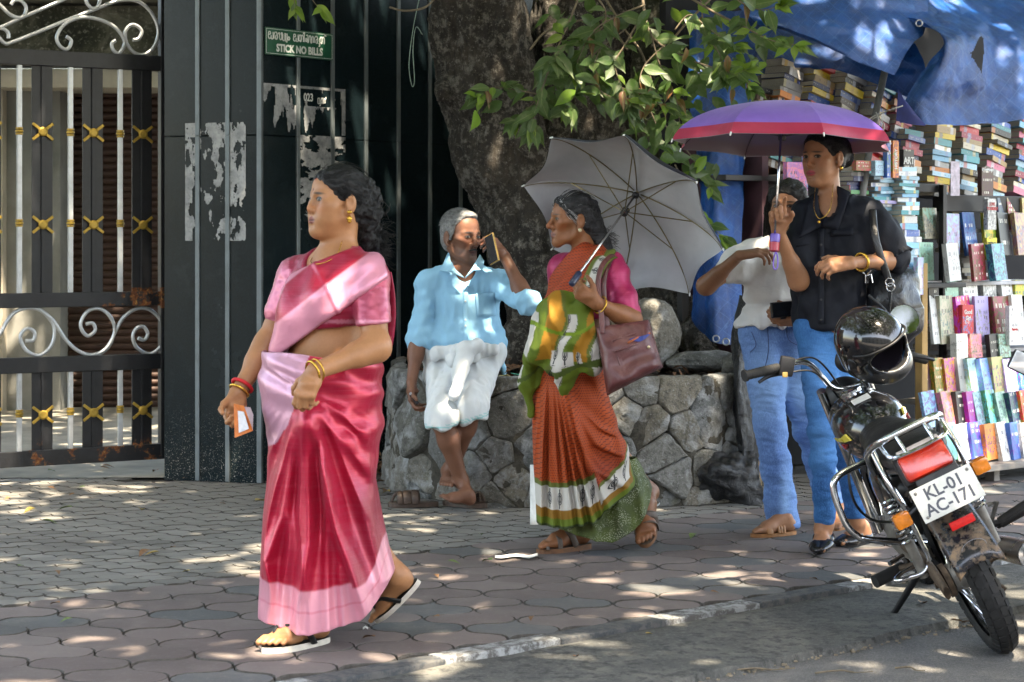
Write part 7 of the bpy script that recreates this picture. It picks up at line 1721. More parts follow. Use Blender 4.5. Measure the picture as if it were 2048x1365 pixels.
    o = MB().grid(g, closed_u=True).build('ruffle', None, blouse, True); o.data.attributes.new('Col', 'FLOAT_COLOR', 'POINT').data.foreach_set('color', np.tile((*BK, 1), (len(o.data.vertices), 1)).astype(F4).ravel()); o.data.materials.append(MK); solidify(o, .003, 0)
    # ---- jeans
    MD = denim('mid_blue_denim', (.010, .062, .20), (.03, .14, .33))
    leg_cloth([([pe+V3(-.055, 0, .02), rk.lerp(pe, .45)+V3(-.015, 0, 0), rk, rk.lerp(ra, .35), ra.lerp(rk, .06)], [.085, .078, .058, .055, .043], .022), ([pe+V3(.055, 0, .02), lk.lerp(pe, .45)+V3(.01, 0, 0), lk, lk.lerp(la, .35), la.lerp(lk, .06)], [.085, .078, .056, .054, .043], .022), ([P(1638, 655, Y), P(1682, 655, Y)], [.095, .095], .05)],
        [(P(1650, 638, Y), V3(0, 0, 1)), (P(1650, 1044, 8.5), V3(0, 0, -1))], 'jeans', MD, w, .004, 31, [(1645, 870, 90, 9), (1650, 1020, 25, 6), (1705, 1020, 25, 6)], [(1640, 760, 30, 70), (1690, 780, 30, 60), (1645, 880, 22, 60)])
    MS_ = plain('black_patent', (.012, .012, .014), .22, 0, .2, 30)
    for p_ in (pf, pb):
        so = sole('shoe', p_, 1, 1, .010, MS_, w, MS_, .001)
        Z = Sdf(); Z.cone(p_(.15, .004, .018), p_(.215, .006, .014), .046, .026, .02, flat=((p_(0, 0, 1)-p_(0, 0, 0)), .62)); Z.cone(p_(.012, 0, .022), p_(.05, 0, .018), .036, .038, .02, flat=((p_(0, 0, 1)-p_(0, 0, 0)), .8)); Z.cone(p_(.04, 0, .010), p_(.16, .002, .010), .040, .044, .02, flat=((p_(0, 0, 1)-p_(0, 0, 0)), .35))
        Vt2, Q2 = Z.mesh(.005); under(npmesh('upper', Vt2, Q2, MS_), so); under(strap(p_, [(.085, .044, .01), (.095, .036, .05), (.10, .0, .066), (.095, -.036, .05), (.085, -.044, .01)], .010, .003, MS_, None), so)
    # jewellery
    ring(lw.lerp(le, .22), le-lw, .037, .006, GOLDJ, 'bracelet', w); MB().tube(spline([h(-.045, .0, -.115), P(1660, 418, 8.345), P(1640, 438, 8.335), P(1628, 415, 8.36), h(.045, .01, -.115)], 8), .0015, 5).build('necklace', GOLDJ, w, True); MB().lathe([(.001, -.012), (.006, -.006), (.006, 0), (.001, .004)], Matrix.Translation(P(1638, 443, 8.325)), 10).build('pendant', GOLDJ, w)
    MB().lathe([(.002, -.014), (.008, -.008), (.008, 0), (.003, .006)], Matrix.Translation(h(-.088, -.004, -.045)), 10).build('earring', GOLDJ, w, True)
    # black shoulder bag
    ML = N('black_bag_leather'); p = ML.pos(); ML.set(col=ML.ramp(ML.noise(p, 14, 4), [(.3, (.005, .0055, .0065)), (.7, (.014, .015, .018))]), rough=.35, nrm=ML.bump(ML.noise(p, 12, 4, .6, .8), .5, .02)); ML = ML.m
    bg = empty('shoulder_bag', P(1790, 690, 8.35), 'black leather shoulder bag hanging at the hip of the woman in black', 'bag'); Bg = Sdf(); Bg.ell(P(1790, 600, 8.40), (.085, .10, .13), None, .05); Bg.ell(P(1798, 640, 8.40), (.10, .11, .11), None, .06); Bg.cone(P(1770, 565, 8.42), P(1815, 560, 8.42), .05, .045, .06); Bg.ell(P(1770, 600, 8.36), (.06, .08, .11), None, .05)
    Vt2, Q2 = Bg.mesh(.007); Nn = normals(Vt2, Q2); Vt2 = Vt2+Nn*(.012*(1-2*np.abs(fbm(Vt2, (6, 6, 5), 3, 3))))[:, None]; npmesh('bag_body', Vt2, Q2, ML, bg)
    MB().tube(spline([P(1745, 420, 8.30), P(1752, 480, 8.22), P(1772, 545, 8.24), P(1780, 570, 8.26)], 8), .016, 8, flat=.25).build('strap', ML, bg, True); MB().tube(spline([P(1782, 580, 8.25), P(1780, 610, 8.24), P(1776, 650, 8.25)], 6), .017, 8, flat=.25).build('strap_tab', ML, bg, True)
    MSs = plain('bag_steel', (.55, .55, .56), .2, .95)
    for x, y in ((1779, 565), (1781, 575)): ring(P(x, y, 8.215), V3(.2, 1, .1), .017, .003, MSs, 'bag_ring', bg)
    lg = MB()
    for pix in ([(1725, 545), (1733, 552), (1742, 541)], [(1731, 566), (1731, 552), (1742, 549), (1745, 566)]): lg.tube([P(x, y, 8.19) for x, y in pix], .0028, 5)
    lg.build('metal_emblem', MSs, bg)
young_woman()
def friend():
    w = empty('person', Gd(1550, 1078), 'young woman in white peplum blouse and light jeans half hidden behind the one in black', 'person')
    Y = 8.95; h = Frame(P(1578, 412, Y), (-.42, -.90, -.08), (0, 0, 1), 1.0); f = V3(-.4, -.9, 0).normalized(); lat = V3(.9, -.4, 0); Fm = Frame(P(1545, 560, Y), f).M
    S = Sdf(); nk, ch, pe = P(1568, 487, Y), P(1558, 555, Y), P(1553, 675, Y); rs, ls = P(1505, 512, Y+.02), P(1612, 515, Y-.02); re, le = P(1412, 572, 8.86), P(1622, 620, 8.85); rw, lw = P(1478, 512, 8.68), P(1596, 640, 8.66)
    head(S, h, nk+V3(0, .01, -.02), .045, 0, .97, .95)
    T = Sdf(); T.ell(ch+V3(0, 0, .02), (.15, .10, .15), Fm, .06); T.ell(P(1553, 620, Y), (.13, .095, .12), Fm, .08); T.ell(pe+V3(0, .01, .03), (.11, .08, .08), Fm, .06); T.cone(ls, nk+V3(0, .01, -.03), .045, .045, .05); T.cone(rs, nk+V3(0, .01, -.03), .045, .045, .05); S.ops += T.ops
    S.chain([rs, re, rw], [.042, .036, .024], .03); S.cone(re, re.lerp(rw, .4), .035, .032, .03); S.chain([ls, le, lw], [.045, .04, .025], .03)
    hand(S, rw, V3(.90, -.15, .18), V3(.2, .3, -1), True, [(15, 35, 30), (22, 40, 30), (28, 42, 30), (32, 45, 30)], (15, 25), .98, 4); hand(S, lw, V3(-.9, -.3, .05), V3(.1, .8, .3), False, (35, 50, 30), (25, 20), .98, 3)
    ra, la = P(1566, 1045, 8.95), P(1668, 1015, 9.25); rk, lk = P(1540, 850, 8.9), P(1618, 855, 9.02)
    S.chain([pe+V3(-.06, .01, -.02), rk, ra], [.055, .045, .034], .02); S.chain([pe+V3(.06, .01, -.02), lk, la], [.055, .045, .034], .02)
    pf = foot(S, Gd(1584, 1070)+V3(0, 0, .02), Gd(1500, 1076)+V3(0, 0, .02), V3(0, 0, 1), V3(0, -1, 0), ra, 1.0, .034); pb = foot(S, P(1684, 1030, 9.25), P(1668, 1062, 9.05), V3(-.2, -.2, 1), V3(1, 0, 0), la, 1.0, .034)
    sk = skin('skin_white_blouse_woman', (.30, .145, .08), (.30, .06, .07), (.012, .009, .008), under=.2); body('body', S, sk, h, w, .008, [(rw+V3(.06, 0, 0), .1), (lw+V3(-.05, 0, 0), .1)], .0038)
    MH = m_hair('long_black_hair', (.0025, .002, .002), (.008, .007, .007), .3)
    def ex(S2):
        for s in (-1, 1): S2.chain([h(s*.06, .02, .06), h(s*.082, .01, -.02), h(s*.085, .02, -.12), h(s*.08, .05, -.22), h(s*.075, .06, -.30)], [.03, .028, .026, .022, .010], .03)
    Vt, Q = hair_cap(h, c=.034, extra=ex, noise_amp=.004, ear=False, zlow=-.3); ho = npmesh('hair', Vt, Q, MH, w); mb = strands(h, (0, -.09, -.02), 120, 6, .001, .002); rr = random.Random(6)
    for i in range(120):
        s = rr.choice((-1, 1)); o = rr.uniform(-.02, .02); mb.tube([h(s*(.07+.016*math.sin(t*3))+o, .02+.045*t+o*.5+.02, .05-.38*t) for t in np.linspace(0, 1, 9)], .0011, 4, False)
    under(mb.build('hair_strands', MH, None, True), ho)
    MW = cotton('white_cotton_blouse', .8, .25, .35, 18); WC = (.62, .62, .60); B = Sdf(); B.ops += T.grow(.018).ops; B.cone(rs, rs.lerp(re, .30), .064, .080, .04); B.cone(rs.lerp(re, .30), rs.lerp(re, .52), .080, .060, .03); B.cone(ls, ls.lerp(le, .5), .064, .07, .04)
    B.cone(P(1548, 615, Y), P(1548, 655, Y), .13, .175, .03); B.cut(P(1550, 652, Y), V3(.0, 0, -1)); B.ell(nk+f*.06+V3(0, 0, .02), (.06, .09, .07), Fm, .01, 's')
    Vt, Q = B.mesh(.0068); Nn = normals(Vt, Q); px, py = px_of(Vt); Vt = Vt+Nn*(.010*np.sin(px/6.5+2*vnoise(Vt, (5, 5, 5), 3))*1.4*sstep(608, 640, py)-.018*np.exp(-((py-608)/6)**2)+.006*(1-2*np.abs(fbm(Vt, (9, 9, 5), 4, 3))))[:, None]
    npmesh('blouse', Vt, Q, MW, w, True, colattr(np.tile(WC, (len(Vt), 1))))
    MD = denim('light_blue_denim', (.055, .12, .30), (.12, .23, .45))
    jn, _x, _y, _v3 = leg_cloth([([pe+V3(-.075, 0, .02), rk.lerp(pe, .45)+V3(-.03, 0, 0), rk, rk.lerp(ra, .5), ra.lerp(rk, -.02)], [.092, .084, .070, .068, .074], .022), ([pe+V3(.075, 0, .02), lk.lerp(pe, .45), lk, lk.lerp(la, .5), la.lerp(lk, .0)], [.092, .084, .070, .068, .074], .022), ([P(1532, 660, Y), P(1580, 660, Y)], [.105, .105], .05)],
        [(P(1550, 640, Y), V3(0, 0, 1)), (P(1560, 1052, 9.0), V3(0, 0, -1))], 'jeans', MD, w, .006, 77, [(1600, 880, 60, 9), (1545, 980, 90, 12)], [(1530, 760, 30, 80), (1590, 790, 25, 80), (1570, 1000, 10, 60)])
    for pts in ([(1503, 664), (1512, 690), (1500, 705)], [(1535, 655), (1537, 700), (1530, 735), (1525, 745)], [(1572, 655), (1578, 680), (1598, 692)]):
        MB().tube(spline([P(x_, y_, 8.95-.115-.012*(i_ % 2)) for i_, (x_, y_) in enumerate(pts)], 5), .0022, 5).build('seam', plain('dark_stitch', (.03, .06, .16), .8), jn, True)
    MT = plain('tan_leather', (.26, .11, .035), .5, 0, .25, 40)
    for p_ in (pf, pb):
        so = sole('sandal', p_, 1, 1, .018, MT, w, MT, -.001)
        for a, wd in ((.15, .018), (.10, .008), (.085, .008), (.07, .008)): under(strap(p_, [(a, .046, -.004), (a, .038, .03), (a-.008, .0, .060-.16*(a-.07)), (a-.016, -.036, .028), (a-.02, -.046, -.004)], wd, .0035, MT, None), so)
    for i, (x, y, YY, lab) in enumerate(((1569, 619, 8.60, 'black phone held in front by the woman in white'), (1580, 620, 8.63, 'second black phone behind the first in the same hand'))):
        m = Matrix.Translation(P(x, y, YY)) @ Matrix.Rotation(R(12+10*i), 4, 'Z') @ Matrix.Rotation(R(-5), 4, 'Y'); ph = empty('phone', P(x, y, YY), lab, 'phone'); MB().bbox((0, 0, 0), (.13-.03*i, .009, .07+.006*i), .004, m).build('case', plain('black_phone_case', (.012, .012, .014), .3), ph); MB().bbox((0, -.0055, 0), (.120-.03*i, .002, .062), .001, m).build('screen', plain('phone_glass', (.008, .009, .012), .08), ph)
friend()
# ================================================================ umbrellas
def umbrella(name, apex, axis, r, depth, phi0, outer, inner, label, handle, grip, ribm, shaftm, cv=1.25):
    e = empty(name, handle, label, 'umbrella'); a = Vector(axis).normalized(); e1 = a.cross(V3(0, 1, 0)).normalized(); e2 = a.cross(e1); apex = Vector(apex)
    def pt(phi, s, sag=0, off=0):
        rho = r*math.sin(s*cv)/math.sin(cv); dr = depth*(1-math.cos(s*cv))/(1-math.cos(cv))
        return apex+(e1*math.cos(phi)+e2*math.sin(phi))*(rho*(1-sag))-a*(dr-.0+off-.02*sag)
    for k in range(8):
        p0, p1 = phi0+k*math.pi/4, phi0+(k+1)*math.pi/4; nu, ns = 10, 16; go = []; gi = []
        for i in range(ns+1):
            s = i/ns; ro, ri = [], []
            for j in range(nu+1):
                u = j/nu; ph = p0+(p1-p0)*u; w = 1-math.cos(math.pi/8)/math.cos((u-.5)*math.pi/4)
                ro.append(pt(ph, max(s, .004), w+.07*s*s*math.sin(math.pi*u)**1.2)); ri.append(pt(ph, max(s, .004), w+.07*s*s*math.sin(math.pi*u)**1.2+.002, .0025))
            go.append(ro); gi.append(ri)
        mb = MB(); mb.grid(go, 0); mb.grid([row[::-1] for row in gi], 1); o = mb.build('panel', [outer, inner], e, True)
        me = o.data; at = me.attributes.new('rad', 'FLOAT', 'POINT'); vals = [i/ns for i in range(ns+1) for j in range(nu+1)]*2; at.data.foreach_set('value', vals)
        rp = [pt(p0, s, .006, .007+.016*math.sin(s*3.1)) for s in np.linspace(.03, .985, 14)]; rb_ = MB().tube(rp, [.0030]*10+[.0018]*4, 5).build('rib', ribm, e, True)
        run = apex-a*(depth*.62+.03); mid = pt(p0, .50, .0, .022); under(MB().tube([run+(e1*math.cos(p0)+e2*math.sin(p0))*.012, mid], .0026, 5).build('stretcher', ribm), rb_)
        tip = pt(p0, 1, 0, .002); d = (tip-pt(p0, .95)).normalized(); under(MB().tube([tip-d*.006, tip+d*.010], [.0045, .0030], 6).build('rib_tip', M_WHITE), rb_)
    run = apex-a*(depth*.62+.03); q = a.to_track_quat('Z', 'Y').to_matrix().to_4x4()
    hub = MB(); hub.lathe([(.012, -.02), (.017, -.016), (.017, .014), (.010, .02)], Matrix.Translation(run) @ q, 14); hub.lathe([(.010, -.012), (.016, -.008), (.016, .004), (.006, .010)], Matrix.Translation(apex-a*.02) @ q, 14); hub.build('runner', plain('hub_plastic', (.012, .012, .013), .4), e, True)
    MB().tube([Vector(handle), apex], .0050, 10).build('shaft', shaftm, e, True); MB().tube([apex-a*.004, apex+a*.02], [.009, .004], 8).build('ferrule', ribm, e, True)
    return e, a, run
M_CHROME = plain('chrome', (.62, .63, .65), .14, 1.0, .12, 20)
M_RIB = plain('rib_brass', (.16, .13, .06), .35, .7, .3, 30)
mo = plain('navy_canopy', (.012, .015, .028), .6, 0, .2, 20)
n_ = N('silver_lining'); _p = n_.pos(); n_.set(col=n_.ramp(n_.noise(_p, 6, 4), [(.3, (.44, .455, .47)), (.7, (.56, .575, .59))]), rough=.42, metal=.12, nrm=n_.bump(n_.noise(_p, 14, 4, .6, .5), .22, .012))
tr_ = n_.nd('ShaderNodeBsdfTranslucent', i_Color=(.30, .33, .36, 1)); mx = n_.nd('ShaderNodeMixShader', i_0=.2); n_.put(mx.inputs[1], n_.b.outputs[0]); n_.put(mx.inputs[2], tr_.outputs[0]); n_.put(n_.out.inputs[0], mx.outputs[0]); mi = n_.m
ax_g = V3(.43, .62, .62); apx = P(1275, 385, 8.52); hd = P(1152, 558, 8.03)
um, a_, run = umbrella('umbrella', apx, ax_g, .47, .17, R(20), mo, mi, 'grey lined folding umbrella tilted behind the woman in the rust sari', hd, None, M_RIB, M_CHROME)
MB().lathe([(.010, -.05), (.014, -.045), (.014, .03), (.009, .04)], Matrix.Translation(P(1152, 556, 8.03)) @ (apx-hd).to_track_quat('Z', 'Y').to_matrix().to_4x4(), 14).build('handle', plain('blue_black_grip', (.012, .02, .05), .3), um, True)
MB().lathe([(.001, -.006), (.005, -.003), (.005, .003), (.001, .006)], Matrix.Translation(run+V3(-.005, -.02, 0)), 10).build('release_button', plain('red_button', (.6, .01, .02), .4), um)
def m_purple(name, inner):
    n = N(name); rd = n.attr('rad', 2); p = n.pos(); v = n.noise(p, 5, 4)
    if inner: col = n.mix(n.math('GREATER_THAN', rd, .60), (.16, .13, .26), (.20, .17, .19))
    else:
        col = n.mix(n.math('GREATER_THAN', rd, .84), n.ramp(v, [(.3, (.22, .11, .55)), (.7, (.32, .18, .68))]), n.ramp(v, [(.3, (.45, .02, .07)), (.7, (.58, .035, .10))]))
    n.set(col=col, rough=.45, sheen=.2, nrm=cloth_weave(n, 900, .15, .2, 10))
    t = n.nd('ShaderNodeBsdfTranslucent', i_Color=col); m = n.nd('ShaderNodeMixShader', i_0=.38); n.put(m.inputs[1], n.b.outputs[0]); n.put(m.inputs[2], t.outputs[0]); n.put(n.out.inputs[0], m.outputs[0]); return n.m
hd2 = P(1549, 478, 8.16); ap2 = P(1566, 205, 8.28)
um2, a2, run2 = umbrella('umbrella', ap2, V3(.03, .06, 1), .485, .185, R(12), m_purple('purple_canopy', False), m_purple('purple_lining', True), 'purple umbrella with red border held over the woman in black', hd2, None, plain('dark_rib', (.05, .045, .05), .4, .6), M_CHROME, 1.42)
q = (ap2-hd2).to_track_quat('Z', 'Y').to_matrix().to_4x4()
MB().lathe([(.006, .012), (.020, .016), (.022, .034), (.020, .050), (.006, .052)], Matrix.Translation(hd2-V3(0, 0, .03)) @ q, 18).build('handle_top', plain('violet_grip', (.16, .09, .45), .35), um2, True, 40)
MB().lathe([(.008, -.026), (.020, -.022), (.021, .014), (.006, .0155)], Matrix.Translation(hd2-V3(0, 0, .03)) @ q, 18).build('handle_base', plain('red_grip', (.45, .02, .04), .35), um2, True, 40)
MB().tube(spline([hd2+V3(.004, -.01, -.055), hd2+V3(-.006, -.012, -.09), hd2+V3(-.004, -.012, -.125), hd2+V3(.01, -.012, -.12), hd2+V3(.012, -.01, -.08), hd2+V3(.006, -.01, -.055)], 6), .003, 6).build('wrist_loop', plain('violet_cord', (.22, .13, .60), .5), um2, True)
# ================================================================ maroon handbag of the woman in rust
def m_maroon():
    n = N('maroon_leather'); p = n.pos(); a = n.noise(p, 7, 5, .65, .6)
    return n.set(col=n.ramp(a, [(.3, (.055, .014, .014)), (.55, (.105, .03, .03)), (.75, (.17, .075, .07))]), rough=.36, nrm=n.bump(n.math('ADD', n.noise(p, 9, 4, .6, .8), n.math('MULTIPLY', n.noise(p, 300, 3), .08)), .45, .02))
M_MAR = m_maroon(); hb = empty('handbag', P(1265, 780, 8.05), 'maroon leather handbag hanging from the shoulder of the woman in rust', 'handbag')
cn = [(1192, 655), (1298, 640), (1326, 735), (1214, 792)]
def bagpt(s, t, sd):
    x = (cn[0][0]*(1-s)+cn[1][0]*s)*(1-t)+(cn[3][0]*(1-s)+cn[2][0]*s)*t; y = (cn[0][1]*(1-s)+cn[1][1]*s)*(1-t)+(cn[3][1]*(1-s)+cn[2][1]*s)*t
    th = (.014+.088*t**.6)*(1-(2*s-1)**6)**.5*(1-max(0, (t-.86)/.14)**3*.75); th += .008*mnoise.noise((s*4, t*4, sd))*2
    return P(x, y, 8.10+.05*(s-.2)-sd*th)
mb = MB(); ns, nt = 30, 26
mb.grid([[bagpt(s, t, 1) for s in np.linspace(0, 1, ns)] for t in np.linspace(0, 1, nt)]); mb.grid([[bagpt(s, t, -1) for s in np.linspace(1, 0, ns)] for t in np.linspace(0, 1, nt)])
bm = bmesh.new(); me_ = mb.mesh('bag_body'); bm.from_mesh(me_); bmesh.ops.remove_doubles(bm, verts=bm.verts, dist=.004); bmesh.ops.holes_fill(bm, edges=bm.edges); bmesh.ops.recalc_face_normals(bm, faces=bm.faces); bm.to_mesh(me_); bm.free()
under(link('bag_body', me_, None, M_MAR, True), hb)
def seam(pts, r=.003, name='seam', mat=M_MAR): MB().tube(spline([bagpt(s, t, 1)+V3(0, -.002, 0) for s, t in pts], 5), r, 6).build(name, mat, hb, True)
seam([(.25, .25), (.3, .6), (.33, .98)]); seam([(.25, .25), (.6, .22), (.97, .2)], .004); seam([(.27, .42), (.6, .40), (.98, .36)], .005)
o = MB().grid([[bagpt(s, .28+.09*math.sin((s-.55)/.4*3.14)*t+.06*(1-s)*0, 1)+V3(0, -.004-.002*t, 0) for s in np.linspace(.56, .95, 9)] for t in (0, 1)]).build('pocket_lining', plain('blue_lining', (.03, .05, .22), .7), hb)
seam([(.52, .34), (.7, .30), (.95, .27)], .0045, 'pocket_edge', plain('orange_trim', (.40, .09, .02), .6))
MB().lathe([(.006, 0), (.007, .002), (.004, .005)], Matrix.Translation(bagpt(.86, .52, 1)+V3(0, -.002, 0)) @ Matrix.Rotation(R(90), 4, 'X'), 12).build('stud', plain('pale_stud', (.6, .5, .3), .3, .7), hb, True)
for pts in ([(1205, 668, 8.06), (1202, 620, 8.10), (1196, 570, 8.14), (1204, 532, 8.18), (1226, 510, 8.27), (1240, 520, 8.42)], [(1216, 660, 8.14), (1210, 610, 8.16), (1208, 560, 8.18), (1220, 522, 8.24), (1236, 512, 8.33), (1250, 540, 8.45)]):
    MB().tube(spline([P(*p) for p in pts], 8), .011, 8, flat=.35, fn=V3(0, 1, 0)).build('strap', M_MAR, hb, True)
# ================================================================ litter
pw = plain('white_litter', (.66, .66, .64), .7); o = MB().grid([[Gd(990+i*8.5, 1112+2*math.sin(i)+j*3.2-2*(i > 8))+V3(0, 0, .003+.003*abs(math.sin(i*.7))+.001*j) for i in range(11)] for j in range(3)]).build('paper_scrap', pw); solidify(o, .001); tag(o, 'white crumpled paper scrap on the red pavers by the sandal', 'paper')
o = MB().grid([[Gd(726+i*5, 1259+j*4)+V3(0, 0, .006+.006*(i % 2)) for i in range(3)] for j in range(2)]).build('paper_scrap', pw); solidify(o, .001); tag(o, 'tiny white paper scrap behind the rear slipper', 'paper')
rf = random.Random(12); FL = [leaf_mesh('fallen_leaf', .085, .04, .25, .35, m) for m in (plain('dry_leaf_yellow', (.34, .25, .07), .7, 0, .4, 60), plain('dry_leaf_brown', (.16, .08, .035), .8, 0, .4, 60), plain('dry_leaf_green', (.10, .15, .04), .6, 0, .4, 60))]; FN = ['yellow', 'brown', 'green']
LFALL = []
def fallen(px, py, k, scale=1.0, where='grey pavers', z=.004):
    c = Gd(px, py); o = link('fallen_leaf', FL[k]); o.matrix_world = Matrix.Translation(c+V3(0, 0, z)) @ Matrix.Rotation(rf.uniform(0, 6.28), 4, 'Z') @ Matrix.Rotation(rf.uniform(-.25, .25), 4, 'X') @ Matrix.Translation((0, 0, .018*scale)) @ Matrix.Scale(scale, 4)
    LFALL.append((px, FN[k], where, o))
for x, y, k, s_ in ((145, 1023, 2, 1), (70, 1025, 0, 1), (82, 1050, 2, 1), (282, 1027, 0, 1), (300, 1110, 1, 1.1), (320, 1113, 0, .9), (510, 1013, 0, 1.4), (95, 947, 2, .8), (200, 941, 1, .8), (205, 938, 1, .9), (315, 948, 1, .9), (110, 1148, 1, .6), (365, 962, 1, .7), (170, 978, 2, .5), (95, 980, 1, .6), (770, 955, 0, 1.2), (440, 1012, 1, .5), (150, 992, 1, .5), (20, 1000, 1, .6), (35, 1138, 2, .5)): fallen(x, y, k, s_)
for x, y, k, s_ in ((120, 1215, 1, .7), (145, 1245, 2, .6), (880, 1240, 1, .5), (1065, 1240, 1, .5), (895, 1130, 2, .7), (985, 1130, 2, .9), (1390, 1076, 2, .9), (1620, 1165, 1, .6), (350, 1100, 1, .5), (870, 1155, 1, .5), (1420, 1190, 1, .5), (380, 1148, 0, .5), (960, 1075, 2, .6), (750, 1285, 1, .8), (620, 1190, 0, .4)): fallen(x, y, k, s_, 'red pavers')
for x, y, k, s_ in ((1840, 1198, 1, .9), (1900, 1232, 1, .8), (1945, 1235, 1, .7), (1290, 1255, 0, .5), (1150, 1300, 1, .5)): fallen(x, y, k, s_, 'dark shoulder strip', -.03)
for x, y, k, s_ in ((880, 905, 1, .9), (770, 900, 1, 1), (765, 935, 1, 1), (780, 925, 0, .8), (755, 915, 1, .9)): fallen(x, min(990, y+70), k, s_, 'ground beside the planter')
for i, (a, b) in enumerate((((1440, 1348), (1590, 1340)), ((1630, 1350), (1745, 1347)), ((1005, 1322), (1045, 1333)), ((1790, 1340), (1850, 1345)))):
    pa, pb = Gd(*a, -.05)+V3(0, 0, .006), Gd(*b, -.05)+V3(0, 0, .006); o = MB().tube(spline([pa, pa.lerp(pb, .4)+V3(.01, .012, .004), pa.lerp(pb, .7)-V3(0, .008, 0), pb], 5), [.0035]*10+[.002]*6, 5).build('fallen_twig', M_TWIG); tag(o, ['long dry twig lying on the road', 'short dry twig on the road near the motorcycle', 'bent twig on the dark shoulder strip', 'dry twig on the road under the rear wheel'][i], 'twig')
LFALL.sort(key=lambda t: t[0]); _cn = {}
for px_, cn_, wh_, o in LFALL:
    k = _cn.get((cn_, wh_), 0); _cn[(cn_, wh_)] = k+1; tag(o, f'{cn_} fallen leaf, {ORD[k] if k else "first"} from the left of those on the {wh_}', 'leaf', f'leaves fallen on the {wh_}')
leafm = plain('dead_leaf_litter', (.12, .06, .03), .85, 0, .5, 40); lit = MB(); rr = random.Random(31)
for i in range(420):
    if i % 3 == 0: c = V3(rr.uniform(-.9, -.62), rr.uniform(10.9, 11.6), rr.uniform(0, .10))
    else: s_ = rr.uniform(.3, 1); c = pl_surf(rr.uniform(.15*SMAX, .9*SMAX), ZT, -.03).lerp(cx, rr.uniform(.05, .5)); c.z = ZT-.01+rr.uniform(0, .05)
    a = V3(rr.gauss(0, 1), rr.gauss(0, 1), rr.gauss(0, .35)).normalized(); b = a.cross(V3(rr.gauss(0, .4), rr.gauss(0, .4), 1)).normalized(); L = rr.uniform(.02, .045); lit.add([c-a*L, c-b*L*.4+V3(0, 0, .006), c+a*L, c+b*L*.4+V3(0, 0, .006)], [(0, 1, 2, 3)])
tag(lit.build('leaf_litter', leafm), 'dead brown leaf litter on and beside the planter', 'leaf litter', kind='stuff')
cr = MB()
for i in range(700):
    u, v = rr.uniform(-2.5, 6), -.70+rr.gauss(0, .02); c = UV(u, v, -.05); s_ = rr.uniform(.003, .010); cr.box(c, (s_*1.4, s_, s_*.6), None)
tag(cr.build('road_grit', plain('grit', (.20, .16, .11), .9, 0, .5, 30)), 'grit and crumbs along the broken road edge', 'grit', kind='stuff')
# ================================================================ parked motorcycle leaning on its side stand
M_BLK = plain('gloss_black_paint', (.008, .008, .009), .16, 0, .3, 8, coat=.6); M_MATT = plain('matt_black', (.007, .007, .008), .5, .1, .3, 20)
M_SEAT = plain('seat_vinyl', (.006, .006, .007), .45, 0, .25, 30, .35, 160)
n_ = N('tyre_rubber'); _p = n_.coord(); n_.set(col=n_.ramp(n_.noise(_p, 14, 5), [(.3, (.006, .006, .006)), (.75, (.020, .019, .018))]), rough=.75, nrm=n_.bump(n_.noise(_p, 120, 4), .3, .003)); M_TYRE = n_.m
M_RUSTY = plain('grimy_steel', (.11, .075, .05), .75, .3, .5, 25, .5, 70); M_DIRTY = plain('dull_alloy', (.20, .19, .17), .5, .6, .4, 20)
LEAN = R(-26); BO = Vector((1.685, 6.66, -.05)); BM = Matrix.Translation(BO) @ Matrix.Rotation(R(-.5), 4, 'Z') @ Matrix.Rotation(LEAN, 4, 'Y')
bike = empty('motorcycle', BO, 'black motorcycle with plate KL-01 AC-171 leaning on its side stand', 'motorcycle')
def bk(mb, name, mat, smooth=True, sharp=40, par=None): o = mb.build(name, mat, bike, smooth, sharp); return under(o, par) if par is not None else o
def bp_(x, y, z): return BM @ Vector((x, y, z))
def btube(pts, r, name, mat, n=8, seg=10, par=None): return bk(MB().tube(spline([bp_(*p) for p in pts], n), r, seg), name, mat, par=par)
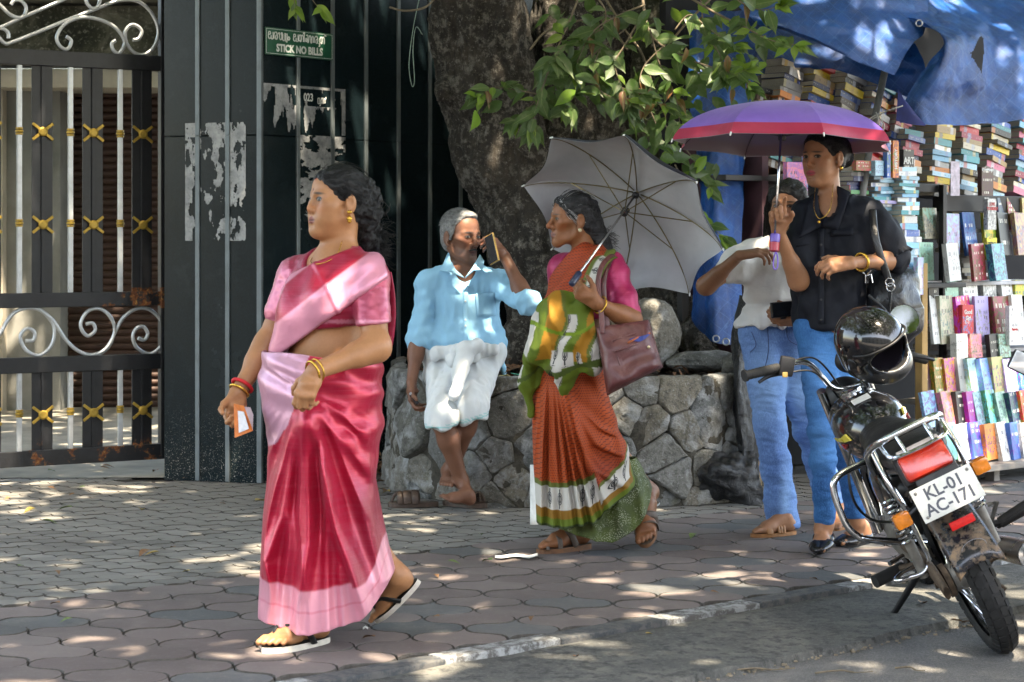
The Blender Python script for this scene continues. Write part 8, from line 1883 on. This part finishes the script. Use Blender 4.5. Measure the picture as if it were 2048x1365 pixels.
def wheel(y, r, wd, name):
    A = BM @ Matrix.Translation((0, y, r)) @ Matrix.Rotation(R(90), 4, 'Y'); prof = []
    for q in np.linspace(-2.3, 2.3, 17): prof.append((r-wd*.52+wd*.52*math.cos(q)*(1 if abs(q) < 1.6 else .8), wd*.5*math.sin(q)))
    wh = bk(MB().lathe(prof, A, 64, cap=False), name, M_TYRE)
    bk(MB().lathe([(r-wd*.80, -wd*.30), (r-wd*.95, -wd*.26), (r-wd*1.02, 0), (r-wd*.95, wd*.26), (r-wd*.80, wd*.30)], A, 48, cap=False), 'rim', M_CHROME, par=wh); bk(MB().lathe([(.02, -.07), (.05, -.06), (.055, 0), (.05, .06), (.02, .07)], A, 20), 'hub', M_DIRTY, par=wh)
    sp = MB()
    for k in range(18): q = k*math.pi/9; s_ = (-1) ** k; sp.tube([A @ Vector((.05*math.cos(q), .05*math.sin(q), .05*s_)), A @ Vector(((r-wd*.95)*math.cos(q+.25*s_), (r-wd*.95)*math.sin(q+.25*s_), 0))], .0022, 4)
    bk(sp, 'spokes', M_CHROME, par=wh)
    tb = MB(); nb = 46
    for k in range(nb):
        q = 2*math.pi*k/nb
        for s_ in (-1, 1):
            for (l0, l1, dq) in ((.10, .52, 0), (.60, 1.05, .5)):
                vs = []
                for hgt in (-.001, .0042):
                    for (l, e) in ((l0, -.40), (l0, .34), (l1, .34), (l1, -.40)):
                        qq = q+2*math.pi/nb*(e*.95+dq+.55*(l-.3)); lat = l*1.25; rr_ = r-wd*.52+(wd*.52+hgt)*math.cos(lat); vs.append(A @ Vector((rr_*math.cos(qq), rr_*math.sin(qq), s_*(wd*.5+hgt)*math.sin(lat))))
                tb.add(vs, [(4, 5, 6, 7), (0, 1, 5, 4), (1, 2, 6, 5), (2, 3, 7, 6), (3, 0, 4, 7)])
    o = bk(tb, 'tread', M_TYRE, False, par=wh); recalc(o); return wh
wheel(0, .300, .092, 'rear_wheel'); wheel(1.25, .29, .075, 'front_wheel')
# rear mudguard with dirt, tail light, plate, reflector
n_ = N('mudguard'); _p = n_.coord('Object'); _z = n_.sep(n_.pos())[2]; _d = n_.math('MULTIPLY', n_.ramp(n_.noise(n_.pos(), 26, 5, .7), [(.45, 0), (.6, 1)]), n_.ramp(_z, [(.30, 1), (.50, .12)])); n_.set(col=n_.mix(_d, (.010, .010, .013), (.20, .13, .075)), rough=n_.mix(_d, (.22,)*3, (.85,)*3)); M_GUARD = n_.m
g = []
for t in np.linspace(0, 1, 20):
    a = R(60)+t*R(95); rr_ = .345; y, z = -.015+rr_*math.cos(a), .30+rr_*math.sin(a)
    if t > .55: y, z = y-(t-.55)*.12, z-(t-.55)*.10
    w_ = .070+.012*t; g.append([bp_(s*w_, y, z-.030*abs(s)**2.5) for s in np.linspace(-1, 1, 13)])
gd = bk(MB().grid(g), 'rear_mudguard', M_GUARD); solidify(gd, .004)
PLM = BM @ Matrix.Translation((0.005, -.375, .645)) @ Matrix.Rotation(R(-14), 4, 'X')
o = bk(MB().bbox((0, .012, .02), (.15, .02, .12), .01, PLM), 'plate_bracket', M_MATT)
pl_ = bk(MB().bbox((0, 0, 0), (.215, .004, .115), .0018, PLM), 'number_plate', plain('plate_white', (.56, .55, .50), .5, 0, .12, 30))
pt_ = PLM @ Matrix.Translation((0, -.0022, 0)) @ FACE
ink = plain('plate_ink', (.05, .055, .07), .5)
for tx, z in (('KL-01', .024), ('AC-171', -.026)): under(text_obj(tx, .056, pt_ @ Matrix.Translation((0, z, 0)), ink, 'lettering', None, .0006, None, .0012, .98), pl_)
for sx_, sz_ in ((-.092, .042), (.092, .042), (-.092, -.042)): under(MB().lathe([(.005, 0), (.0055, .002), (.003, .003)], PLM @ Matrix.Translation((sx_, -.002, sz_)) @ Matrix.Rotation(R(90), 4, 'X'), 10).build('bolt', M_DIRTY, None, True), pl_)
n_ = N('tail_lens'); _p = n_.coord(); n_.set(col=n_.ramp(n_.noise(n_.pos(), 9, 3), [(.3, (.36, .010, .006)), (.7, (.60, .035, .012))]), rough=.18, coat=.5, nrm=n_.bump(n_.wave(n_.pos(), 60, 0, dirn='X'), .15, .003)); M_TAIL = n_.m
TLM = BM @ Matrix.Translation((-.005, -.300, .765)) @ Matrix.Rotation(R(-24), 4, 'X')
bk(MB().bbox((0, .03, 0), (.185, .06, .125), .02, TLM), 'tail_housing', M_MATT); tl = bk(MB().bbox((0, -.012, -.010), (.165, .045, .095), .018, TLM), 'tail_light', M_TAIL); bk(MB().bbox((0, -.008, .043), (.150, .040, .018), .006, TLM), 'clear_lens', plain('clear_plastic', (.42, .36, .32), .2), par=tl)
bk(MB().bbox((0.012, -.345, .535), (.085, .012, .028), .003, BM @ Matrix.Rotation(0, 4, 'X')), 'reflector', plain('red_reflector', (.55, .012, .012), .2, 0, .15, 90))
em = [bp_(.01+.042*math.cos(q), -.352+.006*math.sin(q), .445+.024*math.sin(q)) for q in np.linspace(0, 2*math.pi, 28, False)]; bk(MB().tube(em, .0012, 4, closed=True), 'oval_emblem', plain('grey_transfer', (.16, .16, .17), .5), par=gd)
M_AMB = plain('amber_lens', (.60, .17, .012), .2, 0, .2, 50, coat=.4)
for c, ax_ in (((-.155, -.30, .615), -1), ((.150, -.30, .665), 1)):
    m = BM @ Matrix.Translation(c); ind = bk(MB().bbox((0, 0, 0), (.058, .055, .050), .012, m), 'indicator', M_AMB); bk(MB().tube([m @ Vector((-ax_*.02, .03, 0)), m @ Vector((-ax_*.09, .07, .01))], .010, 8), 'stalk', M_MATT, par=ind)
# seat, tail cowl, tank, side panels, engine
def blob(name, mat, ops, res=.009, f=None):
    S = Sdf()
    for o in ops:
        if o[0] == 'c': S.cone(bp_(*o[1]), bp_(*o[2]), o[3], o[4], o[5] if len(o) > 5 else .03, 'u', (BM.to_3x3() @ Vector(o[6][0]), o[6][1]) if len(o) > 6 else None)
        elif o[0] == 'e': S.ell(bp_(*o[1]), o[2], [[BM[i][j] for j in range(3)] for i in range(3)], o[3] if len(o) > 3 else .03)
        elif o[0] == 'x': S.cut(bp_(*o[1]), BM.to_3x3() @ Vector(o[2]), .008)
    Vt, Q = S.mesh(res); return npmesh(name, Vt, Q, mat, bike)
X = (1, 0, 0); Z = (0, 0, 1)
blob('seat', M_SEAT, [('c', (0, -.20, .775), (0, .15, .765), .105, .115, .03, (Z, .50)), ('c', (0, .15, .765), (0, .48, .775), .115, .085, .03, (Z, .62))])
blob('tail_cowl', M_BLK, [('c', (0, -.22, .745), (0, .12, .715), .078, .105, .03, (Z, .55))])
tank = blob('fuel_tank', M_BLK, [('e', (0, .70, .80), (.135, .245, .105), .04), ('e', (0, .62, .76), (.120, .20, .10), .05), ('e', (0, .85, .82), (.11, .11, .085), .05)])
for s in (-1, 1): blob('side_panel', M_BLK, [('e', (s*.105, .28, .60), (.03, .16, .10))])
# tank graphics, sticker, filler cap
Mt = plain('yellow_graphic', (.52, .42, .06), .3); Mr = plain('red_graphic', (.35, .02, .03), .3)
_bi = BM.inverted(); TKV = np.array([tuple(_bi @ v.co) for v in tank.data.vertices])
def on_tank(y, z, side, lift=.003):
    m_ = (abs(TKV[:, 1]-y) < .014) & (abs(TKV[:, 2]-z) < .014); return bp_(side*(float((side*TKV[m_, 0]).max())+.0015), y, z)
for s in (-1, 1):
    for poly, mt in (([(.50, .79), (.53, .815), (.58, .80), (.55, .785)], Mt), ([(.58, .80), (.55, .785), (.64, .785), (.72, .79)], Mt), ([(.55, .772), (.60, .775), (.575, .755)], Mr)):
        c = MB(); n = len(poly); c.add([on_tank(y, z, s) for y, z in poly], [tuple(range(n))]); o = under(c.build('graphic', mt), tank); solidify(o, .008, 0)
m = BM @ Matrix.Translation((.0, .585, .898)) @ Matrix.Rotation(R(14), 4, 'X'); stk = under(MB().bbox((.0, 0, 0), (.07, .05, .003), .001, m).build('sticker', plain('white_sticker', (.55, .54, .52), .5, 0, .1, 60)), tank)
bk(MB().lathe([(.03, -.02), (.045, -.015), (.045, .01), (.034, .016)], BM @ Matrix.Translation((0, .80, .905)), 24), 'filler_cap', M_CHROME)
blob('engine', M_DIRTY, [('e', (0, .66, .36), (.13, .17, .13), .04), ('c', (0, .72, .42), (0, .78, .58), .085, .08), ('e', (.0, .52, .34), (.11, .14, .11), .04)], .012)
blob('frame_body', M_MATT, [('c', (-.05, .10, .62), (-.05, .52, .45), .035, .045), ('c', (.05, .10, .62), (.05, .52, .45), .035, .045), ('c', (0, .9, .8), (0, .7, .5), .03, .03), ('e', (0, .33, .52), (.10, .17, .13), .05)], .012)
# grab rail and carrier
gr = btube([(-.125, .10, .72), (-.135, -.02, .80), (-.125, -.16, .845), (-.085, -.245, .865), (0, -.262, .870), (.085, -.245, .865), (.125, -.16, .845), (.135, -.02, .80), (.125, .10, .72)], .0135, 'grab_rail', M_CHROME, 10, 12)
btube([(-.105, -.21, .855), (-.10, -.30, .815), (-.05, -.335, .81), (.05, -.335, .81), (.10, -.30, .815), (.105, -.21, .855)], .007, 'rail_bar', M_CHROME, 8, 8, gr)
for s in (-1, 1): btube([(s*.125, -.12, .84), (s*.13, -.20, .72), (s*.115, -.19, .62), (s*.10, -.05, .60)], .011, 'rail_stay', M_CHROME, 8, 10, gr)
for s in (-.05, .05): btube([(s, -.26, .868), (s, -.30, .84), (s, -.335, .81)], .006, 'rail_link', M_CHROME, 5, 8, gr)
# shock absorbers with springs
for s in (-1, 1):
    a, b = Vector((s*.135, .02, .34)), Vector((s*.135, -.02, .66)); sh = bk(MB().tube([bp_(*a), bp_(*a.lerp(b, .45))], .018, 12), 'shock_absorber', plain('grey_damper', (.24, .22, .19), .5, .4, .3, 20)); pts = []
    for t in np.linspace(0, 1, 120): c = a.lerp(b, .40+.55*t); q = t*9*2*math.pi; pts.append(bp_(c.x+.024*math.cos(q), c.y+.024*math.sin(q), c.z))
    bk(MB().tube(pts, .0048, 6), 'spring', M_CHROME, par=sh)
# swing arm, chain case, exhaust, stand, pegs
bk(MB().tube([bp_(-.08, 0, .30), bp_(-.08, .48, .34)], [.024, .024], 10, flat=1.3), 'swing_arm', M_MATT); bk(MB().tube([bp_(.08, 0, .30), bp_(.08, .48, .34)], .02, 10), 'swing_arm', M_MATT)
bk(MB().tube(spline([bp_(-.105, -.10, .285), bp_(-.105, .0, .345), bp_(-.105, .30, .385), bp_(-.105, .48, .38)], 6), [.035+.010*min(1, i/6) for i in range(19)], 12, flat=.35, fn=BM.to_3x3() @ V3(1, 0, 0)), 'chain_case', M_RUSTY)
bk(MB().lathe([(.02, -.012), (.06, -.010), (.06, .010), (.02, .012)], BM @ Matrix.Translation((-.075, 0, .30)) @ Matrix.Rotation(R(90), 4, 'Y'), 24), 'sprocket', M_RUSTY)
bk(MB().tube([bp_(-.12, 0, .30), bp_(.12, 0, .30)], .012, 8), 'axle', M_RUSTY)
ex = bk(MB().tube(spline([bp_(.10, .85, .25), bp_(.14, .50, .22), bp_(.165, .22, .27), bp_(.175, -.30, .33)], 8), [.02]*9+[.026]*3+[.042]*4+[.044]*9, 18), 'exhaust', plain('brown_heat_steel', (.22, .17, .13), .3, .85, .3, 10))
bk(MB().lathe([(.044, -.004), (.046, 0), (.044, .006), (.030, .008), (.012, -.01)], Matrix.Translation(bp_(.175, -.302, .33)) @ (bp_(.175, -.4, .335)-bp_(.175, -.3, .33)).to_track_quat('Z', 'Y').to_matrix().to_4x4(), 24), 'end_cap', M_CHROME, par=ex)
stand_foot = Gd(1785, 1238, -.05)+V3(0, 0, .012); bk(MB().tube([bp_(-.11, .42, .26), stand_foot.lerp(bp_(-.11, .42, .26), .1), stand_foot], [.014, .012, .014], 10), 'side_stand', M_MATT); bk(MB().bbox((0, 0, 0), (.07, .04, .01), .003, Matrix.Translation(stand_foot)), 'stand_foot', M_MATT)
# chrome leg guard and sari guard bars on the left side
lg_ = bk(MB().tube(spline([P(1790, 905, 6.95), P(1715, 932, 6.88), P(1674, 955, 6.84), P(1668, 985, 6.83), P(1690, 1045, 6.82), P(1712, 1070, 6.82), P(1740, 1080, 6.84), P(1850, 1086, 6.98)], 8), .0125, 12), 'leg_guard', M_CHROME)
bk(MB().tube(spline([P(1800, 1015, 6.62), P(1822, 1045, 6.62), P(1842, 1085, 6.64), P(1858, 1120, 6.66), P(1848, 1144, 6.66), P(1820, 1155, 6.66), P(1792, 1162, 6.66), P(1800, 1150, 6.72), P(1840, 1128, 6.8)], 7), .0085, 10), 'sari_guard', M_CHROME)
bk(MB().tube([P(1750, 1164, 7.05), P(1806, 1136, 7.1)], .024, 14), 'foot_peg', M_TYRE); bk(MB().tube([P(1779, 1128, 7.05), P(1806, 1112, 7.1)], .009, 8), 'gear_pedal', M_CHROME); bk(MB().tube([P(1880, 1120, 7.0), P(1800, 1138, 7.08)], .014, 8), 'peg_mount', M_RUSTY)
bk(MB().tube(spline([P(1700, 900, 7.05), P(1698, 960, 7.0), P(1712, 1010, 7.0), P(1745, 1040, 7.1), P(1790, 1045, 7.3)], 6), .005, 6), 'cable', M_MATT)
bk(MB().tube([P(2062, 1008, 6.75), P(2000, 1046, 6.78)], [.024, .020], 14), 'rider_peg', M_TYRE); bk(MB().tube([P(2000, 1046, 6.78), P(1962, 1052, 6.8)], .012, 8), 'peg_arm', M_MATT); bk(MB().tube([P(1975, 1010, 6.8), P(1994, 1004, 6.78), P(1978, 1060, 6.82)], .008, 8), 'kick_lever', M_DIRTY)
rb2 = MB()
for k in range(12): p = P(2060, 1009, 6.75).lerp(P(2004, 1044, 6.78), k/11); rb2.tube([p-V3(.003, 0, -.002), p+V3(.003, 0, -.002)], .0265, 12)
bk(rb2, 'peg_ribs', M_TYRE)
bk(MB().tube([P(1950, 1135, 6.75), P(2012, 1180, 6.7)], .008, 8), 'brake_rod', M_RUSTY)
# front end, handlebar, controls
for s in (-1, 1): bk(MB().tube([bp_(s*.09, 1.25, .29), bp_(s*.09, .88, .95)], .019, 12), 'fork_leg', M_CHROME)
blob('front_mudguard', M_BLK, [('c', (0, 1.30, .60), (0, 1.12, .59), .05, .05, .02, (Z, .5))]); blob('headlamp', M_MATT, [('e', (0, 1.02, .86), (.09, .09, .09))])
hbp = [P(1553, 737, 7.42), P(1590, 726, 7.46), P(1618, 728, 7.50), P(1645, 755, 7.53), P(1665, 775, 7.55), P(1700, 776, 7.58), P(1735, 758, 7.62), P(1765, 722, 7.68), P(1800, 708, 7.74), P(1812, 708, 7.76)]
hb_ = bk(MB().tube(spline(hbp, 8), .0115, 12), 'handlebar', M_CHROME)
for a, b, nm in ((P(1490, 752, 7.36), P(1556, 736, 7.42), 'grip'), (P(1806, 709, 7.75), P(1852, 720, 7.80), 'grip')):
    gm_ = MB(); gm_.tube([a, b], .0185, 16); d = (b-a).normalized()
    for k in range(9): c = a.lerp(b, .05+k*.11); gm_.tube([c-d*.001, c+d*.001], .0192, 16)
    gm_.tube([a-d*.004, a+d*.006], .023, 16); bk(gm_, nm, M_TYRE)
sw = bk(MB().bbox((0, 0, 0), (.055, .05, .075), .010, Matrix.Translation(P(1573, 733, 7.42)) @ Matrix.Rotation(R(10), 4, 'Y')), 'switch_block', M_MATT); bk(MB().bbox((0, 0, 0), (.02, .006, .02), .003, Matrix.Translation(P(1570, 750, 7.385))), 'switch', plain('amber_switch', (.45, .28, .08), .4), par=sw)
bk(MB().tube(spline([P(1580, 745, 7.46), P(1540, 752, 7.42), P(1518, 765, 7.40)], 5), [.008]*8+[.007]*3, 8), 'clutch_lever', M_MATT); bk(MB().tube(spline([P(1815, 712, 7.72), P(1850, 716, 7.72), P(1868, 720, 7.74)], 5), .007, 8), 'brake_lever', M_MATT)
for pts in ([P(1585, 722, 7.45), P(1625, 716, 7.5), P(1655, 740, 7.56), P(1690, 790, 7.65)], [P(1580, 745, 7.45), P(1620, 742, 7.47), P(1650, 762, 7.5), P(1680, 800, 7.62)]): bk(MB().tube(spline(pts, 6), .004, 6), 'cable', M_MATT)
bk(MB().bbox((0, 0, 0), (.12, .05, .03), .008, Matrix.Translation(P(1700, 782, 7.58)) @ Matrix.Rotation(R(8), 4, 'Y')), 'bar_clamp', M_DIRTY); bk(MB().lathe([(.02, -.03), (.05, -.02), (.055, .01), (.045, .02)], Matrix.Translation(P(1705, 808, 7.58)) @ Matrix.Rotation(R(-20), 4, 'Y'), 20), 'steering_head', M_DIRTY)
blob('instrument_pod', M_MATT, [('e', (.10, .98, 1.0), (.085, .06, .06))])
def mirror(c, r, fx, nrm, parent, shape=(1, 1)):
    q = Vector(nrm).to_track_quat('Z', 'Y').to_matrix().to_4x4(); m = Matrix.Translation(c) @ q @ Matrix.Diagonal((shape[0], shape[1], 1, 1))
    a = MB().lathe([(r*.6, -.035), (r*.93, -.02), (r, -.003), (r, .002), (r*.955, .004)], m, 32).build('mirror_shell', M_MATT, parent, True, 40); gl = MB().lathe([(r*.95, .0035), (r*.94, .005)], m, 32).build('mirror_glass', plain('mirror_glass_mat', (.30, .32, .34), .03, 1.0, .02), parent); under(gl, a) if False else None
    return a, m
ms, mm = mirror(P(1808, 640, 7.60), .062, 0, V3(.05, -1, .28), bike); btube([(.20, .90, 1.02), (.27, .88, 1.10), (.24, .90, 1.2)], .006, 'mirror_stalk', M_MATT)
for i, (t, z) in enumerate((('OBJECTS IN THE MIRROR ARE', -.030), ('CLOSER THAN THEY APPEAR', -.040))): under(text_obj(t, .0075, Matrix.Translation(P(1808, 640, 7.60)+V3(0, -.0075, z)) @ FACE, M_WHITE, 'mirror_lettering', None, .0002), bike)
# neighbour's wing mirror reaching in at the right edge
wm = empty('scooter', V3(2.12, 7.1, -.05), 'neighbouring scooter at the right edge, only its pale wing mirror showing', 'scooter'); MB().bbox((0, .012, 0), (.085, .03, .075), .014, Matrix.Translation(P(2044, 726, 7.0)) @ Matrix.Rotation(R(25), 4, 'Y')).build('mirror_shell', M_MATT, wm, True); MB().bbox((0, -.006, 0), (.078, .006, .068), .002, Matrix.Translation(P(2044, 726, 7.0)) @ Matrix.Rotation(R(25), 4, 'Y')).build('mirror_glass', plain('pale_mirror_glass', (.72, .74, .76), .12, .6, .02), wm, True); MB().tube(spline([P(2052, 740, 7.03), P(2066, 790, 7.05), P(2090, 860, 7.1)], 5), .006, 8).build('mirror_stalk', M_MATT, wm, True)
MB().tube(spline([P(2090, 860, 7.1), V3(2.1, 7.12, .66), V3(2.2, 7.15, .70), V3(2.5, 7.2, .70)], 5), .012, 10).build('handlebar', M_MATT, wm, True); MB().tube([V3(2.3, 7.17, .72), V3(2.3, 7.42, .12)], .035, 12).build('steering_column', M_MATT, wm, True)
MB().lathe([(.10, -.05), (.2, -.05), (.225, 0), (.2, .05), (.10, .05)], Matrix.Translation((2.3, 7.5, .175)) @ Matrix.Rotation(R(90), 4, 'Y'), 32).build('front_wheel', M_TYRE, wm, True); MB().bbox((2.34, 7.25, .45), (.42, .05, .5), .02).build('leg_shield', M_BLK, wm, True); MB().bbox((2.34, 6.9, .18), (.34, .7, .08), .02).build('footboard', M_MATT, wm, True)
MB().lathe([(.10, -.05), (.2, -.05), (.225, 0), (.2, .05), (.10, .05)], Matrix.Translation((2.34, 6.3, .175)) @ Matrix.Rotation(R(90), 4, 'Y'), 32).build('rear_wheel', M_TYRE, wm, True); MB().bbox((2.34, 6.4, .42), (.32, .62, .36), .06).build('seat_body', M_BLK, wm, True)
# ---- helmet resting on the tank
hf = Frame(P(1742, 688, 7.42), (.50, -.82, -.26), (-.50, -.12, .85), 1.0); he = empty('helmet', P(1735, 770, 7.42), 'black full-face helmet resting on the motorcycle tank', 'helmet'); S = Sdf()
S.ell(hf(0, 0, .01), (.128, .152, .138), hf.M, .02); S.ell(hf(0, .075, -.075), (.095, .085, .058), hf.M, .04); S.ell(hf(0, -.01, -.06), (.118, .125, .08), hf.M, .03)
S.ell(hf(0, .005, -.01), (.108, .132, .120), hf.M, .004, 's'); S.ell(hf(0, .15, .0), (.100, .10, .052), hf.M, .006, 's'); S.cut(hf(0, 0, -.128), -hf.U, .004)
S.cone(hf(0, -.02, -.16), hf(0, .0, -.1), .085, .10, .004, 's')
Vt, Q = S.mesh(.0055); hl = hf.local(Vt); chin = ((hl[:, 2] < -.045) & (hl[:, 1] > .02)).astype(float); col = np.tile((.006, .006, .007), (len(Vt), 1)); col = blendc(col, (.012, .0125, .014), chin)
n_ = N('helmet_shell'); ca = n_.attr('Col'); ch_ = n_.math('GREATER_THAN', n_.sep(ca)[0], .011); n_.set(col=ca, rough=n_.mix(ch_, (.10,)*3, (.42,)*3), coat=.5); npmesh('shell', Vt, Q, n_.m, he, True, colattr(col))
S = Sdf(); S.ell(hf(0, .003, -.005), (.109, .133, .121), hf.M, .01); S.ell(hf(0, .02, -.01), (.090, .135, .095), hf.M, .01, 's'); S.ell(hf(0, .15, .0), (.094, .10, .046), hf.M, .006, 's'); S.cut(hf(0, 0, -.12), -hf.U, .004); Vt, Q = S.mesh(.006); npmesh('padding', Vt, Q, plain('violet_black_padding', (.018, .012, .022), .9, 0, .3, 30), he)
for s in (-1, 1): MB().lathe([(.022, -.006), (.024, 0), (.018, .006)], Matrix.Translation(hf(s*.124, .03, .0)) @ (hf.R*s).to_track_quat('Z', 'Y').to_matrix().to_4x4(), 18).build('visor_pivot', M_MATT, he, True)
for k in range(5): MB().tube([hf(.018+.014*k, .158-.006*k, -.068), hf(.022+.014*k, .153-.006*k, -.09)], .0025, 5).build('vent_slot', plain('vent_black', (.003, .003, .003), .9), he)
sp_ = [hf(.104*math.cos(q), .04+.115*max(0, math.sin(q))*.9+.0, .058*1.0*0+.056) for q in np.linspace(.15, 3.0, 14)]
MB().tube(spline([hf(-.118, .045, .035), hf(-.09, .115, .052), hf(0, .150, .060), hf(.09, .115, .052), hf(.118, .045, .035)], 8), .005, 8).build('visor_trim', M_MATT, he, True)
